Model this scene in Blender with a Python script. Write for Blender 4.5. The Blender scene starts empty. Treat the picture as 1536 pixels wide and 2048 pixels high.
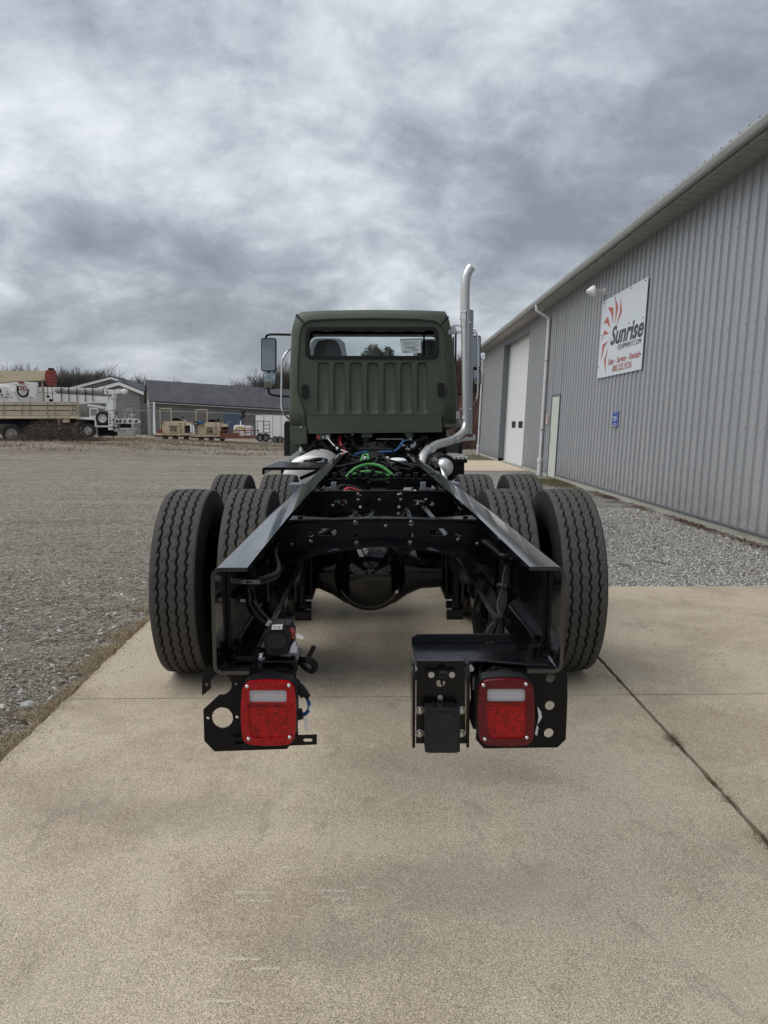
import bpy, bmesh, math, random
import numpy as np
from mathutils import Vector, Matrix
from mathutils.geometry import tessellate_polygon
random.seed(7); rng = np.random.default_rng(11)
S = bpy.context.scene; COL = S.collection
R = math.radians
# ------------------------------------------------------------------ camera
F_PX, CAM_H = 1550.0, 1.45
PITCH = math.atan(176 / F_PX)
cd = bpy.data.cameras.new('camera'); cam = bpy.data.objects.new('camera', cd); COL.objects.link(cam)
cam.location = (0, 0, CAM_H); cam.rotation_euler = (math.pi / 2 - PITCH, 0, 0)
cd.sensor_fit = 'HORIZONTAL'; cd.sensor_width = 36; cd.lens = F_PX / 1536 * 36
cd.clip_start = .05; cd.clip_end = 2000
S.camera = cam
S.render.resolution_x, S.render.resolution_y = 768, 1024
# ------------------------------------------------------------------ sky and sun
SUN_EL, SUN_AZ = R(56), R(-95)          # azimuth from +Y towards +X
w = bpy.data.worlds.new('World'); S.world = w; w.use_nodes = True
nt = w.node_tree; nt.nodes.clear()
def N(t, **k):
    n = nt.nodes.new(t)
    for a, b in k.items(): setattr(n, a, b)
    return n
out = N('ShaderNodeOutputWorld'); mix = N('ShaderNodeMixShader'); mix.inputs[0].default_value = .9
b1 = N('ShaderNodeBackground'); b1.inputs[1].default_value = .09
sky = N('ShaderNodeTexSky', sky_type='NISHITA'); sky.sun_disc = False; sky.sun_elevation = SUN_EL; sky.sun_rotation = SUN_AZ
sky.air_density = 1.5; sky.dust_density = 2
nt.links.new(sky.outputs[0], b1.inputs[0])
b2 = N('ShaderNodeBackground'); b2.inputs[1].default_value = 1.0
tc = N('ShaderNodeTexCoord'); sp = N('ShaderNodeSeparateXYZ'); nt.links.new(tc.outputs['Generated'], sp.inputs[0])
def MA(op, a, b=None, c=None, clamp=False):
    n = N('ShaderNodeMath', operation=op, use_clamp=clamp)
    for i, x in enumerate((a, b, c)):
        if x is None: continue
        if isinstance(x, (int, float)): n.inputs[i].default_value = x
        else: nt.links.new(x, n.inputs[i])
    return n.outputs[0]
zc = MA('MAXIMUM', sp.outputs[2], 0.0); den = MA('ADD', zc, .42)
cx = MA('DIVIDE', sp.outputs[0], den); cy = MA('DIVIDE', sp.outputs[1], den)
cb = N('ShaderNodeCombineXYZ'); nt.links.new(cx, cb.inputs[0]); nt.links.new(cy, cb.inputs[1]); cb.inputs[2].default_value = 3.7
def wnoise(scale, det, rough, dist, sx=1, sy=1, off=0):
    mp = N('ShaderNodeMapping'); mp.inputs['Scale'].default_value = (sx, sy, 1); mp.inputs['Location'].default_value = (off + 28.53 + 12.68, off * .6 + 17.1 + 7.6, 0)
    nt.links.new(cb.outputs[0], mp.inputs[0])
    n = N('ShaderNodeTexNoise'); n.inputs['Scale'].default_value = scale; n.inputs['Detail'].default_value = det
    n.inputs['Roughness'].default_value = rough; n.inputs['Distortion'].default_value = dist
    nt.links.new(mp.outputs[0], n.inputs['Vector']); return n.outputs[0]
n1 = wnoise(2.5, 12, .60, .25, .95, .95, 4.3); n2 = wnoise(1.2, 3, .5, .1, .8, 1.0, 9.1); n3 = wnoise(8.5, 9, .62, .3, 1.0, .9, 2.2)
s_ = MA('ADD', MA('MULTIPLY', n1, .52), MA('ADD', MA('MULTIPLY', n2, .34), MA('MULTIPLY', n3, .20)))
rp = N('ShaderNodeValToRGB'); nt.links.new(s_, rp.inputs[0])
e = rp.color_ramp.elements
e[0].position = .40; e[0].color = (.160, .176, .205, 1); e[1].position = .64; e[1].color = (.58, .605, .625, 1)
for ps, cc in ((.455, (.205, .225, .26, 1)), (.497, (.27, .294, .333, 1)), (.537, (.355, .383, .42, 1)), (.582, (.46, .487, .515, 1))):
    q = e.new(ps); q.color = cc
# near the horizon the cloud deck thins to an even blue grey
hz = N('ShaderNodeMixRGB'); hz.inputs[2].default_value = (.25, .285, .345, 1)
hf = MA('MULTIPLY', MA('SUBTRACT', 1.0, MA('DIVIDE', zc, .14), clamp=True), .55)
nt.links.new(hf, hz.inputs[0]); nt.links.new(rp.outputs[0], hz.inputs[1])
nt.links.new(hz.outputs[0], b2.inputs[0])
nt.links.new(b1.outputs[0], mix.inputs[1]); nt.links.new(b2.outputs[0], mix.inputs[2]); nt.links.new(mix.outputs[0], out.inputs[0])
sd = bpy.data.lights.new('sun', 'SUN'); sd.energy = 1.35; sd.angle = R(60); sd.color = (1, .96, .9)
sun = bpy.data.objects.new('sun', sd); COL.objects.link(sun)
dsun = Vector((math.sin(SUN_AZ) * math.cos(SUN_EL), math.cos(SUN_AZ) * math.cos(SUN_EL), math.sin(SUN_EL)))
sun.rotation_euler = dsun.to_track_quat('Z', 'Y').to_euler(); sun.location = (0, 0, 30)
S.view_settings.view_transform = 'Standard'; S.view_settings.look = 'None'
S.view_settings.exposure = 0.62; S.view_settings.gamma = 1
# ------------------------------------------------------------------ projection helpers (survey of the photograph)
_c, _s = math.cos(PITCH), math.sin(PITCH)
def ray(u, v):
    x = (u - 768) / F_PX; y = (1024 - v) / F_PX
    return Vector((x, _c + y * _s, -_s + y * _c))
def at_y(u, v, Y):
    d = ray(u, v); t = Y / d.y; return Vector((d.x * t, Y, CAM_H + d.z * t))
T_LOC = Vector((.011, 1.9, 0)); T_ROT = math.atan(25 / F_PX)
_ti = Matrix.Rotation(-T_ROT, 3, 'Z')
def tl(u, v, yl):                                    # truck frame, plane y = yl
    o = _ti @ (Vector((0, 0, CAM_H)) - T_LOC); d = _ti @ ray(u, v)
    t = (yl - o.y) / d.y; return o + d * t
# ------------------------------------------------------------------ object helpers
def tag(o, label=None, cat=None, group=None, kind=None):
    if label: o['label'] = label
    if cat: o['category'] = cat
    if group: o['group'] = group
    if kind: o['kind'] = kind
    return o
def empty(name, loc, label, cat, group=None, rot=(0, 0, 0)):
    o = bpy.data.objects.new(name, None); COL.objects.link(o); o.location = loc; o.rotation_euler = rot
    o.empty_display_size = .2
    return tag(o, label, cat, group)
def copy_tree(o, parent=None):
    c = o.copy(); COL.objects.link(c); c.parent = parent
    for ch in list(o.children): copy_tree(ch, c)
    return c
def smooth_path(pts, k=6):
    P = [Vector(p) for p in pts]
    if len(P) < 3: return P
    o = []
    for i in range(len(P) - 1):
        a = P[max(i - 1, 0)]; b = P[i]; c = P[i + 1]; d = P[min(i + 2, len(P) - 1)]
        for j in range(k):
            t = j / k
            o.append(.5 * ((2 * b) + (c - a) * t + (2 * a - 5 * b + 4 * c - d) * t * t + (3 * b - a - 3 * c + d) * t ** 3))
    o.append(P[-1]); return o
class MB:
    def __init__(s, off=(0, 0, 0)): s.v = []; s.f = []; s.off = Vector(off)
    def add(s, vs, fs):
        n = len(s.v); s.v += [tuple(Vector(p) - s.off) for p in vs]; s.f += [tuple(i + n for i in f) for f in fs]; return s
    def box(s, x0, x1, y0, y1, z0, z1):
        vs = [(x, y, z) for x in (x0, x1) for y in (y0, y1) for z in (z0, z1)]
        return s.add(vs, [(0, 1, 3, 2), (4, 6, 7, 5), (0, 4, 5, 1), (2, 3, 7, 6), (0, 2, 6, 4), (1, 5, 7, 3)])
    def obox(s, c, size, rot):
        m = rot.to_3x3() if hasattr(rot, 'to_3x3') else rot
        vs = [Vector(c) + m @ Vector((x * size[0] / 2, y * size[1] / 2, z * size[2] / 2)) for x in (-1, 1) for y in (-1, 1) for z in (-1, 1)]
        return s.add(vs, [(0, 1, 3, 2), (4, 6, 7, 5), (0, 4, 5, 1), (2, 3, 7, 6), (0, 2, 6, 4), (1, 5, 7, 3)])
    def beam(s, a, b, wd, ht=None):
        a = Vector(a); b = Vector(b); d = b - a; ht = ht or wd
        q = d.to_track_quat('Y', 'Z').to_matrix()
        return s.obox((a + b) / 2, (wd, d.length, ht), q)
    def cyl(s, a, b, r, r1=None, n=12, cap=True):
        return s.rings([(Vector(a), r), (Vector(b), r if r1 is None else r1)], n, cap)
    def rings(s, lst, n=12, cap=True):
        vs = []; fs = []
        L = len(lst)
        up = None
        for i, (p, r) in enumerate(lst):
            t = (lst[min(i + 1, L - 1)][0] - lst[max(i - 1, 0)][0]).normalized()
            if up is None:
                up = Vector((0, 0, 1)) if abs(t.z) < .9 else Vector((1, 0, 0))
            x = up.cross(t)
            if x.length < 1e-5: x = Vector((0, 1, 0)).cross(t)
            x.normalize(); y = t.cross(x); up = y
            for j in range(n):
                a = 2 * math.pi * j / n
                vs.append(p + x * (math.cos(a) * r) + y * (math.sin(a) * r))
        for i in range(L - 1):
            for j in range(n):
                k = (j + 1) % n
                fs.append((i * n + j, i * n + k, (i + 1) * n + k, (i + 1) * n + j))
        if cap: fs += [tuple(range(n))[::-1], tuple(range((L - 1) * n, L * n))]
        return s.add(vs, fs)
    def tube(s, pts, r, n=8, k=5, cap=True): return s.rings([(p, r) for p in smooth_path(pts, k)], n, cap)
    def lathe(s, c, ax, prof, n=32, cap=False):        # prof: (radius, distance along axis)
        c = Vector(c); ax = Vector(ax).normalized()
        u = ax.cross(Vector((0, 0, 1)) if abs(ax.z) < .9 else Vector((1, 0, 0))).normalized(); q = ax.cross(u)
        vs = []; fs = []
        for r, t in prof:
            for j in range(n):
                a = 2 * math.pi * j / n; vs.append(c + ax * t + u * (r * math.cos(a)) + q * (r * math.sin(a)))
        for i in range(len(prof) - 1):
            for j in range(n):
                k = (j + 1) % n; fs.append((i * n + j, i * n + k, (i + 1) * n + k, (i + 1) * n + j))
        if cap: fs += [tuple(range(n))[::-1], tuple(range((len(prof) - 1) * n, len(prof) * n))]
        return s.add(vs, fs)
    def prism(s, pts, fn, t0, t1, holes=()):           # 2-D outline with holes, fn(a, b, t) -> point
        loops = [list(pts)] + [list(h) for h in holes]
        tri = tessellate_polygon([[Vector((a, b, 0)) for a, b in l] for l in loops])
        flat = [p for l in loops for p in l]; n = len(flat)
        vs = [fn(a, b, t0) for a, b in flat] + [fn(a, b, t1) for a, b in flat]
        fs = [t for t in tri] + [tuple(i + n for i in t[::-1]) for t in tri]
        o = 0
        for l in loops:
            m = len(l)
            for i in range(m):
                j = (i + 1) % m; fs.append((o + i, o + j, o + j + n, o + i + n))
            o += m
        return s.add(vs, fs)
    def build(s, name, mat, parent=None, smooth=None, bevel=0, loc=(0, 0, 0), label=None):
        me = bpy.data.meshes.new(name); me.from_pydata(s.v, [], s.f)
        bm = bmesh.new(); bm.from_mesh(me); bmesh.ops.remove_doubles(bm, verts=bm.verts, dist=1e-6)
        bmesh.ops.recalc_face_normals(bm, faces=bm.faces); bm.to_mesh(me); bm.free()
        me.materials.append(mat)
        if smooth is not None:
            me.shade_smooth(); me.set_sharp_from_angle(angle=R(smooth))
        o = bpy.data.objects.new(name, me); COL.objects.link(o); o.parent = parent; o.location = loc
        if bevel:
            b = o.modifiers.new('bevel', 'BEVEL'); b.width = bevel; b.segments = 2; b.limit_method = 'ANGLE'; b.angle_limit = R(40)
        if label: o['label'] = label
        return o
def mesh_np(name, verts, faces, mat, parent=None, tone=None, smooth=False):
    verts = np.asarray(verts, np.float32); faces = np.asarray(faces, np.int32); k = faces.shape[1]
    me = bpy.data.meshes.new(name); me.vertices.add(len(verts)); me.vertices.foreach_set('co', verts.ravel())
    me.loops.add(faces.size); me.loops.foreach_set('vertex_index', faces.ravel())
    me.polygons.add(len(faces)); me.polygons.foreach_set('loop_start', np.arange(0, faces.size, k, dtype=np.int32))
    me.update(calc_edges=True)
    me.polygons.foreach_set('use_smooth', np.full(len(faces), smooth))
    if tone is not None:
        at = me.color_attributes.new('tone', 'FLOAT_COLOR', 'POINT')
        c = np.ones((len(verts), 4), np.float32); c[:, :3] = tone; at.data.foreach_set('color', c.ravel())
    me.materials.append(mat)
    o = bpy.data.objects.new(name, me); COL.objects.link(o); o.parent = parent; return o
def text_mesh(body, size, shear=0, bold=0, align='CENTER', sx=1):
    cu = bpy.data.curves.new('lettering', 'FONT'); cu.body = body; cu.size = size; cu.shear = shear; cu.offset = bold
    cu.extrude = .0012; cu.align_x = align; cu.resolution_u = 3
    o = bpy.data.objects.new('lettering', cu); COL.objects.link(o)
    bpy.context.view_layer.update()
    dg = bpy.context.evaluated_depsgraph_get(); me = bpy.data.meshes.new_from_object(o.evaluated_get(dg))
    bpy.data.objects.remove(o); me.name = 'lettering'
    me.transform(Matrix.Diagonal((sx, 1, 1, 1)))
    return me
def circ(cx, cz, r, n=20): return [(cx + r * math.cos(2 * math.pi * i / n), cz + r * math.sin(2 * math.pi * i / n)) for i in range(n)]
def rrect(x0, x1, y0, y1, r, n=5):
    o = []
    for cx, cy, a0 in ((x1 - r, y1 - r, 0), (x0 + r, y1 - r, 90), (x0 + r, y0 + r, 180), (x1 - r, y0 + r, 270)):
        for i in range(n + 1):
            a = R(a0 + 90 * i / n); o.append((cx + r * math.cos(a), cy + r * math.sin(a)))
    return o
# ------------------------------------------------------------------ materials
def new_mat(name):
    m = bpy.data.materials.new(name); m.use_nodes = True; t = m.node_tree
    return m, t, t.nodes['Principled BSDF']
class G:                                              # tiny node builder
    def __init__(s, t): s.t = t
    def n(s, ty, **k):
        q = s.t.nodes.new(ty)
        for a, b in k.items(): setattr(q, a, b)
        return q
    def l(s, a, b): s.t.links.new(a, b)
    def m(s, op, a, b=None, c=None, clamp=False):
        q = s.n('ShaderNodeMath', operation=op, use_clamp=clamp)
        for i, x in enumerate((a, b, c)):
            if x is None: continue
            if isinstance(x, (int, float)): q.inputs[i].default_value = x
            else: s.l(x, q.inputs[i])
        return q.outputs[0]
    def co(s, kind='Object', scale=(1, 1, 1), loc=(0, 0, 0), rot=(0, 0, 0)):
        a = s.n('ShaderNodeTexCoord'); b = s.n('ShaderNodeMapping'); b.inputs['Scale'].default_value = scale
        b.inputs['Location'].default_value = loc; b.inputs['Rotation'].default_value = rot
        s.l(a.outputs[kind], b.inputs[0]); return b.outputs[0]
    def noise(s, vec, scale, det=4, rough=.5, dist=0, out=0):
        q = s.n('ShaderNodeTexNoise'); q.inputs['Scale'].default_value = scale; q.inputs['Detail'].default_value = det
        q.inputs['Roughness'].default_value = rough; q.inputs['Distortion'].default_value = dist; s.l(vec, q.inputs['Vector']); return q.outputs[out]
    def vor(s, vec, scale, feature='F1', out='Distance', rnd=1):
        q = s.n('ShaderNodeTexVoronoi', feature=feature); q.inputs['Scale'].default_value = scale; q.inputs['Randomness'].default_value = rnd
        s.l(vec, q.inputs['Vector']); return q.outputs[out]
    def ramp(s, fac, stops):
        q = s.n('ShaderNodeValToRGB'); s.l(fac, q.inputs[0]); e = q.color_ramp.elements
        e[0].position, e[0].color = stops[0][0], (*stops[0][1], 1); e[1].position, e[1].color = stops[-1][0], (*stops[-1][1], 1)
        for p, c in stops[1:-1]: x = e.new(p); x.color = (*c, 1)
        return q.outputs[0]
    def mix(s, fac, a, b, ty='MIX'):
        q = s.n('ShaderNodeMixRGB', blend_type=ty)
        for i, x in enumerate((fac, a, b)):
            if isinstance(x, (int, float)): q.inputs[i].default_value = x
            elif isinstance(x, tuple): q.inputs[i].default_value = (*x, 1)
            else: s.l(x, q.inputs[i])
        return q.outputs[0]
    def step(s, x, a, b): 
        q = s.n('ShaderNodeMapRange'); q.interpolation_type = 'SMOOTHSTEP'; q.inputs[1].default_value = a; q.inputs[2].default_value = b
        s.l(x, q.inputs[0]); return q.outputs[0]
    def bump(s, h, bsdf, strength=.5, dist=.01, prev=None):
        q = s.n('ShaderNodeBump'); q.inputs['Strength'].default_value = strength; q.inputs['Distance'].default_value = dist
        s.l(h, q.inputs['Height'])
        if prev is not None: s.l(prev, q.inputs['Normal'])
        s.l(q.outputs[0], bsdf.inputs['Normal']); return q.outputs[0]
def mat(name, col, rough=.5, metal=0, var=.12, scale=5, rvar=.1, bump=0, bscale=80, spec=.5, coat=0, dirt=None, dirt_amt=0, dscale=3, stretch=(1, 1, 1)):
    m, t, b = new_mat(name); g = G(t); co = g.co(scale=stretch)
    n = g.noise(co, scale, 6, .6)
    f = g.m('MULTIPLY_ADD', n, var * 2, 1 - var)
    q = g.n('ShaderNodeVectorMath', operation='SCALE'); q.inputs[0].default_value = col; g.l(f, q.inputs['Scale'])
    c = q.outputs[0]
    if dirt:
        d = g.step(g.noise(co, dscale, 8, .7), .5, .72); c = g.mix(g.m('MULTIPLY', d, dirt_amt), c, dirt)
    g.l(c, b.inputs['Base Color']); b.inputs['Metallic'].default_value = metal
    r = g.m('MULTIPLY_ADD', g.noise(co, scale * 2.3, 4), rvar * 2, rough - rvar, clamp=True); g.l(r, b.inputs['Roughness'])
    b.inputs['Specular IOR Level'].default_value = spec
    if coat: b.inputs['Coat Weight'].default_value = coat; b.inputs['Coat Roughness'].default_value = .08
    if bump: g.bump(g.noise(co, bscale, 3), b, bump, .004)
    return m
def tone_mat(name, rough=.9, spec=.3, mult=(1, 1, 1)):
    m, t, b = new_mat(name); g = G(t); a = g.n('ShaderNodeAttribute'); a.attribute_name = 'tone'
    g.l(g.mix(1.0, a.outputs['Color'], mult, 'MULTIPLY'), b.inputs['Base Color'])
    b.inputs['Roughness'].default_value = rough; b.inputs['Specular IOR Level'].default_value = spec
    return m
M = {}
M['black'] = mat('gloss_black_paint', (.004, .004, .006), .18, var=.3, scale=9, rvar=.08, bump=.05, bscale=30, spec=.45, dirt=(.03, .028, .026), dirt_amt=.25)
M['satin'] = mat('satin_black_paint', (.002, .002, .003), .20, var=.3, scale=7, rvar=.12, bump=.12, bscale=60, spec=.28, dirt=(.03, .028, .025), dirt_amt=.3)
M['matte'] = mat('matte_black_metal', (.004, .004, .0045), .5, var=.3, bump=.2, spec=.22, dirt=(.03, .026, .022), dirt_amt=.3)
M['dark'] = mat('dark_underbody', (.007, .007, .008), .7, var=.5, bump=.3, spec=.2)
M['plastic'] = mat('black_plastic', (.009, .009, .010), .5, var=.15, bump=.1, bscale=200, spec=.3)
M['gplastic'] = mat('sensor_cover_plastic', (.012, .013, .016), .45, spec=.35, var=.15, bump=.1, bscale=200)
M['green'] = mat('olive_green_paint', (.064, .078, .054), .5, var=.06, scale=3, rvar=.06, bump=.06, bscale=120, spec=.4, dirt=(.06, .07, .055), dirt_amt=.15)
M['seam'] = mat('dark_seam_sealer', (.014, .017, .014), .6)
M['alu'] = mat('brushed_aluminium', (.62, .62, .61), .42, metal=1, var=.08, scale=12, rvar=.1, bump=.08, bscale=40)
M['alud'] = mat('dull_steel', (.42, .43, .44), .42, metal=1, var=.15, scale=9, rvar=.1, bump=.1)
M['chrome'] = mat('polished_metal', (.75, .76, .78), .14, metal=1, var=.05, rvar=.04)
M['tank'] = mat('polished_tank_aluminium', (.62, .62, .62), .5, metal=.6, var=.06, scale=3, rvar=.06)
M['zinc'] = mat('zinc_bolt', (.5, .5, .48), .35, metal=1, var=.2, scale=40)
M['greyp'] = mat('blue_grey_primer', (.16, .18, .21), .5, var=.12)
M['rust'] = mat('rusty_steel', (.12, .05, .03), .85, var=.4, scale=12, bump=.3)
M['white'] = mat('white_paint', (.84, .85, .85), .45, var=.05, scale=2, dirt=(.35, .33, .29), dirt_amt=.18, dscale=1.5)
M['whiteclean'] = mat('white_label', (.75, .76, .76), .5, var=.03)
M['redpaint'] = mat('faded_red_paint', (.25, .035, .03), .6, var=.2, dirt=(.12, .06, .05), dirt_amt=.4)
M['beige'] = mat('sand_beige_paint', (.60, .51, .36), .7, var=.1, scale=2, dirt=(.22, .15, .09), dirt_amt=.5, dscale=2.2)
M['beiged'] = mat('worn_sand_boards', (.48, .41, .31), .8, var=.18, scale=3, dirt=(.13, .09, .06), dirt_amt=.6, dscale=1.8)
M['trailer_red'] = mat('red_oxide_steel', (.20, .065, .05), .8, var=.25, scale=4, dirt=(.12, .08, .07), dirt_amt=.5)
M['wheelhub'] = mat('dusty_grey_rim', (.30, .29, .27), .7, var=.2)
M['rubber_far'] = mat('far_tyre_rubber', (.02, .02, .02), .85, var=.2)
M['dullbolt'] = mat('dull_bolt', (.12, .12, .12), .4, metal=1, var=.2)
M['redhose'] = mat('red_hose', (.35, .02, .03), .4); M['bluehose'] = mat('blue_hose', (.02, .10, .26), .4)
M['greenhose'] = mat('green_hose', (.04, .24, .04), .4, var=.05)
M['yellow'] = mat('yellow_hose', (.5, .36, .06), .6)
M['pvc'] = mat('white_pvc', (.66, .67, .68), .4, var=.05, dirt=(.4, .39, .36), dirt_amt=.3)
M['blockwall'] = None
def glass(name, tint, rough=.0):
    m, t, b = new_mat(name); b.inputs['Base Color'].default_value = (*tint, 1); b.inputs['Transmission Weight'].default_value = 1
    b.inputs['Roughness'].default_value = rough; b.inputs['IOR'].default_value = 1.02; b.inputs['Specular IOR Level'].default_value = .5
    return m
M['glass'] = glass('cab_glass', (.91, .955, .95)); M['film'] = None
def film():
    m, t, b = new_mat('clear_plastic_cover'); b.inputs['Base Color'].default_value = (.62, .65, .67, 1); b.inputs['Alpha'].default_value = .5
    b.inputs['Roughness'].default_value = .25; g = G(t); g.bump(g.noise(g.co(scale=(1, 1, .3)), 14, 4, .6, 1.5), b, 1, .03); return m
M['film'] = film()
def mirror():
    m, t, b = new_mat('mirror_glass'); b.inputs['Base Color'].default_value = (.24, .27, .28, 1); b.inputs['Metallic'].default_value = 1; b.inputs['Roughness'].default_value = .03; return m
M['mirror'] = mirror()
def lens(name, col, rough=.18, sc=260):
    m, t, b = new_mat(name); g = G(t); co = g.co()
    g.l(g.ramp(g.noise(co, 75, 4, .7), [(.35, tuple(c * .55 for c in col)), (.65, tuple(min(c * 1.2, 1) for c in col))]), b.inputs['Base Color'])
    b.inputs['Roughness'].default_value = rough; b.inputs['Coat Weight'].default_value = .15; b.inputs['Coat Roughness'].default_value = .06; b.inputs['Specular IOR Level'].default_value = .3
    b.inputs['Subsurface Weight'].default_value = 0
    g.bump(g.vor(co, sc), b, .25, .002); return m
M['lens'] = lens('red_lens', (.36, .003, .008)); M['lensdark'] = lens('dull_red_lens', (.12, .003, .008)); M['lensdeep'] = lens('red_led_field', (.36, .003, .005), .25, 160)
def clearlens():
    m, t, b = new_mat('ribbed_clear_lens'); g = G(t); co = g.co()
    wv = g.n('ShaderNodeTexWave'); wv.bands_direction = 'X'; wv.inputs['Scale'].default_value = 95; g.l(co, wv.inputs[0])
    w2 = g.n('ShaderNodeTexWave'); w2.bands_direction = 'Z'; w2.inputs['Scale'].default_value = 60; g.l(co, w2.inputs[0])
    f = g.m('MULTIPLY', wv.outputs[1], w2.outputs[1])
    g.l(g.ramp(f, [(0, (.34, .33, .36)), (.6, (.70, .69, .73))]), b.inputs['Base Color']); b.inputs['Roughness'].default_value = .15
    g.bump(f, b, .5, .002); return m
M['clear'] = clearlens()
# tyre rubber: worn grey tread, black flanks, groove floors coloured black for their shade
def tyre_mat():
    m, t, b = new_mat('tyre_rubber'); g = G(t); co = g.co()
    sp = g.n('ShaderNodeSeparateXYZ'); g.l(co, sp.inputs[0])
    r = g.m('POWER', g.m('ADD', g.m('POWER', sp.outputs[1], 2), g.m('POWER', sp.outputs[2], 2)), .5)
    tread = g.step(r, .5265, .5315)
    n = g.noise(co, 9, 8, .7); fine = g.noise(co, 220, 3, .6)
    dusty = g.mix(n, (.028, .027, .026), (.098, .093, .086)); dusty = g.mix(g.m('MULTIPLY', g.step(fine, .5, .72), .7), dusty, (.12, .112, .10))
    spk = g.step(g.vor(co, 48), .085, .04); dusty = g.mix(g.m('MULTIPLY', spk, .5), dusty, (.24, .22, .19))
    g.l(g.mix(tread, g.mix(n, (.007, .007, .008), (.016, .015, .015)), dusty), b.inputs['Base Color'])
    b.inputs['Roughness'].default_value = .78; b.inputs['Specular IOR Level'].default_value = .35
    g.bump(g.m('ADD', fine, g.noise(co, 45, 4, .7)), b, .7, .004); return m
M['tyre'] = tyre_mat()
# rail: black paint with beads of rain
def rail_mat():
    m, t, b = new_mat('wet_black_rail_paint'); g = G(t); co = g.co()
    sp = g.n('ShaderNodeSeparateXYZ'); g.l(co, sp.inputs[0])
    wet = g.step(sp.outputs[1], .6, 3.2)
    n = g.noise(co, 6, 6, .65)
    d = g.vor(co, 55); keep = g.step(g.noise(co, 7, 3), .52, .6)
    drop = g.m('MULTIPLY', g.step(d, .34, .22), g.m('MULTIPLY', keep, g.m('ADD', .25, g.m('MULTIPLY', wet, .9)), clamp=True))
    g.l(g.mix(n, (.005, .005, .007), (.012, .012, .014)), b.inputs['Base Color'])
    scr = g.noise(g.co(scale=(30, 1.2, 30)), 8, 4, .7)
    g.l(g.m('ADD', g.m('MULTIPLY', n, .10), g.m('ADD', g.m('MULTIPLY', scr, .05), g.m('MULTIPLY', wet, .22))), b.inputs['Roughness']); b.inputs['Coat Weight'].default_value = 1.0; b.inputs['Coat Roughness'].default_value = .07
    p = g.bump(scr, b, .12, .002); g.bump(drop, b, .9, .004, p); return m
M['rail'] = rail_mat()
# concrete
def concrete_mat(name='broomed_concrete', base=(.44, .378, .290)):
    m, t, b = new_mat(name); g = G(t); co = g.co()
    grain = g.noise(co, 480, 4, .8); g2 = g.noise(co, 170, 5, .8); cell = g.vor(co, 290)
    big = g.noise(co, .9, 7, .62, .4); mid = g.noise(co, 5.5, 7, .7)
    f = g.m('ADD', g.m('MULTIPLY', grain, .75), g.m('MULTIPLY', g2, .45)); f = g.m('ADD', f, g.m('MULTIPLY', cell, .35))
    c = g.ramp(f, [(.58, tuple(x * .05 for x in base)), (.69, tuple(x * .55 for x in base)), (.76, tuple(x * 1.2 for x in base)), (.88, tuple(min(x * 1.7, .85) for x in base))])
    craze = g.vor(g.co(rot=(0, 0, .4)), 130, 'DISTANCE_TO_EDGE'); c = g.mix(g.m('MULTIPLY', g.step(craze, .10, .02), g.m('MULTIPLY', g.step(g2, .42, .6), .75)), c, (.10, .085, .065))
    c = g.mix(g.m('MULTIPLY', g.step(big, .44, .64), .62), c, (.63, .60, .58), 'MULTIPLY'); c = g.mix(g.m('MULTIPLY', g.step(big, .50, .36), .35), c, (.50, .44, .34))
    c = g.mix(g.m('MULTIPLY', g.step(mid, .5, .75), .30), c, (.66, .60, .50), 'MULTIPLY')
    # old damp stains on the near slab
    sv = g.n('ShaderNodeSeparateXYZ'); g.l(co, sv.inputs[0])
    for sx, sy, rx, ry, am in ((.24, 2.30, .42, .20, .30), (-.10, 2.02, .30, .12, .25), (-.75, 2.75, .45, .16, .22), (.1, 3.15, .7, .25, .15)):
        dd = g.m('POWER', g.m('ADD', g.m('POWER', g.m('DIVIDE', g.m('SUBTRACT', sv.outputs[0], sx), rx), 2), g.m('POWER', g.m('DIVIDE', g.m('SUBTRACT', sv.outputs[1], sy), ry), 2)), .5)
        dd = g.m('ADD', dd, g.m('MULTIPLY', g.m('SUBTRACT', mid, .5), 2.6)); c = g.mix(g.m('MULTIPLY', g.step(dd, 1.25, .35), am), c, (.14, .125, .105))
    # broom strokes and old tyre scuffs
    br = g.noise(g.co(scale=(260, 3, 1)), 1, 2, .5); brx = g.noise(g.co(scale=(2.2, 170, 1)), 1, 3, .55)
    c = g.mix(g.m('MULTIPLY', g.step(g.m('MULTIPLY', br, g.noise(co, 1.3, 3)), .30, .42), .22), c, (.2, .19, .17))
    c = g.mix(g.m('MULTIPLY', g.step(brx, .60, .78), g.m('MULTIPLY', g.step(mid, .42, .62), .28)), c, (.72, .68, .58))
    dark = g.step(g.noise(co, 2.1, 6, .7, .8), .60, .74); c = g.mix(g.m('MULTIPLY', dark, .45), c, (.17, .155, .13)); c = g.mix(g.m('MULTIPLY', g.step(g.noise(co, 11, 5, .75), .56, .72), .25), c, (.16, .145, .12)); c = g.mix(g.m('MULTIPLY', g.step(g.noise(co, 3.4, 8, .85, 1.2), .57, .66), .38), c, (.60, .54, .43)); c = g.mix(g.m('MULTIPLY', g.step(g.noise(g.co(scale=(1.6, .5, 1)), 2.4, 8, .8, .6), .56, .66), .32), c, (.15, .14, .125))
    pit = g.step(g.vor(co, 9), .030, .012); c = g.mix(g.m('MULTIPLY', pit, .8), c, (.07, .06, .05))
    g.l(c, b.inputs['Base Color']); b.inputs['Roughness'].default_value = .88; b.inputs['Specular IOR Level'].default_value = .3
    h = g.m('ADD', g.m('MULTIPLY', grain, .7), g.m('MULTIPLY', br, .35)); g.bump(h, b, .55, .0035); return m
M['concrete'] = concrete_mat()
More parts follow.
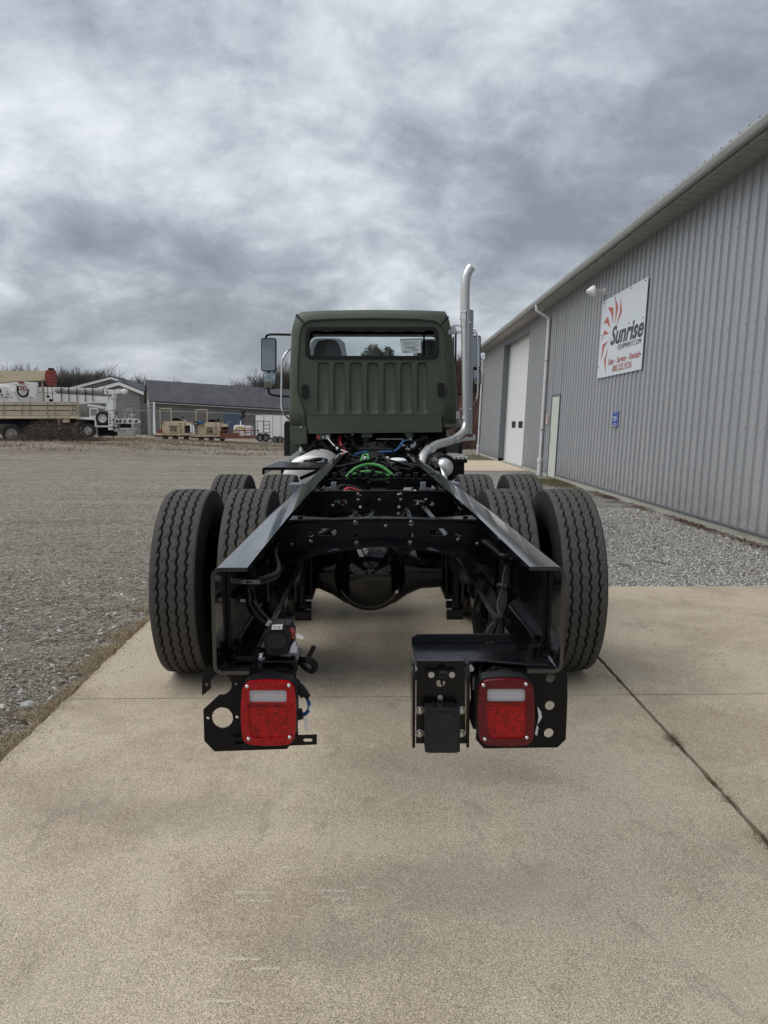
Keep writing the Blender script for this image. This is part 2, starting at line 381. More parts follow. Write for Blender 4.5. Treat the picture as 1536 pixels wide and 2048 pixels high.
M['foundation'] = mat('weathered_foundation', (.40, .40, .36), .9, var=.2, scale=4, bump=.3, dirt=(.16, .17, .12), dirt_amt=.6, dscale=3, stretch=(1, .4, 3))
M['apron'] = mat('tan_apron_concrete', (.50, .42, .31), .9, var=.1, scale=.8, bump=.2, dirt=(.3, .26, .2), dirt_amt=.4)
# gravel yard
def gravel_mat():
    m, t, b = new_mat('gravel_yard'); g = G(t); co = g.co()
    sp = g.n('ShaderNodeSeparateXYZ'); g.l(co, sp.inputs[0])
    v1 = g.n('ShaderNodeTexVoronoi'); v1.inputs['Scale'].default_value = 62; g.l(co, v1.inputs['Vector'])
    v2 = g.n('ShaderNodeTexVoronoi'); v2.inputs['Scale'].default_value = 21; g.l(co, v2.inputs['Vector'])
    hs = g.n('ShaderNodeSeparateXYZ'); g.l(v1.outputs['Color'], hs.inputs[0])
    hs2 = g.n('ShaderNodeSeparateXYZ'); g.l(v2.outputs['Color'], hs2.inputs[0])
    c = g.ramp(hs.outputs[0], [(0, (.085, .075, .062)), (.35, (.20, .188, .168)), (.7, (.34, .33, .305)), (1, (.62, .61, .58))])
    c = g.mix(g.m('MULTIPLY', g.step(hs2.outputs[0], .8, .95), .5), c, (.55, .54, .52))
    pale = g.ramp(hs.outputs[1], [(0, (.13, .128, .125)), (.3, (.30, .294, .28)), (.7, (.48, .470, .45)), (1, (.72, .705, .68))])
    right = g.step(sp.outputs[0], .6, 1.4); c = g.mix(right, c, pale)
    # soil showing between, wheel tracks, dry grass
    n1 = g.noise(co, .55, 8, .65, .6); n2 = g.noise(co, 2.3, 7, .7)
    soil = g.step(g.m('ADD', g.m('MULTIPLY', n1, .6), g.m('MULTIPLY', n2, .4)), .52, .66)
    c = g.mix(g.m('MULTIPLY', soil, .5), c, (.115, .092, .07))
    tr = g.noise(g.co(scale=(.12, 1.1, 1), rot=(0, 0, R(14))), 1.6, 7, .66, .5)
    c = g.mix(g.m('MULTIPLY', g.step(tr, .55, .64), .38), c, (.125, .108, .088))
    c = g.mix(g.m('MULTIPLY', g.step(tr, .47, .38), .35), c, (.46, .44, .40))
    cl1 = g.noise(co, 7, 6, .75); cl2 = g.noise(g.co(scale=(.5, 1.3, 1)), 2.2, 7, .75, .3)
    c = g.mix(g.m('MULTIPLY', g.step(cl1, .50, .68), .55), c, (.10, .088, .07)); c = g.mix(g.m('MULTIPLY', g.step(cl1, .48, .34), .40), c, (.46, .44, .40))
    c = g.mix(g.m('SUBTRACT', 1, right), c, (1.30, 1.23, 1.12), 'MULTIPLY'); far = g.step(sp.outputs[1], 12, 40); mm = g.noise(co, 16, 9, .85); c = g.mix(g.m('MULTIPLY', g.step(mm, .50, .62), .38), c, (.085, .075, .06)); c = g.mix(g.m('MULTIPLY', g.step(mm, .49, .40), .38), c, (.50, .475, .43)); c = g.mix(g.m('MULTIPLY', far, .25), c, (.20, .175, .14)); c = g.mix(g.m('MULTIPLY', g.m('MULTIPLY', g.step(cl2, .5, .60), far), .6), c, (.13, .105, .075))
    gr = g.noise(g.co(scale=(.35, 1, 1)), .28, 7, .7, .3)
    tanf = g.m('MULTIPLY', g.step(gr, .47, .60), g.step(sp.outputs[1], 16, 40)); c = g.mix(g.m('MULTIPLY', tanf, .6), c, (.20, .15, .09))
    beyond = g.step(sp.outputs[1], 90, 130); c = g.mix(beyond, c, (.16, .13, .08))
    nearwall = g.m('MULTIPLY', g.step(sp.outputs[0], 3.6, 4.5), g.step(n2, .42, .6)); c = g.mix(g.m('MULTIPLY', nearwall, .7), c, (.13, .095, .065))
    g.l(c, b.inputs['Base Color']); b.inputs['Roughness'].default_value = .92; b.inputs['Specular IOR Level'].default_value = .25
    h = g.m('SUBTRACT', 1, v1.outputs['Distance']); p = g.bump(h, b, .9, .012)
    g.bump(g.m('ADD', g.m('MULTIPLY', n2, 1.5), g.m('ADD', tr, mm)), b, .9, .10, p); return m
M['gravel'] = gravel_mat()
M['soil'] = mat('dark_joint_soil', (.03, .026, .02), .95, var=.5, scale=20, bump=.5)
M['stone'] = tone_mat('loose_stones'); M['blade'] = tone_mat('grass_blades', .8); M['leafm'] = tone_mat('fallen_leaves', .75)
M['bark'] = mat('winter_bark', (.115, .10, .088), .9, var=.3, scale=2)
M['barkred'] = mat('reddish_winter_twigs', (.115, .062, .05), .9, var=.35, scale=2)
M['needle'] = mat('evergreen_needles', (.22, .235, .19), .85, var=.3)
# building skins
def wall_metal():
    m, t, b = new_mat('painted_wall_steel'); g = G(t); co = g.co()
    n = g.noise(g.co(scale=(1, 1, .25)), 3, 6, .6); st = g.noise(g.co(scale=(14, 14, .5)), 1, 4, .6)
    c = g.ramp(g.m('ADD', g.m('MULTIPLY', n, .5), g.m('MULTIPLY', st, .5)), [(.3, (.31, .322, .335)), (.7, (.37, .382, .395))])
    g.l(c, b.inputs['Base Color']); b.inputs['Roughness'].default_value = .5; b.inputs['Specular IOR Level'].default_value = .4
    spz = g.n('ShaderNodeSeparateXYZ'); g.l(co, spz.inputs[0]); dl = g.m('MULTIPLY', g.step(spz.outputs[2], .75, .12), g.step(g.noise(co, 5, 6, .7), .35, .65)); g.l(g.mix(g.m('MULTIPLY', dl, .4), c, (.22, .20, .17)), b.inputs['Base Color'])
    g.bump(g.noise(co, 1.7, 3), b, .25, .03); return m
M['wall'] = wall_metal()
M['trimgrey'] = mat('dark_grey_trim', (.13, .145, .16), .5, var=.08)
M['gutter'] = mat('grey_gutter', (.36, .37, .36), .38, var=.12, scale=3, stretch=(1, .3, 1), dirt=(.15, .15, .13), dirt_amt=.35)
M['soffit'] = mat('soffit_metal', (.40, .39, .375), .6, var=.1, scale=2, dirt=(.12, .12, .10), dirt_amt=.5, dscale=1.4)
M['fascia'] = mat('stained_fascia', (.34, .34, .32), .7, var=.2, scale=2.5, dirt=(.06, .055, .045), dirt_amt=.8, dscale=2.6)
M['roofm'] = mat('roof_steel', (.25, .26, .27), .5)
M['doorwhite'] = mat('white_sectional_door', (.66, .68, .70), .5, var=.04, bump=.1, dirt=(.5, .5, .48), dirt_amt=.2)
M['doorgrey'] = mat('pale_greenish_door', (.52, .55, .50), .55, var=.04, dirt=(.36, .37, .32), dirt_amt=.4)
M['signwhite'] = mat('sign_panel_white', (.58, .63, .67), .5, var=.03)
M['signred'] = mat('faded_sign_red', (.42, .10, .08), .6, var=.12, scale=3); M['signblack'] = mat('sign_charcoal', (.04, .05, .055), .5)
M['signblue'] = mat('blue_sign', (.02, .06, .30), .45, var=.1)
M['blackglass'] = mat('dark_window', (.012, .014, .016), .12, var=.1)
M['bluedoor'] = mat('blue_grey_door', (.10, .15, .21), .6, var=.1)
def block_mat(name, a, b_, mortar, sc):
    m, t, b = new_mat(name); g = G(t); co = g.co('Object', rot=(R(90), 0, 0))
    q = g.n('ShaderNodeTexBrick'); q.inputs['Scale'].default_value = sc; q.inputs['Color1'].default_value = (*a, 1); q.inputs['Color2'].default_value = (*b_, 1)
    q.inputs['Mortar'].default_value = (*mortar, 1); q.inputs['Mortar Size'].default_value = .03; q.inputs['Brick Width'].default_value = .8; q.inputs['Row Height'].default_value = .4
    g.l(co, q.inputs[0]); n = g.noise(g.co(), .6, 6, .6)
    g.l(g.mix(.35, q.outputs[0], g.ramp(n, [(.3, tuple(x * .7 for x in a)), (.7, tuple(x * 1.2 for x in a))])), b.inputs['Base Color']); b.inputs['Roughness'].default_value = .9; return m
M['block'] = block_mat('grey_block_wall', (.25, .245, .23), (.20, .195, .185), (.16, .155, .15), 1.2)
def shingle_mat():
    m, t, b = new_mat('dark_shingle_roof'); g = G(t)
    n = g.noise(g.co(scale=(1, .4, 1)), .8, 8, .7); st = g.noise(g.co(scale=(2.2, .4, .4)), 1, 4, .6)
    c = g.ramp(g.m('ADD', g.m('MULTIPLY', n, .6), g.m('MULTIPLY', st, .4)), [(.3, (.035, .037, .045)), (.7, (.085, .087, .10))]); g.l(c, b.inputs['Base Color']); b.inputs['Roughness'].default_value = .9
    return m
M['shingle'] = shingle_mat()
M['siding'] = mat('greige_siding', (.26, .255, .23), .8, var=.08, scale=3, stretch=(.2, 1, 6))
# ================================================================== GROUND
def S01(x, a, b):
    t = min(1, max(0, (x - a) / (b - a))); return t * t * (3 - 2 * t)
def gz(x, y):
    if -1.6 < x < 4.2 and -3.2 < y < 6.7: return -.05
    return -.018 + .42 * S01(y, 15, 50) * (1 - S01(x, -18, -6)) - .12 * S01(y, 70, 120)
def lines(vals): return np.array(sorted(set(round(v, 3) for v in vals)))
xs = lines(list(np.linspace(-12, 8, 41)) + list(-12 - np.cumsum(1.25 ** np.arange(1, 22))) + list(8 + np.cumsum(1.25 ** np.arange(1, 23))))
ys = lines(list(np.linspace(-6, 16, 45)) + list(16 + np.cumsum(1.12 ** np.arange(1, 40))) + list(-6 - np.cumsum(1.3 ** np.arange(1, 16))))
V = [(x, y, gz(x, y)) for y in ys for x in xs]; nx = len(xs)
Fc = [(j * nx + i, j * nx + i + 1, (j + 1) * nx + i + 1, (j + 1) * nx + i) for j in range(len(ys) - 1) for i in range(nx - 1)]
ground = mesh_np('gravel_ground', V, Fc, M['gravel'], smooth=True); tag(ground, kind='structure')
# concrete pad: dark bed with separate slabs lying on it, open joints between
def edge_x(y): return -1.655 - .0357 * (y - 3.2)
def joint_y(x): return 4.01 + .022 * x
pad = MB(); pad.prism([(edge_x(-3.3) - .004, -3.3), (4.28, -3.3), (4.28, 6.84), (edge_x(6.84), 6.84)], lambda a, b, t: (a, b, t), -.14, -.034)
padob = tag(pad.build('concrete_pad', M['soil']), kind='structure')
def jag(p, q, n, amp):
    o = []
    for i in range(n):
        t = i / n; d = Vector((q[0] - p[0], q[1] - p[1])); nn = Vector((-d.y, d.x)).normalized()
        k = random.gauss(0, amp) if i else 0; o.append((p[0] + d.x * t + nn.x * k, p[1] + d.y * t + nn.y * k))
    return o
def slab(x0, x1, y0, y1):
    X0 = x0 if callable(x0) else (lambda y: x0); Y0 = y0 if callable(y0) else (lambda x: y0); Y1 = y1 if callable(y1) else (lambda x: y1)
    a = (X0(Y0(-1.6)), Y0(-1.6)); b = (x1, Y0(x1)); c = (x1, Y1(x1)); d = (X0(Y1(-1.6)), Y1(-1.6))
    if not callable(x0): a = (x0, Y0(x0)); d = (x0, Y1(x0))
    pts = jag(a, b, 60, .0011) + jag(b, c, 60, .0016) + jag(c, d, 60, .0011) + jag(d, a, 60, .004 if callable(x0) else .0016)
    m = MB(); m.prism(pts, lambda p, q, t: (p, q, t), -.033, 0); return m.build('slab', M['concrete'], padob)
jw = .0042
for (y0, y1) in ((-3.3, .346), (.354, lambda x: joint_y(x) - jw), (lambda x: joint_y(x) + jw, 6.85)):
    slab(edge_x, 1.330, y0, y1); slab(1.349, 4.28, y0, y1)
ap = MB(); ap.prism([(.4, 24.2), (4.5, 24.0), (4.5, 30.9), (.4, 31.4)], lambda a, b, t: (a, b, t), -.10, .012)
tag(ap.build('door_apron', M['apron']), kind='structure')

# ================================================================== STEEL BUILDING ON THE RIGHT
LEAN = .042
bld = empty('steel_building', (4.56, 0, 0), 'long grey ribbed metal building with white overhead door at the right', 'building', rot=(0, LEAN, 0))
WS0, WS1 = .13, 4.785; PITCHR = .254; Y_END = 37.0
def rib_profile(n, y0):                              # (x, y) of outer face; ribs stand towards -x
    o = []
    for i in range(n):
        y = y0 + i * PITCHR
        o += [(0, y), (-.034, y + .010), (-.034, y + .046), (0, y + .062), (0, y + .115), (-.003, y + .120), (-.003, y + .130), (0, y + .135), (0, y + .180), (-.003, y + .185), (-.003, y + .195), (0, y + .200)]
    o.append((0, y0 + n * PITCHR)); return o
def sheet(n, s0, s1, th=.004):
    pf = rib_profile(n, 0); m = MB(); L = len(pf)
    vs = [(x, y, z) for z in (s0, s1) for x, y in pf] + [(x + th, y, z) for z in (s0, s1) for x, y in pf]
    fs = []
    for i in range(L - 1):
        fs.append((i, i + 1, L + i + 1, L + i)); fs.append((2 * L + i, 3 * L + i, 3 * L + i + 1, 2 * L + i + 1))
        fs.append((i, 2 * L + i, 2 * L + i + 1, i + 1)); fs.append((L + i, L + i + 1, 3 * L + i + 1, 3 * L + i))
    fs += [(0, L, 3 * L, 2 * L), (L - 1, 3 * L - 1, 4 * L - 1, 2 * L - 1)]
    m.v = vs; m.f = fs; return m
full = sheet(4, WS0, WS1); overdoor = None; W = PITCHR * 4
DY0, DY1, DH = 25.52, 30.9, 4.50       # overhead door opening
PY0, PY1, PH = 20.62, 21.55, 2.20      # person door opening
proto = {}
def put_sheet(y0, n, s0, s1):
    k = (n, round(s0, 3), round(s1, 3))
    if k not in proto:
        o = sheet(n, s0, s1).build('wall_panel', M['wall'], bld, loc=(0, y0, 0)); proto[k] = o
    else:
        o = proto[k].copy(); COL.objects.link(o); o.parent = bld; o.location = (0, y0, 0)
    return o
def run_sheets(a, b, s0, s1):
    y = a
    while y < b - .05:
        n = min(4, max(1, int(round((b - y) / PITCHR)))); put_sheet(y, n, s0, s1); y += n * PITCHR
    return y
run_sheets(2.0, PY0 - .06, WS0, WS1)
run_sheets(PY0 - .052 + .0, PY1 + .06, PH + .05, WS1)
run_sheets(PY1 + .06, DY0 - .03, WS0, WS1)
run_sheets(DY0 - .03, DY1 + .06, DH + .1, WS1)
run_sheets(DY1 + .06, Y_END, WS0, WS1)
# backing, foundation, base trim
m = MB()
for a, b, s0, s1 in ((2, PY0 - .052, 0, 4.77), (PY0 - .05, PY1 + .05, PH - .045, 4.77), (PY1 + .052, DY0 - .032, 0, 4.77), (DY0 - .0, DY1, DH + .103, 4.77), (DY1 + .052, Y_END, 0, 4.77)): m.box(.02, .22, a, b, s0 + .1, s1)
m.box(.22, 14, 2, 2.1, .1, 4.9); m.box(.22, 14, Y_END - .1, Y_END, .1, 4.9)
m.build('wall_core', M['trimgrey'], bld)
m = MB(); m.box(-.012, 14, 2, PY0 + .0, -.25, .105); m.box(-.012, 14, PY1, DY0, -.25, .105); m.box(-.012, 14, DY1, Y_END, -.25, .105); m.box(.03, 14, PY0, PY1, -.25, .012); m.box(.1, 14, DY0, DY1, -.25, .02)
m.build('foundation', M['foundation'], bld)
m = MB()
for a, b in ((2, PY0 - .06), (PY1 + .06, DY0 - .04), (DY1 + .05, Y_END)): m.box(-.036, .005, a, b, .107, .128)
m.build('base_trim', M['trimgrey'], bld)
m = MB(); girts = (.16, .76, 1.41, 2.09, 2.73, 3.46, 4.05, 4.7)
y = 2.0
while y < Y_END:
    for s0 in girts:
        if PY0 - .1 < y < PY1 and s0 < PH or DY0 - .1 < y < DY1 + .05 and s0 < DH: continue
        m.lathe((-.0345, y + .029, s0), (-1, 0, 0), [(.008, 0), (.008, .004), (.004, .007)], 6, True)
    y += PITCHR
o = m.build('screw', M['trimgrey'], bld); o['kind'] = 'stuff'
# soffit panels
m = MB(); pw = .305; pts = [(0, 0), (.05, 0), (.058, .012), (.066, 0), (.15, 0), (.158, .012), (.166, 0), (.25, 0), (.262, .018), (.29, .018), (.303, 0)]
vs = [(x, y, 4.775 + z) for x in (-.385, -.001) for y, z in pts] + [(x, y, 4.80 + z) for x in (-.385, -.001) for y, z in pts]; L = len(pts); fs = []
for i in range(L - 1): fs += [(i, i + 1, L + i + 1, L + i), (2 * L + i, 3 * L + i, 3 * L + i + 1, 2 * L + i + 1), (i, 2 * L + i, 2 * L + i + 1, i + 1), (L + i, L + i + 1, 3 * L + i + 1, 3 * L + i)]
m.v = vs; m.f = fs; sp0 = m.build('soffit_panel', M['soffit'], bld, loc=(0, 2, 0))
for i in range(1, int((Y_END + .3 - 2) / pw)):
    o = sp0.copy(); COL.objects.link(o); o.parent = bld; o.location = (0, 2 + i * pw, 0)
m = MB(); m.box(-.402, -.386, 2, Y_END + .35, 4.735, 4.885); m.build('fascia_board', M['fascia'], bld)
# gutter: rolled profile
gp = [(-.437, 5.02), (-.437, 4.90), (-.47, 4.872), (-.52, 4.870), (-.545, 4.885), (-.552, 4.92), (-.572, 4.955), (-.580, 4.995), (-.574, 5.02), (-.560, 5.022), (-.563, 5.005), (-.566, 4.990), (-.56, 4.96), (-.54, 4.925), (-.535, 4.90), (-.515, 4.882), (-.475, 4.884), (-.447, 4.905), (-.447, 5.02)]
gp = [(-.4035 + (x + .437) * .82, 4.765 + (z - 4.87) * .76) for x, z in gp]
for a, b in ((2, 13.6), (13.61, 25.2), (25.21, Y_END + .35)):
    m = MB(); m.prism(gp, lambda p, q, t: (p, t, q), a, b); m.build('gutter', M['gutter'], bld, smooth=50)
# roof panels with ribs whose ends show above the gutter
m = MB(); rp_ = []
for i in range(4):
    y = i * PITCHR; rp_ += [(y, 0), (y + .10, 0), (y + .114, .017), (y + .136, .017), (y + .15, 0)]
rp_.append((4 * PITCHR, 0)); L = len(rp_)
def roofpt(d, y, h): return (-.505 + d * math.cos(.16), y, 4.893 + d * math.sin(.16) + h)
m.v = [roofpt(d, y, h) for d in (0, 9) for y, h in rp_] + [roofpt(d, y, h - .008) for d in (0, 9) for y, h in rp_]; m.f = []
for i in range(L - 1): m.f += [(i, i + 1, L + i + 1, L + i), (2 * L + i, 3 * L + i, 3 * L + i + 1, 2 * L + i + 1), (i, 2 * L + i, 2 * L + i + 1, i + 1)]
r0 = m.build('roof_panel', M['roofm'], bld, loc=(0, 2, 0))
for i in range(1, int((Y_END + .3 - 2) / W) + 1):
    o = r0.copy(); COL.objects.link(o); o.parent = bld; o.location = (0, 2 + i * W, 0)
m = MB(); m.prism([(.22, 4.7), (8.3, 4.7), (8.3, 6.2), (-.3, 4.86)], lambda a, b, t: (a, t, b), Y_END, Y_END + .02); m.build('gable', M['wall'], bld)
# recessed overhead door with sections, windows, jambs
m = MB(); m.box(-.03, .28, DY1, DY1 + .05, 0, DH + .1); m.box(-.03, .28, DY0 - .03, DY0 - .001, 0, DH + .1); m.box(-.03, .28, DY0, DY1, DH, DH + .1); m.build('door_jamb', M['trimgrey'], bld)
m = MB(); m.box(.20, .28, DY1 - .09, DY1 - .002, .02, DH - .002); m.box(.20, .28, DY0 + .002, DY0 + .06, .02, DH - .002); m.box(.20, .28, DY0 + .06, DY1 - .09, DH - .08, DH - .002); m.build('door_frame', M['doorgrey'], bld)
nsec = 8; sh = (DH - .10) / nsec
for i in range(nsec):
    z0 = .022 + i * sh; m = MB(); m.box(.235, .28, DY0 + .062, DY1 - .092, z0, z0 + sh - .012); m.box(.238, .272, DY0 + .062, DY1 - .092, z0 + sh - .012, z0 + sh)
    sec = m.build('door_section', M['doorwhite'], bld)
    if i == 2:
        for yy in (27.3, 28.75):
            q = MB(); q.prism(rrect(yy, yy + .85, z0 + .2, z0 + .44, .05), lambda a, b, t: (t, a, b), .226, .234, [rrect(yy + .06, yy + .79, z0 + .24, z0 + .40, .03)]); q.build('door_window', M['plastic'], sec)
            q = MB(); q.box(.230, .2345, yy + .061, yy + .789, z0 + .241, z0 + .399); q.build('pane', M['blackglass'], sec)
# person door
m = MB(); m.box(-.03, .06, PY0 - .05, PY0, .0, PH + .05); m.box(-.03, .06, PY1, PY1 + .05, .0, PH + .05); m.box(-.03, .06, PY0, PY1, PH, PH + .05); m.build('door_frame', M['trimgrey'], bld)
m = MB(); m.box(-.012, .03, PY0 + .003, PY1 - .003, .014, PH - .003); pd = m.build('entry_door', M['doorgrey'], bld)
m = MB(); m.cyl((-.012, PY1 - .08, 1.02), (-.05, PY1 - .08, 1.02), .014); m.beam((-.05, PY1 - .08, 1.02), (-.05, PY1 - .20, 1.02), .02); m.cyl((-.012, PY1 - .08, 1.18), (-.03, PY1 - .08, 1.18), .025); m.build('door_handle', M['alud'], pd)
# downpipes
def downpipe(y, lab):
    t = empty('downpipe', (4.56, y, 0), lab, 'downpipe', rot=(0, LEAN, 0))
    a = MB(); a.tube([(-.455, 0, 4.80), (-.455, 0, 4.68), (-.42, 0, 4.60), (-.20, 0, 4.48), (-.10, 0, 4.42), (-.085, 0, 4.30), (-.085, 0, 3.9), (-.085, 0, .42)], .044, 12); a.build('pipe', M['pvc'], t, smooth=50)
    a = MB(); a.lathe((-.085, 0, -.1), (0, 0, 1), [(.065, 0), (.065, .46), (.082, .46), (.082, .56), (.05, .57)], 16); a.build('drain_boot', M['pvc'], t, smooth=40)
    a = MB(); a.lathe((-.085, 0, 3.2), (0, 0, 1), [(.049, 0), (.049, .05)], 12); a.lathe((-.085, 0, 1.25), (0, 0, 1), [(.049, 0), (.049, .05)], 12); a.build('pipe_strap', M['gutter'], t)
downpipe(22.35, 'white downpipe with thick plastic boot beside the pale entry door')
downpipe(37.1, 'white downpipe at the far corner of the grey metal building')
# white sign
def onw(y, s): return (4.56 + s * math.sin(LEAN), y, s * math.cos(LEAN))
sg = empty('wall_sign', onw(15.575, 3.24), 'large white business sign with red sun rays and dark lettering', 'sign', rot=(0, LEAN, 0))
SW, SH = 2.90, 1.625
SXF = -.0405                                             # front face offset, local x
m = MB(); m.box(SXF, SXF + .006, -SW / 2, SW / 2, -SH / 2, SH / 2); m.build('sign_panel', M['signwhite'], sg)
# sign plane: viewer at -x looking +x sees local +y to the left. px() maps the photographed sign to (y, s)
TLs, TRs, BLs, BRs = (235, 560), (1035, 125), (120, 1940), (915, 1760)
def sgn(u, v):                                        # crop pixel -> sign coordinates by inverting the survey ray
    U = 1180 + u * 140 / 1247; Vv = 540 + v * 230 / 2048
    d = ray(U, Vv); n = Vector((math.cos(LEAN), 0, -math.sin(LEAN))); P0 = Vector((4.56, 0, 0)) + n * SXF
    t = n.dot(P0 - Vector((0, 0, CAM_H))) / n.dot(d); P = Vector((0, 0, CAM_H)) + d * t
    q = P - Vector(onw(15.575, 3.24)); zz = Vector((math.sin(LEAN), 0, math.cos(LEAN))); return (q.y, q.dot(zz))
rays = [[(320, 665), (418, 665), (415, 960), (385, 790)], [(445, 470), (503, 655), (450, 950), (460, 660)], [(552, 470), (568, 750), (468, 1000), (530, 760)],
        [(322, 825), (365, 1032), (300, 945), (240, 950)], [(262, 1065), (338, 1135), (245, 1160), (200, 1290), (240, 1130)], [(325, 1262), (255, 1380), (195, 1620), (225, 1335)], [(328, 1370), (282, 1600), (275, 1850), (250, 1610)]]
for rr in rays:
    m = MB(); m.prism([sgn(*p) for p in rr], lambda a, b, t: (t, a, b), SXF - .003, SXF - .0005); m.build('sun_ray', M['signred'], sg)
def sign_text(body, mt, u0, v0, u1, v1, shear, bold, hfac=1.0):
    a = sgn(u0, v0); b = sgn(u1, v1); wid = abs(a[0] - b[0]); me = text_mesh(body, 1, shear, bold, 'LEFT')
    X = [v.co.x for v in me.vertices]; Y = [v.co.y for v in me.vertices]; w0 = max(X) - min(X)
    sx = wid / w0; sy = hfac
    th = math.atan2(b[1] - a[1], -(b[0] - a[0])) * 0
    co = [(v.co.x, v.co.y, v.co.z) for v in me.vertices]
    for vtx, (x, y, z) in zip(me.vertices, co):
        f = (x - min(X)) * sx
        vtx.co = Vector((SXF - .0035 + z * .8, a[0] - f, a[1] + (b[1] - a[1]) * ((x - min(X)) / w0) + y * sy))
    me.materials.clear(); me.materials.append(mt); o = bpy.data.objects.new('lettering', me); COL.objects.link(o); o.parent = sg
sign_text('Sunrise', M['signblack'], 362, 1335, 950, 1160, .28, .028, .50)
sign_text('EQUIPMENT.COM', M['signblack'], 492, 1418, 912, 1300, .15, .0, .135)
sign_text('Sales - Service - Rentals', M['signred'], 320, 1695, 885, 1545, .22, .006, .175)
sign_text('800.325.9336', M['signred'], 395, 1815, 735, 1735, .22, .006, .18)
m = MB()
for p in ((245, 595), (447, 485), (740, 322), (993, 185), (948, 845), (898, 1497), (207, 1163), (157, 1723), (697, 945)):
    a = sgn(*p); m.lathe((SXF, a[0], a[1]), (-1, 0, 0), [(.018, 0), (.018, .006), (.008, .010)], 8, True)
m.build('bolt', M['signblack'], sg)
# wall lamp above the sign's corner
lp = empty('wall_lamp', onw(16.86, 4.24), 'white bell shaped wall lamp beside the upper corner of the business sign', 'lamp', rot=(0, LEAN, 0))
m = MB(); m.box(-.075, -.02, -.06, .06, -.07, .07); m.cyl((-.07, 0, 0), (-.27, 0, .01), .042, n=14); m.build('lamp_arm', M['pvc'], lp, smooth=40)
m = MB(); m.lathe((-.265, 0, .01), (-1, 0, -.12), [(.05, 0), (.112, .008), (.116, .04), (.09, .085), (.045, .145), (.038, .17), (.0, .173)], 20); m.build('lamp_shade', M['white'], lp, smooth=50)
# small blue sign and the notice by the door
bs = empty('small_blue_sign', onw(15.48, 1.56), 'small blue notice sign under the big white sign', 'sign', rot=(0, LEAN, 0))
m = MB(); m.box(-.045, -.022, -.19, .19, -.15, .15); m.build('sign_plate', M['signblue'], bs)
m = MB(); m.box(-.049, -.0455, -.185, .185, -.148, -.138); m.box(-.049, -.0455, -.185, .185, .138, .148); m.box(-.049, -.0455, -.185, -.175, -.138, .138); m.box(-.049, -.0455, .175, .185, -.138, .138); m.build('border_line', M['signwhite'], bs)
m = MB(); m.box(-.049, -.0455, -.10, .12, .015, .035); m.box(-.049, -.0455, -.12, .07, -.02, -.004); m.box(-.049, -.0455, -.05, .08, -.055, -.04); m.box(-.049, -.0455, -.08, .06, -.115, -.10); m.box(-.049, -.0455, -.03, .03, .09, .11); m.build('printed_lines', M['signwhite'], bs)
nb = empty('paper_notice', onw(21.98, 1.58), 'small pinkish notice fixed beside the pale entry door', 'notice', rot=(0, LEAN, 0))
m = MB(); m.box(-.034, -.022, -.14, .14, -.13, .13); m.build('notice_plate', mat('faded_notice', (.55, .42, .38), .6, var=.1), nb)
m = MB(); [m.box(-.036, -.0345, -.11, .11, z, z + .012) for z in (-.08, -.04, 0, .04, .08)]; m.build('printed_lines', M['signred'], nb)
# ================================================================== FAR BACKGROUND
def bgroot(name, u, v, Y, label, cat, group=None):
    p = at_y(u, v, Y); return empty(name, p, label, cat, group), p
def pbox(m, u0, v0, u1, v1, Y, dep):                    # box whose front face spans these survey points, at its own distance
    a = at_y(u0, v0, Y); b = at_y(u1, v1, Y); m.box(min(a.x, b.x), max(a.x, b.x), Y, Y + dep, min(a.z, b.z), max(a.z, b.z)); return m
def pbeam(m, u0, v0, u1, v1, Y, wd): m.beam(at_y(u0, v0, Y), at_y(u1, v1, Y), wd); return m
def pwheel(u, v, rpx, Y, root, off, wdt=.28, hub='wheelhub', name='wheel'):
    c = at_y(u, v, Y) - off; r = rpx * Y / F_PX; w_ = MB()
    w_.lathe(c, (0, 1, 0), [(r * .6, .03), (r * .66, 0), (r * .93, 0), (r, .05), (r, wdt), (r * .6, wdt)], 24)
    t = w_.build(name, M['rubber_far'], root, smooth=40)
    q = MB(); q.lathe(c, (0, 1, 0), [(r * .60, .02), (r * .57, .05), (r * .50, .12), (r * .25, .14), (r * .22, .05), (0, .05)], 20); q.build('rim', M[hub], t, smooth=40)
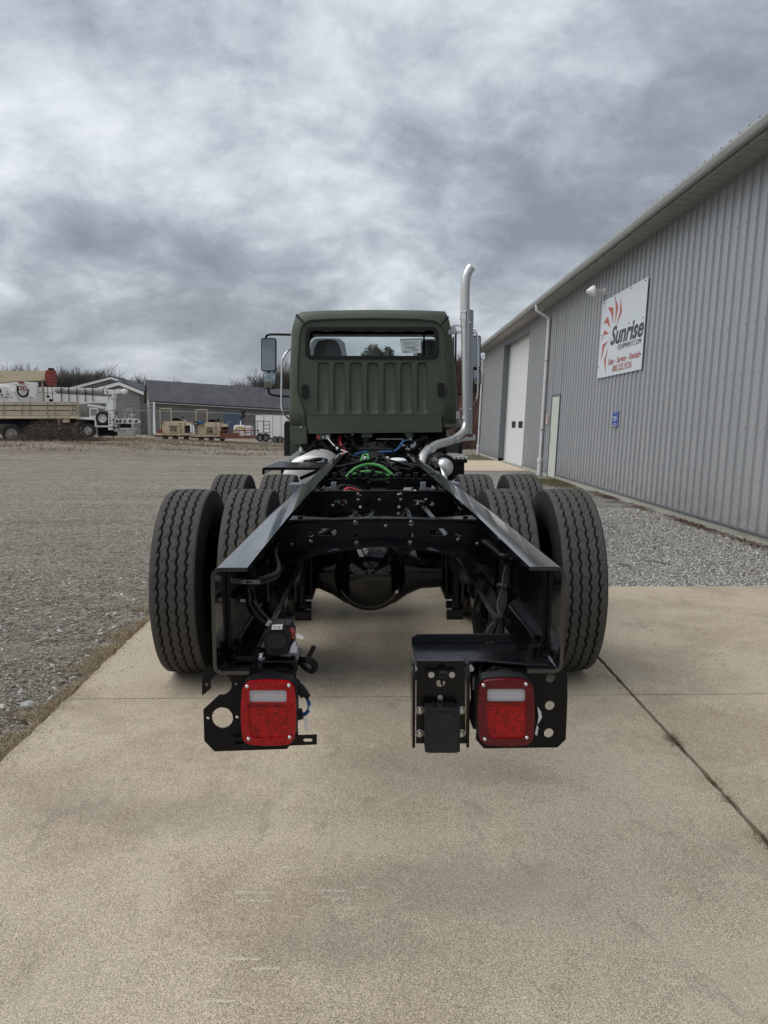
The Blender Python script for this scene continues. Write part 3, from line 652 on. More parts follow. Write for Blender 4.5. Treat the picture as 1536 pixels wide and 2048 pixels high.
# --- beige stake-side trailer body nearest the left edge
def stake():
    Y = 50; rt, off = bgroot('stake_side_truck', 60, 880, Y, 'worn sand beige stake side truck bed behind the brush pile', 'truck')
    D = 2.4
    for k, (v0, v1) in enumerate(((803.5, 810.3), (812.3, 820.3), (822, 830.3))):
        for u0, u1 in ((-70, 5), (6.5, 42), (43.5, 57.5), (59, 92), (93.5, 107.5), (109, 142), (143.5, 152)):
            m = MB(off); pbox(m, u0, v0, u1, v1, Y, .06); m.build('side_board', M['beiged'], rt)
    for u in (5.8, 42.8, 58.2, 92.8, 108.2, 142.8):
        m = MB(off); pbox(m, u - 1.0, 803, u + 1.0, 833, Y - .07, .07); m.build('stake', M['beige'], rt)
    m = MB(off); pbox(m, -70, 831, 156, 837, Y - .05, .5); m.build('bed_rail', M['beige'], rt)
    m = MB(off); pbox(m, 152.3, 803.5, 154.5, 831, Y + .0, .35); m.build('end_board', M['beiged'], rt)
    m = MB(off); pbox(m, -70, 838, 152, 848, Y + .5, 1.4); pbox(m, 86, 838, 110, 862, Y + .7, .8); pbox(m, 122, 838, 148, 852, Y + .4, 1.2); m.build('chassis_frame', M['dark'], rt)
    m = MB(off); pbox(m, 115, 838, 121, 868, Y + .15, .3); m.build('landing_leg', M['beige'], rt)
    m = MB(off); pbox(m, 152.5, 838, 155.5, 868, Y + .1, .15); m.build('rear_post', M['rust'], rt)
    m = MB(off); pbox(m, 124, 838, 138, 845, Y + .0, .2); m.build('rusty_bracket', M['beige'], rt)
    for u in (22, 79): pwheel(u, 868, 19.5 if u == 22 else 17.5, Y + .05, rt, off)
    pwheel(128, 866, 11, Y + 1.6, rt, off); pwheel(-38, 868, 19.5, Y + .05, rt, off)
stake()
# --- beige telescopic crane boom with red head (second vehicle)
def crane():
    Y = 54; rt, off = bgroot('crane_boom', 40, 880, Y, 'sand beige crane boom with a red hoist head above the stake bed', 'crane')
    a, b = at_y(-70, 741, Y), at_y(90, 761, Y)
    m = MB(off); m.prism([(a.x, a.z), (at_y(92, 742, Y).x, at_y(92, 742, Y).z), (b.x, b.z), (at_y(30, 762, Y).x, at_y(30, 762, Y).z), (at_y(0, 766, Y).x, at_y(0, 766, Y).z), (at_y(-70, 770, Y).x, at_y(-70, 770, Y).z)], lambda p, q, t: (p, t, q), Y, Y + .6)
    m.build('boom', M['beige'], rt)
    m = MB(off); pbox(m, 80, 745, 90, 759, Y - .04, .68); m.build('boom_collar', M['beige'], rt)
    for (u0, v0, u1, v1) in ((91.5, 740, 103, 746), (90.5, 746.6, 103.5, 758), (93, 758.5, 104, 764.5), (94, 765, 103, 771)):
        m = MB(off); pbox(m, u0, v0, u1, v1, Y - .1, .8); m.build('hoist_head', M['redpaint'], rt)
    m = MB(off); pbox(m, 96, 736, 103, 740, Y, .5); m.build('sheave', M['dark'], rt)
    m = MB(off); pbox(m, 82.5, 762, 86.5, 806, Y + .1, .25); m.build('boom_rest', M['beiged'], rt)
    m = MB(off); pbox(m, 20, 836, 60, 868, Y + 1, 1.2); m.build('pedestal', M['dark'], rt)
    m = MB(off); pbeam(m, 95, 770, 95.5, 792, Y + .2, .03); pbeam(m, 104, 770, 106, 803, Y + .2, .03); m.build('cable', M['dark'], rt)
    m = MB(off); m.lathe(at_y(95.5, 793, Y + .2) - Vector((0, 0, 0)), (0, 1, 0), [(0, 0), (.09, 0), (.09, .1), (0, .1)], 10); pbox(m, 98, 798, 103.5, 803, Y + .2, .15); m.build('hook_block', M['dark'], rt)
crane()
# --- white aerial lift truck
def lift():
    Y = 57; rt, off = bgroot('utility_lift_truck', 150, 880, Y, 'white utility truck with long folded boom and a spare tyre at its tail', 'truck')
    W_ = M['white']
    def P(*l): return [(at_y(u, v, Y).x, at_y(u, v, Y).z) for u, v in l]
    def pr(name, mt, pts, y0, y1):
        m = MB(off); m.prism(P(*pts), lambda p, q, t: (p, t, q), y0, y1); return m.build(name, mt, rt)
    pr('turret', W_, [(-20, 771), (10, 764), (40, 762), (60, 764), (62, 803), (-20, 806)], Y, Y + 1.3)
    pr('turret_arm', W_, [(-10, 778), (12, 772), (30, 783), (42, 806), (26, 806), (10, 790), (-10, 786)], Y - .25, Y - .02)
    pr('control_box', W_, [(57.5, 764), (77, 765), (75.5, 794), (59, 793)], Y - .35, Y - .03)
    m = MB(off); c = at_y(46, 780, Y); m.tube([at_y(35, 772, Y - .3), at_y(36, 785, Y - .35), at_y(44, 793, Y - .35), at_y(54, 790, Y - .35), at_y(57, 778, Y - .3)], .07, 8); m.build('hose_loop', M['dark'], rt, smooth=60)
    m = MB(off)
    for u, v in ((40, 776), (50, 777)): m.lathe(at_y(u, v, Y - .2), (0, -1, 0), [(.10, 0), (.16, .02), (.16, .08), (.10, .08)], 14)
    pbox(m, 36, 763, 46, 766.5, Y - .25, .2); m.build('hose_reel', M['redpaint'], rt)
    m = MB(off); m.prism(P((-12, 776), (3, 776), (7, 782), (3, 788), (-12, 788)), lambda p, q, t: (p, t, q), Y - .3, Y - .27, [P((-10, 778.5), (1.5, 778.5), (4, 782), (1.5, 785.5), (-10, 785.5))]); m.build('painted_letter', M['signblack'], rt)
    pr('lower_boom', W_, [(75, 785), (112, 787), (216, 793), (212, 806), (175, 805.5), (158, 808), (148, 804), (75, 804)], Y + .1, Y + .65)
    pr('upper_boom', W_, [(76, 774), (112, 774), (112, 786), (76, 784)], Y + .1, Y + .6)
    m = MB(off); m.cyl(at_y(112, 781, Y + .3), at_y(202, 783.5, Y + .3), .24, n=16); m.build('insulated_tube', M['fascia'], rt, smooth=50)
    m = MB(off); m.cyl(at_y(200, 782, Y + .3), at_y(208, 783, Y + .3), .33, n=16); m.build('tube_collar', M['gutter'], rt, smooth=50)
    for u in (122, 137, 153.5, 170, 185):
        m = MB(off); pbeam(m, u, 775, u + 1, 803, Y + .02, .045); m.build('strap', M['dark'], rt)
    pr('boom_knuckle', W_, [(207, 777), (226, 779.5), (238, 778), (238, 786), (226, 788), (207, 788)], Y + .05, Y + .5)
    m = MB(off); m.lathe(at_y(247, 783, Y), (0, 1, 0), [(0, 0), (.12, .0), (.2, .06), (.2, .35), (.12, .42)], 16); m.build('boom_head', W_, rt, smooth=50)
    pr('lift_mast', W_, [(215, 804), (228, 786), (227, 802), (226, 820), (211, 821)], Y - .05, Y + .6)
    m = MB(off); m.cyl(at_y(176, 811, Y + .2), at_y(212, 817, Y + .2), .12, n=12); m.build('lift_cylinder', M['pvc'], rt, smooth=50)
    pr('bed_side', W_, [(155, 834), (192, 836), (192, 840), (155, 838)], Y, Y + 2.2)
    pr('tool_box', M['gutter'], [(179, 817), (194, 817), (194, 833), (179, 833)], Y + .2, Y + .9)
    m = MB(off); m.prism(P((178, 816), (195, 816), (195, 834), (178, 834)), lambda p, q, t: (p, t, q), Y + .1, Y + .19, [P((180, 818.5), (193, 818.5), (193, 832), (180, 832))]); m.build('tool_box_frame', W_, rt)
    pr('tail_rack', W_, [(190, 838), (193, 838), (193, 851), (216, 851), (216, 854), (190, 853)], Y - .05, Y + .2)
    pwheel(204.5, 836.5, 14, Y - .1, rt, off, .3, 'pvc', 'spare_wheel')
    m = MB(off); m.prism(P((218, 822), (227, 822), (227, 860), (218, 860)), lambda p, q, t: (p, t, q), Y - .15, Y + .12, [circ(*P((221.5, v))[0], .085, 10) for v in (829, 835, 841, 847, 853.5)]); m.build('outrigger_post', W_, rt)
    m = MB(off); pbox(m, 227, 837, 266, 847, Y, 1.2); pbox(m, 262, 840, 276, 846, Y + .1, .6); m.build('tail_beam', W_, rt)
    m = MB(off); [pbox(m, u, 840, u + 4, 845, Y - .04, .06) for u in (232, 238, 247, 258, 270)]; pbox(m, 240, 848, 258, 856, Y + .1, .7); m.build('tail_fittings', M['dark'], rt)
    m = MB(off); pbox(m, 228, 847, 234, 863, Y + .1, 1); pbox(m, 235, 856, 266, 858.5, Y + .1, 1); pbox(m, 263, 846, 265.5, 860, Y + .1, .2); m.build('tail_step', W_, rt)
    m = MB(off)
    for q in (((228, 790), (229, 822)), ((246, 790), (246, 822)), ((229, 803), (246, 805)), ((229, 795), (243, 814)), ((228, 816), (250, 816)), ((264, 822), (264, 840)), ((250, 822), (266, 822)), ((250, 822), (250, 838))): pbeam(m, *q[0], *q[1], Y + .4, .06)
    m.build('ladder_rack', M['gutter'], rt)
    m = MB(off); pbox(m, 229, 815, 262, 821, Y + .8, .5); m.build('deck_box', M['gutter'], rt)
    for u, v, r in ((175.5, 861, 14), (149, 863, 11), (164, 862, 13)): pwheel(u, v, r, Y + (.0 if r == 14 else .7), rt, off, .3, 'pvc')
    m = MB(off); pbox(m, 150, 840, 240, 852, Y + .9, 1.0); pbox(m, 195, 855, 228, 872, Y + .9, .8); m.build('chassis_frame', M['dark'], rt)
lift()
def clutter_on(o_name, u0, u1, v0, v1, Y, n, mats, name, smax=3.5):
    rt = [o for o in bpy.data.objects if o.name.split('.')[0] == o_name and o.parent is None][-1 if u0 > 380 else 0]; off = rt.location.copy()
    for mk in mats:
        m = MB(off)
        for k in range(n):
            u, v = random.uniform(u0, u1), random.uniform(v0, v1); w_, h_ = random.uniform(.6, smax), random.uniform(.5, smax * .7)
            if random.random() < .35: pbeam(m, u, v, u + random.gauss(0, 5), v + random.gauss(0, 4), Y - random.uniform(0, .3), random.uniform(.03, .07))
            else: pbox(m, u, v, u + w_, v + h_, Y - random.uniform(0, .25), .2)
        o = m.build(name, M[mk], rt); o['kind'] = 'stuff'
clutter_on('utility_lift_truck', 224, 268, 824, 862, 56.9, 14, ('white', 'dark', 'gutter'), 'tail_gear')
clutter_on('utility_lift_truck', 205, 232, 776, 822, 56.9, 7, ('gutter', 'dark'), 'mast_gear', 2.2)
clutter_on('utility_lift_truck', 0, 60, 768, 800, 56.6, 7, ('gutter', 'dark'), 'turret_gear', 2.5)
clutter_on('utility_lift_truck', 152, 200, 842, 858, 57.6, 10, ('dark', 'gutter'), 'axle_gear', 3)
clutter_on('stake_side_truck', 84, 150, 838, 864, 50.3, 12, ('dark', 'beiged', 'rust'), 'underbody_gear', 3.5)
# --- gable block building(s)
def gable(label, apex, le, re_, base, Y, dep, rake=.35, mt='block'):
    rt, off = bgroot('gable_building', apex[0], base, Y, label, 'building')
    def P(u, v): q = at_y(u, v, Y); return (q.x, q.z)
    A, Lp, Rp = P(*apex), P(*le), P(*re_); gb = at_y(apex[0], base, Y).z - .6
    m = MB(off); m.prism([(Lp[0] + .5, gb), (Rp[0] - .5, gb), (Rp[0] - .5, Rp[1] - .15), (A[0], A[1] - .3), (Lp[0] + .5, Lp[1] - .15)], lambda p, q, t: (p, t, q), Y, Y + dep); m.build('wall', M[mt], rt)
    for a, b in ((Lp, A), (A, Rp)):
        m = MB(off); m.prism([a, b, (b[0], b[1] - rake), (a[0], a[1] - rake)], lambda p, q, t: (p, t, q), Y - .35, Y - .25); m.build('bargeboard', M['white'], rt)
        m = MB(off); m.prism([(a[0], a[1] + .12), (b[0], b[1] + .12), b, a], lambda p, q, t: (p, t, q), Y - .4, Y + dep + .3); m.build('roof', M['shingle'], rt)
    m = MB(off); q = at_y(apex[0] - 2, apex[1] + 16, Y - .02); m.box(q.x - .25, q.x + .25, Y - .03, Y + .0, q.z - .2, q.z + .2); m.build('vent', M['gutter'], rt)
    return rt
gable('grey block building with low white trimmed gable behind the lift truck', (240, 763.5), (176, 781), (289, 783), 872, 78, 3)
gable('larger greige gable building rising behind the low block gable', (224, 753.5), (144, 774.5), (291, 777), 870, 92, 3, .3, 'siding')
# --- long low garage with dark roof
def garage():
    Y0, Y1 = 68., 74.
    rt = empty('long_garage', at_y(430, 885, 70), 'long low block garage with dark shingle roof and blue doors', 'building'); off = rt.location.copy()
    eL, eR = at_y(297, 801, Y0), at_y(720, 825.5, Y1 + 2.5); rL, rR = at_y(291, 759.5, Y0 + 4.5), at_y(722, 788.5, Y1 + 7)
    m = MB(off); th = Vector((0, 0, .14))
    m.add([eL, eR, rR, rL, eL - th, eR - th, rR - th, rL - th], [(0, 1, 2, 3), (4, 7, 6, 5), (0, 4, 5, 1), (1, 5, 6, 2), (2, 6, 7, 3), (3, 7, 4, 0)]); m.build('roof', M['shingle'], rt)
    bL, bR = at_y(288, 803, Y0 + 9), at_y(722, 826, Y1 + 11.5)
    m = MB(off); m.add([rL, rR, bR, bL, rL - th, rR - th, bR - th, bL - th], [(0, 1, 2, 3), (4, 7, 6, 5), (0, 4, 5, 1), (1, 5, 6, 2), (2, 6, 7, 3), (3, 7, 4, 0)]); m.build('roof', M['shingle'], rt)
    dx = (eR - eL); nrm = Vector((-dx.y, dx.x, 0)).normalized(); wl = eL + nrm * .45 + dx * .01; wr = eR + nrm * .45
    lo = Vector((0, 0, 5)); m = MB(off)
    def q4(a, b, zt, zb, t):                               # wall slab
        n2 = nrm * t; return [a + Vector((0, 0, zt[0])), b + Vector((0, 0, zt[1])), b + Vector((0, 0, zb[1])), a + Vector((0, 0, zb[0]))], n2
    def wallbit(name, mt, f0, f1, top, bot, o, t):
        a = wl.lerp(wr, f0) + nrm * o; b = wl.lerp(wr, f1) + nrm * o; V_ = [Vector((a.x, a.y, a.z - top)), Vector((b.x, b.y, b.z - top)), Vector((b.x, b.y, b.z - bot)), Vector((a.x, a.y, a.z - bot))]
        m = MB(off); m.add(V_ + [x + nrm * t for x in V_], [(0, 1, 2, 3), (4, 7, 6, 5), (0, 4, 5, 1), (1, 5, 6, 2), (2, 6, 7, 3), (3, 7, 4, 0)]); return m.build(name, mt, rt)
    wallbit('wall', M['block'], 0, 1, .12, 4.2, 0, .3)
    wallbit('fascia', M['white'], -.012, 1, -.02, .20, -.42, .06)
    def fr(u): return (u - 300) / (720 - 300) * .99
    for k, (u0, u1) in enumerate(((439, 479), (500, 545), (575, 612), (640, 680))):
        for j in range(5): wallbit('door_section', M['bluedoor'], fr(u0), fr(u1), .72 + j * .52, .72 + j * .52 + .5, -.05, .06)
        wallbit('door_lintel', M['trimgrey'], fr(u0) - .004, fr(u1) + .004, .60, .71, -.06, .06)
    # west gable end
    a = wl.copy(); m = MB(off); g0 = Vector((a.x, a.y + .05, -1)); 
    m.add([Vector((a.x - .1, a.y, -.6)), Vector((a.x - .1, a.y, a.z - .2)), Vector((rL.x + .1, rL.y, rL.z - .25)), Vector((bL.x + .4, bL.y - .4, bL.z - .2)), Vector((bL.x + .4, bL.y - .4, -.6)),
           Vector((a.x + .15, a.y, -.6)), Vector((a.x + .15, a.y, a.z - .2)), Vector((rL.x + .35, rL.y, rL.z - .25)), Vector((bL.x + .65, bL.y - .4, bL.z - .2)), Vector((bL.x + .65, bL.y - .4, -.6))],
          [(0, 1, 2, 3, 4), (9, 8, 7, 6, 5), (0, 5, 6, 1), (1, 6, 7, 2), (2, 7, 8, 3), (3, 8, 9, 4)]); m.build('gable_wall', M['siding'], rt)
    m = MB(off); pbeam(m, 308, 804, 308.5, 868, Y0 + .1, .16); m.build('downpipe', M['white'], rt)
garage()
# --- gate posts + rail between buildings
rt, off = bgroot('gate_post', 297, 872, 66, 'row of dark upright gate posts beside the long garage', 'gate')
for u in (292, 296, 299.5, 303): m = MB(off); pbox(m, u - .8, 813, u + .8, 873, 66, .1); m.build('post', M['trimgrey'], rt)
rt, off = bgroot('cable_fence', 420, 880, 58.5, 'thin wire fence strung in front of the long garage', 'fence')
m = MB(off); m.tube([at_y(225, 817, 58.5), at_y(300, 821.5, 58.5), at_y(420, 825, 58.5), at_y(570, 831, 58.5)], .018, 5); m.build('wire', M['gutter'], rt)
for u, v0, v1 in ((225, 816, 880), (545, 829, 888)): m = MB(off); pbox(m, u - .8, v0, u + .8, v1, 58.5, .08); m.build('post', M['gutter'], rt)
# --- two generator trailers
def genset(du, label, extra):
    Y = 56.5; dv = du * .035
    def u_(u): return u + du
    def v_(v): return v + dv
    rt, off = bgroot('generator_trailer', 345 + du, 880 + dv, Y, label, 'generator', 'sand coloured generator trailers by the garage')
    def B(name, mt, *bs):
        m = MB(off)
        for b in bs: pbox(m, u_(b[0]), v_(b[1]), u_(b[2]), v_(b[3]), Y + b[4], b[5])
        return m.build(name, mt, rt)
    B('lifting_frame', M['beige'], (319, 816, 321.5, 868, .2, .1), (341, 816, 343, 845, .2, .1), (321.5, 816, 341, 817.8, .2, .1))
    B('engine_cover', M['beige'], (323, 843, 340, 866, .3, 1.1)); B('generator_body', M['beige'], (341, 842, 369, 866, .35, 1.0))
    B('louvre_box', M['beige'], (338, 845, 358, 866, 0, .32))
    g_ = B('grille', M['rust'], (340.5, 851.5, 353.5, 864, -.03, .025))
    for j in range(5): B('slat', M['beiged'], (340.5, 852.5 + j * 2.4, 353.5, 853.3 + j * 2.4, -.05, .018))
    B('fuel_tank', M['beige'], (370, 845, 381, 851, .4, .7)); B('engine', M['dark'], (371, 851, 382, 865, .5, .6), (345, 836, 356, 842, .5, .4), (358, 838, 361, 842, .5, .3))
    B('exhaust_stub', M['dark'], (363, 834, 366, 842, .5, .12))
    B('trailer_deck', M['beige'], (308, 867, 392 if extra else 384, 870.5, 0, 1.6)); B('trailer_frame', M['rust'], (310, 871, 384, 874, .1, .12))
    B('control_panel', M['greyp'], (317, 840, 323, 866, .3, .6))
    for uu in (330, 350, 372): pwheel(u_(uu), v_(875), 5, Y + .3, rt, off, .2, 'wheelhub')
    if extra:
        B('jerry_tank', M['white'], (380, 848, 384, 865, .1, .3), (308, 840, 311, 870, .2, .1), (385, 850, 389, 866, .1, .3)); B('tool_tray', M['redpaint'], (316, 860, 323, 866, .1, .2))
    else: B('flag_panel', M['signblack'], (316, 840, 322, 850, .0, .2)); B('blue_tarp', M['bluehose'], (322, 840, 334, 846, .1, .3))
genset(0, 'sand coloured generator trailer under a goalpost frame, left of the pair', True)
genset(72, 'sand coloured generator trailer next to the red utility trailer', False)
for q_ in (0, 72):
    clutter_on('generator_trailer', 318 + q_, 386 + q_, 840 + q_ * .035, 872 + q_ * .035, 56.3, 9, ('dark', 'beige', 'rust', 'gutter'), 'engine_gear', 2.6)
# --- red utility trailer
Y = 55.; rt, off = bgroot('utility_trailer', 480, 886, Y, 'faded red open utility trailer with tall mesh ramp gates', 'trailer')
def B(name, mt, *bs):
    m = MB(off)
    for b in bs: pbox(m, b[0], b[1], b[2], b[3], Y + b[4], b[5])
    return m.build(name, mt, rt)
B('deck', M['trailer_red'], (440, 873, 516, 877, 0, 2.0)); B('side_rail', M['trailer_red'], (440, 860, 518, 862, 0, .08), (440, 866, 478, 874, .02, .05))
for u in (440, 447, 456, 466, 478, 490, 503, 517): B('stanchion', M['trailer_red'], (u - .7, 861, u + .7, 874, 0, .08))
for u0, u1, n in ((489, 503, 5), (526, 540, 5)):
    B('ramp_gate', M['trailer_red'], (u0, 841, u0 + 1.5, 875, .1, .08), (u1 - 1.5, 842, u1, 875, .1, .08), *[(u0 + 1.5, 842 + k * 7.4, u1 - 1.5, 843.3 + k * 7.4, .1, .06) for k in range(n)])
B('top_bar', M['trailer_red'], (503, 841.5, 526, 842.8, .15, .05), (514, 842, 515.5, 868, .15, .05))
B('fender', M['alud'], (513, 865, 535, 867, -.1, .35)); B('drawbar', M['dark'], (432, 874, 441, 877, .8, .1))
for u in (520, 531): pwheel(u, 875, 8, Y - .05, rt, off, .2, 'wheelhub')
# --- enclosed white trailer
Y = 60.; rt, off = bgroot('enclosed_trailer', 540, 886, Y, 'dirty white enclosed cargo trailer parked behind the red trailer', 'trailer')
for u0, u1 in ((511, 527.8), (528.2, 545), (545.4, 562), (562.4, 578)): m = MB(off); pbox(m, u0, 830, u1, 875, Y, .05); m.build('side_panel', M['white'], rt)
m = MB(off); pbox(m, 511.5, 829.6, 577.5, 875, Y + .06, 2.2); m.build('trailer_box', M['gutter'], rt)
m = MB(off); pbox(m, 511, 875.5, 578, 879, Y, .1); pbox(m, 511, 828, 578, 829.4, Y - .03, 2.3); m.build('trim_rail', M['trimgrey'], rt)
for u in (560, 550): pwheel(u, 879, 7, Y - .02, rt, off, .2, 'wheelhub')
# --- white sprayer/machine on the red trailer, with hose coil and dark shrub-like brush
Y = 55.8; rt, off = bgroot('wash_machine', 485, 874, Y, 'white tank machine with yellow hose coil standing on the red trailer', 'machine')
m = MB(off); m.prism([(at_y(u, v, Y).x, at_y(u, v, Y).z) for u, v in ((467, 872), (467, 853), (470, 850), (498, 850), (502, 856), (502, 872))], lambda p, q, t: (p, t, q), Y, Y + .9); m.build('tank', M['white'], rt, bevel=.03)
m = MB(off); m.tube([at_y(470, 866, Y - .08), at_y(472, 857, Y - .1), at_y(479, 854, Y - .1), at_y(487, 857, Y - .1), at_y(489, 866, Y - .08)], .05, 6); m.build('hose_coil', M['yellow'], rt)
m = MB(off); pbox(m, 480, 840, 482, 850, Y + .2, .1); m.build('stem', M['white'], rt)
m = MB(off)
for k in range(46):
    c = at_y(485 + random.gauss(0, 2.6), 829 + random.gauss(0, 4), Y + .2 + random.uniform(-.15, .15)); m.obox(c, (.16, .05, .16), Matrix.Rotation(random.uniform(0, 6), 3, (random.random(), random.random(), random.random() + .1)))
m.build('brush_head', M['signblack'], rt)
rt = None
# ---- concrete blocks left of the gate
rt, off = bgroot('concrete_barrier', 262, 874, 64, 'pale concrete barrier block beside the tail of the lift truck', 'barrier')
m = MB(off); m.prism([(at_y(u, v, 64).x, at_y(u, v, 64).z) for u, v in ((235, 876), (236, 862), (266, 861), (268, 876))], lambda p, q, t: (p, t, q), 64, 64.7); m.build('block', M['foundation'], rt, bevel=.04)

# ================================================================== BARE TREES
def bare_tree_mesh(seed, H, spread=.55, levels=6, rr=.016):
    rd = random.Random(seed); segs = []
    def grow(p, d, L, r, lv):
        n = 3 if lv > 3 else 2; q = p
        for i in range(n):
            d2 = (d + Vector((rd.gauss(0, .10), rd.gauss(0, .10), rd.gauss(.02, .05)))).normalized(); e = q + d2 * (L / n)
            segs.append((q, e, r * (1 - .3 * i / n), r * (1 - .3 * (i + 1) / n), lv)); q = e; d = d2
            if lv > 0 and (i > 0 or lv < levels):
                for _ in range(1 if lv < 4 else 2):
                    ax = Vector((rd.gauss(0, 1), rd.gauss(0, 1), rd.gauss(0, .4))).normalized(); nd = (d + ax * spread * rd.uniform(.7, 1.4) + Vector((0, 0, .14))).normalized()
                    grow(q, nd, L * rd.uniform(.58, .8), r * .52, lv - 1)
        if lv > 0: grow(q, (d + Vector((rd.gauss(0, .15), rd.gauss(0, .15), .05))).normalized(), L * .78, r * .68, lv - 1)
    grow(Vector((0, 0, -.3)), Vector((0, 0, 1)), H * .30, H * rr, levels)
    def mk(sel, name, nn):
        v = []; f = []
        for a, b, r0, r1, lv in segs:
            if not sel(lv): continue
            k = nn; t = (b - a).normalized(); x = t.cross(Vector((0, .3, 1))).normalized() if abs(t.z) < .95 else Vector((1, 0, 0)); y = t.cross(x); o = len(v)
            r0 = max(r0, .012); r1 = max(r1, .010)
            for c_, rr_ in ((a, r0), (b, r1)):
                for j in range(k): an = 2 * math.pi * j / k; v.append(c_ + x * (math.cos(an) * rr_) + y * (math.sin(an) * rr_))
            for j in range(k): f.append((o + j, o + (j + 1) % k, o + k + (j + 1) % k, o + k + j))
        me = bpy.data.meshes.new(name); me.from_pydata([tuple(p) for p in v], [], f); return me
    top = max(s[1].z for s in segs)
    return mk(lambda l: l >= levels - 1, 'trunk', 7), mk(lambda l: l < levels - 1, 'crown', 3), top
TREES = [bare_tree_mesh(s, 10, sp_, 6) for s, sp_ in ((1, .5), (2, .62), (3, .45), (5, .7), (8, .55), (13, .5))]
for t in TREES: t[0].materials.append(M['bark']); t[1].materials.append(M['bark'])
REDT = []
for i in (0, 3):
    a, b = TREES[i][0].copy(), TREES[i][1].copy(); 
    for q in (a, b): q.materials.clear(); q.materials.append(M['barkred'])
    REDT.append((a, b, TREES[i][2]))
def tree(u, vtop, Y, kind, label, group=None, red=False, wide=1.0):
    tr = (REDT if red else TREES)[kind % (2 if red else 6)]; top = at_y(u, vtop, Y); g0 = gz(top.x, Y)
    s = (top.z - g0) / tr[2] * 1.0
    rt = empty('bare_tree', (top.x, Y, g0), label, 'tree', group, rot=(0, .03, random.uniform(0, 6.28)))
    rt.scale = (s * wide, s * wide, s)
    for nm, me in (('trunk', tr[0]), ('crown', tr[1])):
        o = bpy.data.objects.new(nm, me); COL.objects.link(o); o.parent = rt
tree(57, 722, 96, 1, 'rounded bare tree standing alone behind the red crane head', wide=1.25)
tree(-6, 722, 95, 3, 'bare tree cut by the left edge of the picture above the crane boom', wide=1.4)
tree(183, 722, 98, 4, 'tallest bare tree above the end of the low block gable', wide=1.2)
GL = 'bare winter trees behind the gable buildings'
for i, (u, v, Y) in enumerate(((106, 733, 99), (118, 728, 103), (130, 730, 98), (141, 733, 105), (152, 731, 99), (163, 730, 104), (172, 733, 110), (195, 735, 103), (205, 742, 98), (214, 745, 106), (92, 745, 108), (78, 748, 112), (110, 740, 112), (148, 738, 113), (125, 738, 110), (200, 748, 112), (35, 752, 112), (18, 755, 112), (65, 752, 110), (-30, 745, 108))):
    tree(u, v, Y, i, 'bare winter tree in the thicket behind the gable buildings', GL, wide=1.15)
tree(262, 743, 118, 0, 'slim bare tree above the right slope of the gable'); tree(282, 745, 120, 2, 'bare tree between the gable and the garage ridge', wide=1.2)
GM = 'bare tree tops above the garage roof'
for i, (u, v) in enumerate(((330, 756), (348, 755), (366, 762), (436, 766), (480, 757), (492, 753), (507, 756), (522, 760), (538, 757), (550, 752))):
    tree(u, v, 118 + (i % 3) * 5, i, 'bare tree top showing above the dark garage roof', GM)
GR = 'tall bare trees just left of the cab'
for i, (u, v, Y) in enumerate(((562, 725, 84), (572, 712, 80), (580, 720, 84), (590, 730, 86))): tree(u, v, Y, i + 1, 'tall bare tree partly hidden by the left mirror arm', GR)
GC = 'reddish bare trees between cab and metal building'
for i, (u, v, Y) in enumerate(((914, 690, 62), (921, 700, 58), (926, 694, 66), (905, 710, 70), (946, 765, 64), (958, 778, 66), (934, 740, 60), (952, 770, 70), (965, 780, 74), (940, 760, 74))): tree(u, v, Y, i, 'reddish bare tree seen between the cab and the metal building', GC, red=True)
# evergreens seen through the cab window
def evergreen(u, vtop, Y, wpx, label):
    top = at_y(u, vtop, Y); rt = empty('evergreen_tree', (top.x, Y, gz(top.x, Y)), label, 'tree'); H = top.z - gz(top.x, Y)
    m = MB(); m.cyl((0, 0, -.3), (0, 0, H * .9), .22, .05, 8); m.build('trunk', M['bark'], rt)
    r_ = wpx * Y / F_PX / 2; v = []; f = []
    for k in range(5200):
        z = H * (.12 + .88 * random.random() ** .8); rad = r_ * min(1, ((1 - z / H) * 5) ** .5) * random.uniform(.2, 1.12); a = random.uniform(0, 6.28)
        c = Vector((rad * math.cos(a), rad * math.sin(a), z + random.gauss(0, .25))); d = Vector((random.gauss(0, 1), random.gauss(0, 1), random.gauss(.2, .6))).normalized() * .42; e = d.cross(Vector((random.random(), random.random(), 1))).normalized() * .11
        n = len(v); v += [c - d * .4, c + e, c + d, c - e]; f.append((n, n + 1, n + 2, n + 3))
    mesh_np('crown', [tuple(p) for p in v], f, M['needle'], rt)
evergreen(748, 699, 88, 66, 'bushy evergreen seen through the middle of the cab rear window'); evergreen(776, 702, 92, 40, 'smaller evergreen right of the bushy one through the cab window')
tree(802, 698, 90, 1, 'bare tree seen through the cab window beside the paper sticker')
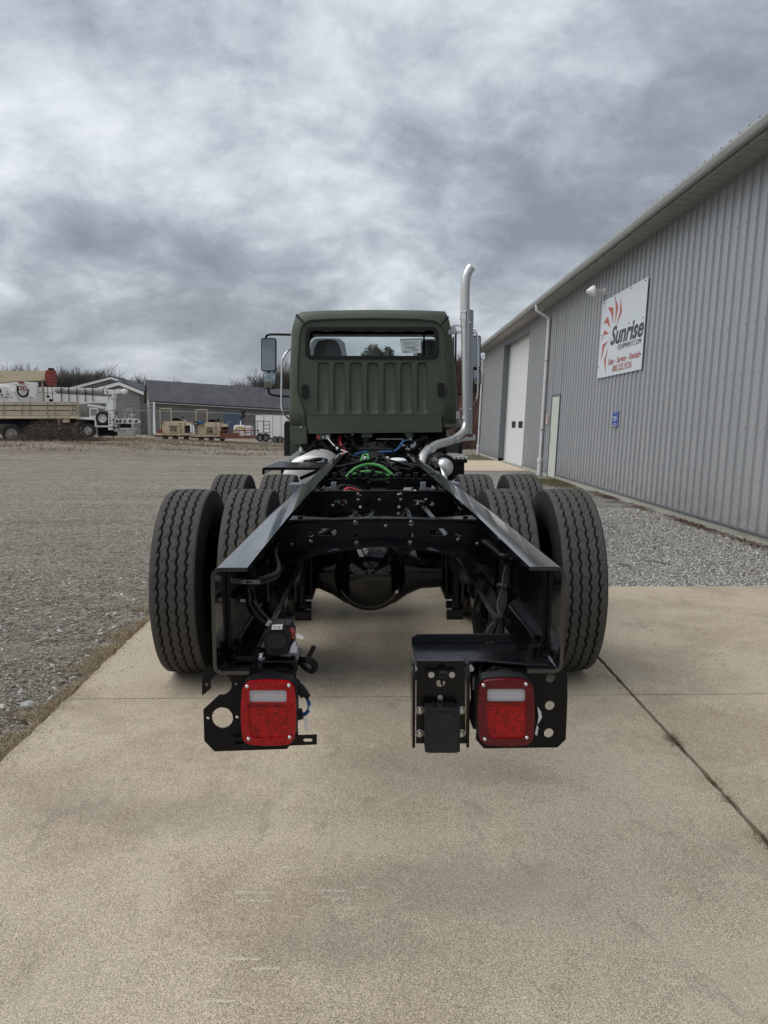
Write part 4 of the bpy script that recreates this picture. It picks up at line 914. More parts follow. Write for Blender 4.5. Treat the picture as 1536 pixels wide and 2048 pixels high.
# understory thicket along the far side
v = []; f = []; tn = []
def twig(x, y, z0, h, lean, wd, col):
    a = random.uniform(0, 3.14); dx, dy = math.cos(a) * wd, math.sin(a) * wd; lx, ly = random.gauss(0, lean), random.gauss(0, lean); n = len(v)
    v.extend([(x - dx, y - dy, z0), (x + dx, y + dy, z0), (x + lx, y + ly, z0 + h)]); f.append((n, n + 1, n + 2)); tn.extend([col] * 3)
for k in range(26000):
    Yk = random.uniform(82, 120); u = random.uniform(-120, 620) if k % 5 else random.uniform(880, 990)
    if u > 800: Yk = random.uniform(45, 75)
    x = at_y(u, 850, Yk).x; q = random.random(); hh = (3.6 if u < 240 else 2.4) * random.uniform(.3, 1)
    if u > 800: hh = random.uniform(.6, 4.2); col = (.12 + .06 * q, .07 + .03 * q, .055 + .02 * q)
    else: col = (.085 + .05 * q, .07 + .04 * q, .058 + .03 * q)
    twig(x, Yk, gz(x, Yk) - .1, hh, .7, .035 * Yk / 90, col)
o = mesh_np('thicket', v, f, M['blade'], tone=np.array(tn)); tag(o, 'dense brown winter undergrowth behind the buildings', 'thicket', kind='stuff')
# brush pile in front of the stake bed
v = []; f = []; tn = []
for k in range(1500):
    u = random.gauss(98, 40); Yk = random.uniform(47.2, 49.4); base = at_y(u, 880, Yk); env = max(.1, 1.35 - abs(u - 90) * .017)
    a = Vector((base.x + random.gauss(0, .4), Yk, gz(base.x, Yk) + random.uniform(0, env * .8))); d = Vector((random.uniform(.3, 1.2), random.gauss(0, .3), random.gauss(-.12, .4))).normalized() * random.uniform(.5, 1.9)
    e = d.cross(Vector((0, 1, .1))).normalized() * random.uniform(.008, .022); n = len(v)
    v.extend([tuple(a - e), tuple(a + e), tuple(a + d)]); f.append((n, n + 1, n + 2)); q = random.random(); tn.extend([(.07 + .06 * q, .052 + .04 * q, .042 + .03 * q)] * 3)
o = mesh_np('brush_pile', v, f, M['blade'], tone=np.array(tn)); tag(o, 'tangled pile of cut brown branches before the stake bed wheels', 'brush pile', kind='stuff')
# ================================================================== TRUCK (cab and chassis)
trk = empty('truck', T_LOC, 'olive green cab and black bare chassis truck seen from behind', 'truck', rot=(0, 0, T_ROT))
RT, RB, RO = 1.117, .837, .432                             # rail top, bottom, half width
def PL(u, v, yl): p = tl(u, v, yl); return (p.x, p.z)
def plate(name, mt, pts, holes=(), yl=0, th=.008, parent=trk, bevel=0, label=None):
    m = MB(); m.prism([PL(*p, yl) for p in pts], lambda a, b, t: (a, t, b), yl, yl + th, [[PL(*p, yl) for p in h] for h in holes])
    return m.build(name, mt, parent, bevel=bevel, label=label)
# ---- frame rails: C sections open to the inside
for sg_ in (-1, 1):
    r, th, fl = .022, .0095, .089
    o = [(RO - fl, RB), (RO - r, RB)] + [(RO - r + r * math.sin(a), RB + r - r * math.cos(a)) for a in (R(30), R(60), R(90))] + [(RO, RT - r)] + [(RO - r + r * math.cos(a), RT - r + r * math.sin(a)) for a in (R(30), R(60), R(90))] + [(RO - fl, RT)]
    ri = r - th; q = RO - th
    i_ = [(RO - fl, RT - th), (q - ri, RT - th)] + [(q - ri + ri * math.sin(a), RT - th - ri + ri * math.cos(a)) for a in (R(30), R(60), R(90))] + [(q, RB + th + ri)] + [(q - ri + ri * math.cos(a), RB + th + ri - ri * math.sin(a)) for a in (R(30), R(60), R(90))] + [(RO - fl, RB + th)]
    m = MB(); pr = [(x * sg_, z) for x, z in o + i_]; K = len(pr); tri_ = tessellate_polygon([[Vector((a, b, 0)) for a, b in pr]]); YS = (-.045, .9, 9.6)
    m.add([(a, y, b - (.0125 if y < 0 and b > 1.0 else 0)) for y in YS for a, b in pr], [t for t in tri_] + [tuple(i + 2 * K for i in t[::-1]) for t in tri_] + [(k * K + i, k * K + (i + 1) % K, (k + 1) * K + (i + 1) % K, (k + 1) * K + i) for k in range(2) for i in range(K)]); rail = m.build('frame_rail', M['rail'], trk, smooth=50)
    # inner reinforcement channel starting a little forward, bolts on web and flanges
    m = MB(); pr = [((abs(x) - .011 + (.018 if abs(x) < RO - .08 else 0)) * sg_, z + (.011 if z < .95 else -.027)) for x, z in pr]; m.prism(pr, lambda a, b, t: (a, t, b), .10, 7.4); m.build('rail_liner', M['satin'], rail, smooth=50)
    m = MB()
    for yy in (.55, .62, 1.2, 1.27, 1.9, 1.97, 2.3, 2.5, 2.9, 3.1, 3.5, 3.7):
        for zz in (.90, 1.03): m.lathe((sg_ * (RO - .021), yy, zz), (-sg_, 0, 0), [(.014, 0), (.014, .012), (.008, .018)], 6, True)
    m.build('rail_bolt', M['satin'], rail)
# flange bolts and nuts on the lower flange near the ends
for sg_, pts in ((-1, ((466, 1306, .03), (472, 1293, .10), (458, 1297, .16))), (1, ((1067, 1293, .02), (1080, 1300, .03), (1074, 1285, .13)))):
    for u, v, y in pts:
        x = tl(u, v, y).x; m = MB(); m.lathe((x, y + .02, RB + .0095), (0, 0, 1), [(.022, 0), (.022, .003), (.015, .003), (.015, .018), (.009, .018), (.009, .034)], 6 if 0 else 12, True); m.build('hex_bolt', M['satin'], trk)
# ---- arched cross members
def cross(y, z_t_side, z_t_mid, z_b_side, z_b_mid, fl_y, mt='satin', holes=True, gus=True, hw=.41):
    n = 28; X = [-hw + 2 * hw * i / n for i in range(n + 1)]
    top = lambda x: min(z_t_mid + (z_t_side - z_t_mid) * (abs(x) / hw) ** 2, 1.0885 if abs(x) > .335 else 9)
    bot = lambda x: z_b_mid + (z_b_side - z_b_mid) * (abs(x) / hw) ** 1.7
    hl = []
    if holes:
        mid = lambda x, f: bot(x) + (top(x) - bot(x)) * f
        for x, f, r in ((-.33, .5, .007), (-.26, .52, .011), (-.10, .82, .009), (-.10, .18, .008), (.01, .60, .008), (.10, .80, .010), (.10, .18, .008), (.27, .5, .012), (.34, .45, .007)): hl.append([(x + r * math.cos(t), mid(x, f) + r * math.sin(t)) for t in [2 * math.pi * k / 10 for k in range(10)]])
        for x in (-.20, .20): hl.append(rrect(x - .032, x + .032, mid(x, .5) - .013, mid(x, .5) + .013, .011, 3))
    m = MB(); m.prism([(x, bot(x)) for x in X] + [(x, top(x)) for x in reversed(X)], lambda a, b, t: (a, t, b), y, y + .007, hl)
    cm = m.build('cross_member', M[mt], trk)
    def strip(fn, y0, y1, dz, name):
        m = MB(); vs = []; L = n + 1
        for yy, d0 in ((y0, 0), (y1, dz)):
            for x in X: vs.append((x, yy, fn(x) + d0))
        vs += [(a, b, c - .007) for a, b, c in vs]; fs = []
        for i in range(n): fs += [(i, i + 1, L + i + 1, L + i), (2 * L + i, 3 * L + i, 3 * L + i + 1, 2 * L + i + 1), (i, 2 * L + i, 2 * L + i + 1, i + 1), (L + i, L + i + 1, 3 * L + i + 1, 3 * L + i)]
        fs += [(0, L, 3 * L, 2 * L), (n, 2 * L + n, 3 * L + n, L + n)]
        m.add(vs, fs); return m.build(name, M[mt], cm, smooth=40)
    strip(top, y, y + .07, .0, 'top_flange'); strip(bot, y + .001, y - fl_y, -.016, 'bottom_flange')
    if gus:
        for s in (-1, 1):
            m = MB(); m.prism([(s * .338, y + .0), (s * .19, y + .015), (s * .19, y + .055), (s * .338, y + .13)], lambda a, b, t: (a, b, t), top(s * .3) + .002, top(s * .3) + .010); m.build('gusset', M[mt], cm, bevel=.002)
            for xx in (.23, .30):
                q = MB(); q.lathe((s * xx, y + .04, top(s * .3) + .010), (0, 0, 1), [(.010, 0), (.010, .008)], 6, True); q.build('bolt', M['satin'], cm) if xx == .30 else None
    # end brackets to the rail webs
    for s in (-1, 1):
        m = MB(); m.prism([(y - .02, RB + .03), (y + .14, RB + .03), (y + .14, RT - .03), (y + .02, RT - .03), (y - .10, RT - .09)], lambda a, b, t: (t, a, b), s * .398, s * .410); m.build('end_bracket', M[mt], cm)
    return cm
cross(.86, 1.089, 1.112, .962, 1.046, .085)
cross(2.08, 1.089, 1.107, .95, 1.012, .085)
cross(3.2, 1.085, 1.092, .93, .96, .05, gus=False)
cross(4.9, 1.088, 1.09, .92, .93, .05, gus=False)
cross(6.3, 1.085, 1.088, .92, .93, .05, holes=False, gus=False)
# small fasteners on the two rear cross members
m = MB()
for x, z in ((-.26, 1.03), (.27, 1.035), (-.33, 1.02), (.34, 1.02), (.01, 1.085), (.10, 1.10), (-.10, 1.10)): m.lathe((x, .86, z), (0, -1, 0), [(.008, 0), (.008, .006), (.004, .009)], 8, True)
for x, z in ((-.24, 1.03), (.0, 1.06), (.11, 1.06), (-.11, 1.06), (.24, 1.06), (.11, 1.09), (-.11, 1.09)): m.lathe((x, 2.08, z), (0, -1, 0), [(.010, 0), (.010, .006), (.005, .010)], 8, True)
m.build('frame_bolt', M['dullbolt'], trk)
# ---- wheels
def tyre_mesh():
    Nn = 840; base = []                                  # (x, r, on_tread)
    half = .1205
    side = [(.088, .292), (.100, .297), (.112, .315), (.128, .355), (.138, .40), (.139, .44), (.134, .475), (.127, .500), (.123, .515)]
    tr = [(-half + 2 * half * i / 104, None) for i in range(105)]
    prof = [(-x, r, 0) for x, r in side] + [(x, .5375 - .0045 * (abs(x) / half) ** 2 - .006 * max(0, (abs(x) - .105) / .0155) ** 2, 1) for x, _ in tr] + [(x, r, 0) for x, r in reversed(side)]
    P = np.array([(a, b, c) for a, b, c in prof]); K = len(P)
    th = np.arange(Nn) * 2 * np.pi / Nn; per = 50
    T, Xx = np.meshgrid(th, P[:, 0], indexing='ij'); Rr = np.repeat(P[None, :, 1], Nn, 0); on = np.repeat(P[None, :, 2], Nn, 0) > .5
    ph = T * per / (2 * np.pi); tri = 2 * np.abs(2 * (ph - np.floor(ph + .5))) - 1; tri = np.clip(tri * 1.5, -1, 1)
    dep = np.zeros_like(Rr)
    for k, g0 in enumerate((-.0735, -.0245, .0245, .0735)):
        d = np.abs(Xx - g0 - tri * .0042); dep = np.maximum(dep, np.clip((.0068 - d) / .0014, 0, 1) * .013)
    for k, (a, b) in enumerate(((-.0735, -.0245), (-.0245, .0245), (.0245, .0735))):     # chevron sipes
        f = (Xx - a) / (b - a); inr = (f > 0) & (f < 1); q = ph + (k % 2) * .5 + (np.abs(f - .5) * .9 if k == 1 else f * .8 * (1 if k == 0 else -1))
        q = np.abs(q - np.round(q)); dep = np.where(inr & (q < .034), np.maximum(dep, .0045), dep)
    for s in (-1, 1):                                   # shoulder notches
        f = (s * Xx - .0735) / .018; q = np.abs(ph + .25 - np.round(ph + .25)); dep = np.where((f > 0) & (f < 1) & (q < .05), np.maximum(dep, .006), dep)
    wear = .0008 * np.sin(T * 7 + 1) + .0006 * np.sin(T * 23); Rr = Rr - dep * on + wear * on
    Vv = np.stack([Xx, Rr * np.sin(T), Rr * np.cos(T)], -1).reshape(-1, 3)
    i = np.arange(Nn)[:, None]; j = np.arange(K - 1)[None, :]; i2 = (i + 1) % Nn
    Fq = np.stack([i * K + j, i * K + j + 1, i2 * K + j + 1, i2 * K + j], -1).reshape(-1, 4)
    return Vv, Fq
tv, tf = tyre_mesh()
AXZ = .532
wheel0 = None
M['seat'] = mat('grey_seat_fabric', (.075, .078, .085), .8, var=.2)
def wheel(x, y, side):
    global wheel0
    if wheel0 is None:
        w_ = bpy.data.objects.new('wheel', None); COL.objects.link(w_); w_.parent = trk; w_.empty_display_size = .1
        mesh_np('tyre', tv, tf, M['tyre'], w_, smooth=True)
        m = MB(); m.lathe((0, 0, 0), (1, 0, 0), [(.29, -.10), (.275, -.085), (.27, .02), (.25, .05), (.20, .06), (.17, .04), (.14, .035), (.14, .08), (.10, .09), (.0, .09)], 36); m.lathe((0, 0, 0), (1, 0, 0), [(.29, .10), (.275, .085), (.27, .02)], 36); m.build('rim', M['satin'], w_, smooth=40)
        m = MB()
        for k in range(10): a = k * .628; m.lathe((.05, .17 * math.cos(a), .17 * math.sin(a)), (1, 0, 0), [(.015, 0), (.015, .03)], 6, True)
        m.build('wheel_nut', M['satin'], w_); wheel0 = w_; c = w_
    else:
        c = wheel0.copy(); COL.objects.link(c)
        for ch in wheel0.children: q = ch.copy(); COL.objects.link(q); q.parent = c
    c.location = (x, y, AXZ); c.rotation_euler = (random.uniform(0, 6.28), 0, 0 if side > 0 else math.pi); return c
AY = (2.64, 4.01)
for y in AY:
    for s in (-1, 1):
        wheel(s * 1.092, y, s); wheel(s * .737, y, -s)
# ---- axles
for k, y in enumerate(AY):
    ox = -.052 if k == 0 else -.03
    m = MB(); prof = [(-.95, .06), (-.60, .062), (-.50, .078), (-.40, .080), (-.30, .086), (-.22, .12), (-.15, .17), (-.05, .205), (.05, .205), (.15, .17), (.22, .12), (.30, .086), (.40, .08), (.50, .078), (.60, .062), (.95, .06)]
    vs = []; fs = []; n = 20
    for x, r in prof:
        xx = x + (ox if abs(x) < .35 else ox * max(0, (.95 - abs(x)) / .6))
        for j in range(n):
            a = 2 * math.pi * j / n; ca, sa = math.cos(a), math.sin(a); sq = .35; den = (abs(ca) ** 2.8 + abs(sa) ** 2.8) ** (1 / 2.8)
            vs.append((xx, y + min(r, .115) * 1.0 * ca / den, .565 + r * sa / den))
    for i in range(len(prof) - 1):
        for j in range(n): fs.append((i * n + j, i * n + (j + 1) % n, (i + 1) * n + (j + 1) % n, (i + 1) * n + j))
    m.add(vs, fs); ax = m.build('axle_housing', M['satin'], trk, smooth=60)
    m = MB(); m.lathe((ox, y - .10, .578), (0, -1, 0), [(.205, 0), (.205, .03), (.196, .036), (.190, .038), (.182, .06), (.165, .090), (.135, .118), (.095, .138), (.05, .149), (.0, .152)], 64); m.build('differential_cover', mat('mirror_black_cover', (.003, .003, .004), .07, var=.1, rvar=.03, spec=.4) if k == 0 else M['satin'], ax, smooth=60)
    m = MB(); m.lathe((ox + .135, y - .14, .50), (.4, -1, -.1), [(.012, 0), (.012, .05), (.0, .05)], 8); m.build('fill_plug', M['alud'], ax)
    m = MB(); m.tube([(ox + .19, y - .12, .70), (ox + .27, y - .14, .80), (ox + .30, y + .05, .92)], .009, 6); m.tube([(ox + .21, y - .12, .68), (ox + .24, y - .16, .74), (.34, y, .90)], .007, 6); m.build('breather_line', M['matte'], ax)
    for s in (-1, 1):                                    # brake chambers, cam tube
        m = MB(); m.lathe((s * .33, y + .02 + .18, .66), (0, 1, 0), [(0, 0), (.07, .005), (.085, .02), (.085, .05), (.095, .055), (.095, .075), (.085, .08), (.08, .15), (.05, .17), (0, .17)], 18); m.build('brake_chamber', M['satin'], ax, smooth=40)
        m = MB(); m.lathe((s * .58, y, AXZ), (s, 0, 0), [(.16, 0), (.205, .01), (.205, .14), (.0, .14)], 28); m.build('brake_drum', M['matte'], ax, smooth=40)
# ---- suspension hangers, springs and shock absorbers
for s in (-1, 1):
    xs_ = s * .46
    m = MB(); m.prism([(2.2, .95), (4.5, .95), (4.25, .60), (3.7, .50), (3.0, .50), (2.45, .60)], lambda a, b, t: (t, a, b), xs_ - .012, xs_ + .012, [circ(2.75, .75, .07), circ(3.9, .75, .07), circ(3.33, .72, .10)]); m.build('suspension_hanger', M['matte'], trk, bevel=.003)
    for dx in (-.035, .035):
        m = MB(); m.prism([(2.34, .86), (2.48, .86), (2.50, .47), (2.45, .42), (2.36, .42), (2.32, .47)], lambda a, b, t: (t, a, b), s * .50 + dx - .008, s * .50 + dx + .008); m.build('spring_bracket', M['satin'], trk, bevel=.003)
    for j in range(4):
        m = MB(); L = .62 - .11 * j; n = 12; vs = []
        for i in range(n + 1):
            t = -1 + 2 * i / n; z = .69 - .05 * t * t * (L / .6) - .02 * j + .0
            vs += [(xs_ * 1.0 + dx, 2.64 + t * L, z + dz) for dx in (-.045, .045) for dz in (-.009, .009)]
        fs = [];
        for i in range(n):
            a = i * 4; b = a + 4; fs += [(a, a + 1, b + 1, b), (a + 2, b + 2, b + 3, a + 3), (a, b, b + 2, a + 2), (a + 1, a + 3, b + 3, b + 1)]
        fs += [(0, 2, 3, 1), (n * 4, n * 4 + 1, n * 4 + 3, n * 4 + 2)]; m.add(vs, fs); m.build('spring_leaf', M['matte'], trk)
    m = MB(); m.cyl((s * .445, 2.42, .43), (s * .445, 2.42, .80), .028, n=14); m.lathe((s * .445 - .03, 2.42, .42), (1, 0, 0), [(.035, 0), (.035, .06)], 14, True); m.cyl((s * .445, 2.42, .60), (s * .445, 2.42, .92), .020, n=10); m.build('shock_absorber', M['matte'], trk, smooth=40)
    m = MB(); m.cyl((s * .47, 2.36, .385), (s * .38, 2.36, .385), .03, n=12); m.cyl((s * .47, 2.50, .41), (s * .39, 2.50, .41), .022, n=12); m.build('link_bush', M['matte'], trk, smooth=40)
    m = MB(); m.tube([(s * .50, 2.50, .47), (s * .50, 2.50, .78), (s * .40, 2.50, .80), (s * .395, 2.50, .47)], .011, 8, 3); m.tube([(s * .50, 2.78, .47), (s * .50, 2.78, .78), (s * .40, 2.78, .80), (s * .395, 2.78, .47)], .011, 8, 3); m.box(min(s * .52, s * .38), max(s * .52, s * .38), 2.46, 2.84, .45, .475); m.build('u_bolt', M['matte'], trk)
    # primer-grey bump stop caps standing outside the rail
    q = tl(592 if s < 0 else 917, 986, 3.35); m = MB(); m.prism([PL(*p, 3.35) for p in (((577, 968), (604, 968), (604, 992), (584, 992)) if s < 0 else ((899, 964), (922, 967), (924, 978), (915, 990), (899, 992)))], lambda a, b, t: (a, t, b), 3.35, 3.5); m.build('bump_stop', M['greyp'], trk, bevel=.006)
# torque rods (V) between the cross members and driveshaft
m = MB(); m.tube([(-.20, 1.35, 1.0), (-.05, 1.62, 1.0), (.0, 1.66, 1.0)], .017, 8); m.tube([(.16, 1.35, 1.0), (.03, 1.62, 1.0), (-.02, 1.66, 1.0)], .017, 8); m.box(-.075, .055, 1.60, 1.72, .97, 1.015); m.build('torque_rod', M['greyp'], trk, smooth=40)
m = MB(); m.cyl((-.05, 2.8, .62), (-.03, 3.8, .66), .05, n=14); m.cyl((-.03, 4.2, .62), (0, 7.6, .85), .06, n=14); m.build('drive_shaft', M['satin'], trk, smooth=40)
# ---- plumbing and boxes between the rails, tanks beside them
def part(name, mt, fn, smooth=None, bevel=0, parent=trk, label=None):
    m = MB(); fn(m); return m.build(name, M[mt] if isinstance(mt, str) else mt, parent, smooth=smooth, bevel=bevel, label=label)
part('valve_block', 'satin', lambda m: (m.box(-.05, .05, 2.72, 2.86, .98, 1.06), m.box(-.07, .07, 3.0, 3.06, 1.0, 1.085), m.box(-.055, .055, 3.0, 3.02, 1.06, 1.10)), bevel=.004)
part('air_fitting', 'alud', lambda m: (m.tube([(.05, 2.74, 1.04), (.13, 2.72, 1.03), (.22, 2.70, 1.03)], .008, 6), m.tube([(-.02, 2.76, 1.05), (-.08, 2.66, 1.01)], .010, 6), m.tube([(.22, 2.78, 1.05), (.28, 2.68, 1.0)], .007, 6)))
part('brake_hose', 'redhose', lambda m: m.tube([(-.20, 2.62, 1.0), (-.19, 2.74, 1.065), (-.10, 2.80, 1.04), (-.02, 2.80, 1.03)], .010, 8), smooth=60)
part('brake_hose', 'matte', lambda m: (m.tube([(-.23, 2.60, .98), (-.24, 2.72, 1.07), (-.15, 2.85, 1.06), (-.05, 2.9, 1.0)], .014, 8), m.tube([(.02, 1.5, .95), (-.12, 2.0, 1.0), (-.2, 2.7, 1.0), (-.25, 3.4, 1.02)], .014, 8)), smooth=60)
def clip_strip(m):
    for k in range(14): x = -.36 + k * .055; m.box(x, x + .028, 3.26 + .02 * (k % 3), 3.32 + .02 * (k % 3), 1.09, 1.10 + .012 * (k % 2 + 1))
part('clip_row', 'matte', clip_strip)
part('coiled_hose', 'greenhose', lambda m: (m.tube([(-.215, 3.45, 1.085), (-.15, 3.47, 1.145), (-.06, 3.50, 1.17), (.03, 3.47, 1.155), (.115, 3.42, 1.09)], .0115, 10), m.tube([(-.20, 3.46, 1.09), (-.10, 3.42, 1.125), (.0, 3.40, 1.12), (.10, 3.40, 1.09)], .009, 10)), smooth=60, label='bright green hose loop')
part('hose_clamp', 'matte', lambda m: (m.box(-.145, -.125, 3.38, 3.50, 1.08, 1.135), m.box(-.045, -.02, 3.37, 3.45, 1.08, 1.14)))
def brk(m):
    for s in (-1, 1):
        m.box(s * .27 - .015, s * .27 + .015, 2.75, 2.80, .98, 1.10); m.box(s * .30 - .05, s * .30 + .05, 2.76, 2.79, 1.055, 1.065); m.box(s * .335 - .004, s * .335 + .004, 2.7, 2.9, .95, 1.07)
part('pipe_bracket', 'greyp', brk)
part('air_tank', 'satin', lambda m: m.lathe((-.3, 5.55, .93), (1, 0, 0), [(0, 0), (.08, .02), (.12, .06), (.12, .54), (.08, .58), (0, .6)], 20), smooth=40)
part('air_tank', 'satin', lambda m: m.lathe((-.3, 5.95, .90), (1, 0, 0), [(0, 0), (.08, .02), (.12, .06), (.12, .54), (.08, .58), (0, .6)], 20), smooth=40)
part('transmission', 'dark', lambda m: (m.lathe((0, 6.5, .95), (0, 1, 0), [(.05, 0), (.12, .05), (.2, .25), (.24, .7), (.28, 1.3), (.28, 1.8)], 16), m.box(-.2, .2, 6.8, 7.6, 1.0, 1.17)), smooth=40)
def clutter(m):
    rd = random.Random(4)
    for k in range(90):
        x = rd.uniform(-.40, .40); y = rd.uniform(5.0, 8.3); z = rd.uniform(.92, 1.08); a, b, c = [rd.uniform(.02, .11) for _ in range(3)]
        m.box(x - a, x + a, y, y + b, z - c * .5, z + c * .5)
part('undertray_fittings', 'satin', clutter, bevel=.003)
def lines_(m):
    rd = random.Random(9)
    for k in range(16):
        x0 = rd.uniform(-.38, .38); x1 = rd.uniform(-.38, .38); z = rd.uniform(1.05, 1.13)
        m.tube([(x0, 4.4, z), ((x0 + x1) / 2 + rd.gauss(0, .08), 5.6, z + rd.gauss(0, .02)), (x1, 6.9, z), (x1 + rd.gauss(0, .06), 8.4, z + .05)], rd.uniform(.007, .014), 6)
part('air_lines', 'matte', lines_, smooth=60)
part('fuel_line', 'bluehose', lambda m: (m.tube([(-.22, 6.5, 1.12), (-.1, 6.8, 1.14), (.1, 6.8, 1.14), (.22, 6.85, 1.15), (.30, 7.2, 1.20), (.34, 7.5, 1.25)], .014, 8), m.tube([(.3, 7.2, 1.19), (.33, 7.3, 1.24), (.40, 7.4, 1.26)], .010, 6)), smooth=60)
part('fuel_line', 'greenhose', lambda m: m.tube([(-.14, 5.3, 1.10), (-.12, 5.4, 1.155), (-.08, 5.42, 1.165), (-.07, 5.3, 1.12)], .012, 8), smooth=60)
part('white_cap', 'whiteclean', lambda m: (m.lathe((.22, 5.9, 1.06), (0, 0, 1), [(.10, 0), (.095, .03), (.06, .05), (0, .055)], 20), m.box(-.13, -.09, 5.6, 5.65, 1.10, 1.14), m.box(.10, .13, 5.7, 5.75, 1.10, 1.13)), smooth=40)
part('metal_tag', 'alud', lambda m: (m.box(.17, .215, 4.895, 4.899, 1.0, 1.03),))
part('brake_line', 'matte', lambda m: [m.tube([(s * .36, .95, 1.0 - .02 * k), (s * (.30 + .02 * k), 1.5, .90 + .03 * k), (s * (.20 + .05 * k), 2.1, .84 + .02 * k), (s * .30, 2.5, .72)], .008, 6) for s in (-1, 1) for k in range(3)], smooth=60)
part('brake_line', 'satin', lambda m: [m.tube([(x, .95, 1.02), (x * .6 + .05, 1.6, 1.04 + .01 * k), (x * .9, 2.0, .99)], .010, 6) for k, x in enumerate((-.28, -.14, .12, .25))], smooth=60)
part('web_bracket', 'satin', lambda m: [m.box(min(s * .395, s * .36), max(s * .395, s * .36), y, y + .06, .90, 1.03) for s in (-1, 1) for y in (.45, 1.25, 1.75, 2.6)], bevel=.004)
def pf(m):
    rd = random.Random(12)
    for k in range(34): x, y, z = rd.uniform(-.36, .36), rd.uniform(2.2, 3.1), rd.uniform(.90, 1.05); m.lathe((x, y, z), (rd.gauss(0, 1), rd.gauss(0, 1), rd.gauss(0, .6)), [(.012, 0), (.016, .01), (.016, .03), (.009, .035), (.009, .06)], 8, True)
part('pipe_fitting', 'dullbolt', pf)
# rail end clutter by the cab
part('valve_cluster', 'alud', lambda m: [m.obox(tl(u, v, 7.3), (a, .06, b), Matrix.Rotation(c, 3, 'Y')) for u, v, a, b, c in ((808, 892, .10, .03, .5), (825, 893, .05, .05, 0), (800, 896, .07, .02, -.4), (830, 888, .03, .05, .2), (815, 898, .06, .025, .3), (842, 898, .04, .03, .7))], bevel=.004)
part('fitting_row', 'matte', lambda m: [m.obox(tl(u, 893 + 5 * math.sin(u), 7.3), (.05 + .03 * math.sin(u * 3), .08, .03), Matrix.Rotation(u, 3, 'Y')) for u in range(600, 870, 9)], bevel=.003)
# left side: fuel tank, quarter bracket, step, chrome corner
part('fuel_tank', 'tank', lambda m: (lambda c: m.lathe((c.x, 6.1, c.z), (0, 1, 0), [(0, 0), (.15, .01), (.25, .03), (.285, .06), (.295, .09), (.295, 1.9), (.28, 1.95), (0, 1.98)], 48))(tl(618, 967, 6.1)), smooth=40)
part('tank_bracket', 'alud', lambda m: (m.beam(tl(590, 931, 5.9), tl(640, 929, 5.9), .03), m.beam(tl(640, 929, 5.9), tl(648, 920, 5.9), .03)), bevel=.003)
part('tank_hose', 'satin', lambda m: (m.tube([tl(612, 926, 5.8), tl(625, 921, 5.9), tl(640, 919, 6.0), tl(655, 922, 6.0)], .022, 8), m.tube([tl(608, 923, 5.8), tl(618, 921, 5.9), tl(632, 924, 6.0)], .012, 6)), smooth=60)
part('fender_bracket', 'satin', lambda m: (m.prism([PL(*p, 4.7) for p in ((524, 938), (527, 934.5), (655, 934.5), (655, 940), (529, 940.5), (529, 949), (524, 950))], lambda a, b, t: (a, t, b), 4.7, 5.6), m.beam(tl(600, 957, 4.75), tl(640, 940, 4.75), .03)), bevel=.005)
def step(name, u0, u1, v, y, s):
    a, b = tl(u0, v, y), tl(u1, v, y); x0, x1 = min(a.x, b.x), max(a.x, b.x)
    st = part('cab_step', 'matte', lambda m: (m.box(x0 + .01, x1 - .01, y + .02, y + .72, a.z - .07, a.z - .032), m.box(x0 + .03, x1 - .03, y + .1, y + .65, a.z - .25, a.z - .07)), bevel=.006)
    for k in range(4):
        q = x0 + (x1 - x0) * k / 4; part('tread_bar', 'alu', lambda m: m.box(q + .006, q + (x1 - x0) / 4 - .006, y, y + .74, a.z - .03, a.z), bevel=.004, parent=st)
step('cab_step', 553, 579, 921, 6.2, -1); step('cab_step', 905, 937, 913, 6.3, 1)
part('step_bracket', 'alud', lambda m: (m.beam(tl(580, 919, 6.3), tl(600, 903, 7.3), .06, .02), m.beam(tl(600, 899, 7.2), tl(608, 903, 7.3), .03), m.tube([tl(599, 894, 7.2), tl(604, 898, 7.2), tl(600, 906, 7.2)], .01, 6)), bevel=.004)
part('brake_hose', 'bluehose', lambda m: m.tube([tl(570, 936, 5.0), tl(575, 928, 5.6), tl(567, 925, 6.0)], .012, 6), smooth=60)
# right side: exhaust canister, clamps, exhaust stack
cc = tl(889, 936, 6.0)
part('exhaust_canister', 'alu', lambda m: m.lathe((cc.x, 5.98, cc.z), (0, 1, 0), [(0, 0), (.035, .004), (.07, .02), (.092, .05), (.098, .09), (.10, 1.3), (0, 1.4)], 32), smooth=50)
part('canister_band', 'satin', lambda m: m.lathe((cc.x, 6.10, cc.z), (0, 1, 0), [(.105, 0), (.125, .0), (.125, .06), (.105, .06)], 32), smooth=30)
part('canister_shell', 'matte', lambda m: m.lathe((cc.x + .01, 6.25, cc.z - .03), (0, 1, 0), [(.12, 0), (.155, .0), (.155, 1.1), (0, 1.1)], 32), smooth=30)
part('canister_clamp', 'chrome', lambda m: (m.tube([tl(864, 917, 5.8), tl(872, 925, 5.8), tl(880, 937, 5.7), tl(888, 951, 5.6), tl(891, 960, 5.6)], .022, 8), m.obox(tl(871, 921, 5.78), (.07, .03, .05), Matrix.Rotation(.8, 3, 'Y'))), smooth=60)
part('canister_strap', 'matte', lambda m: (m.tube([tl(868, 926, 5.72), tl(876, 938, 5.66)], .029, 8), m.tube([tl(884, 946, 5.64), tl(887, 951, 5.62)], .029, 8), m.tube([tl(855, 912, 6.0), tl(866, 930, 5.9), tl(872, 944, 5.8)], .006, 6)), smooth=60)
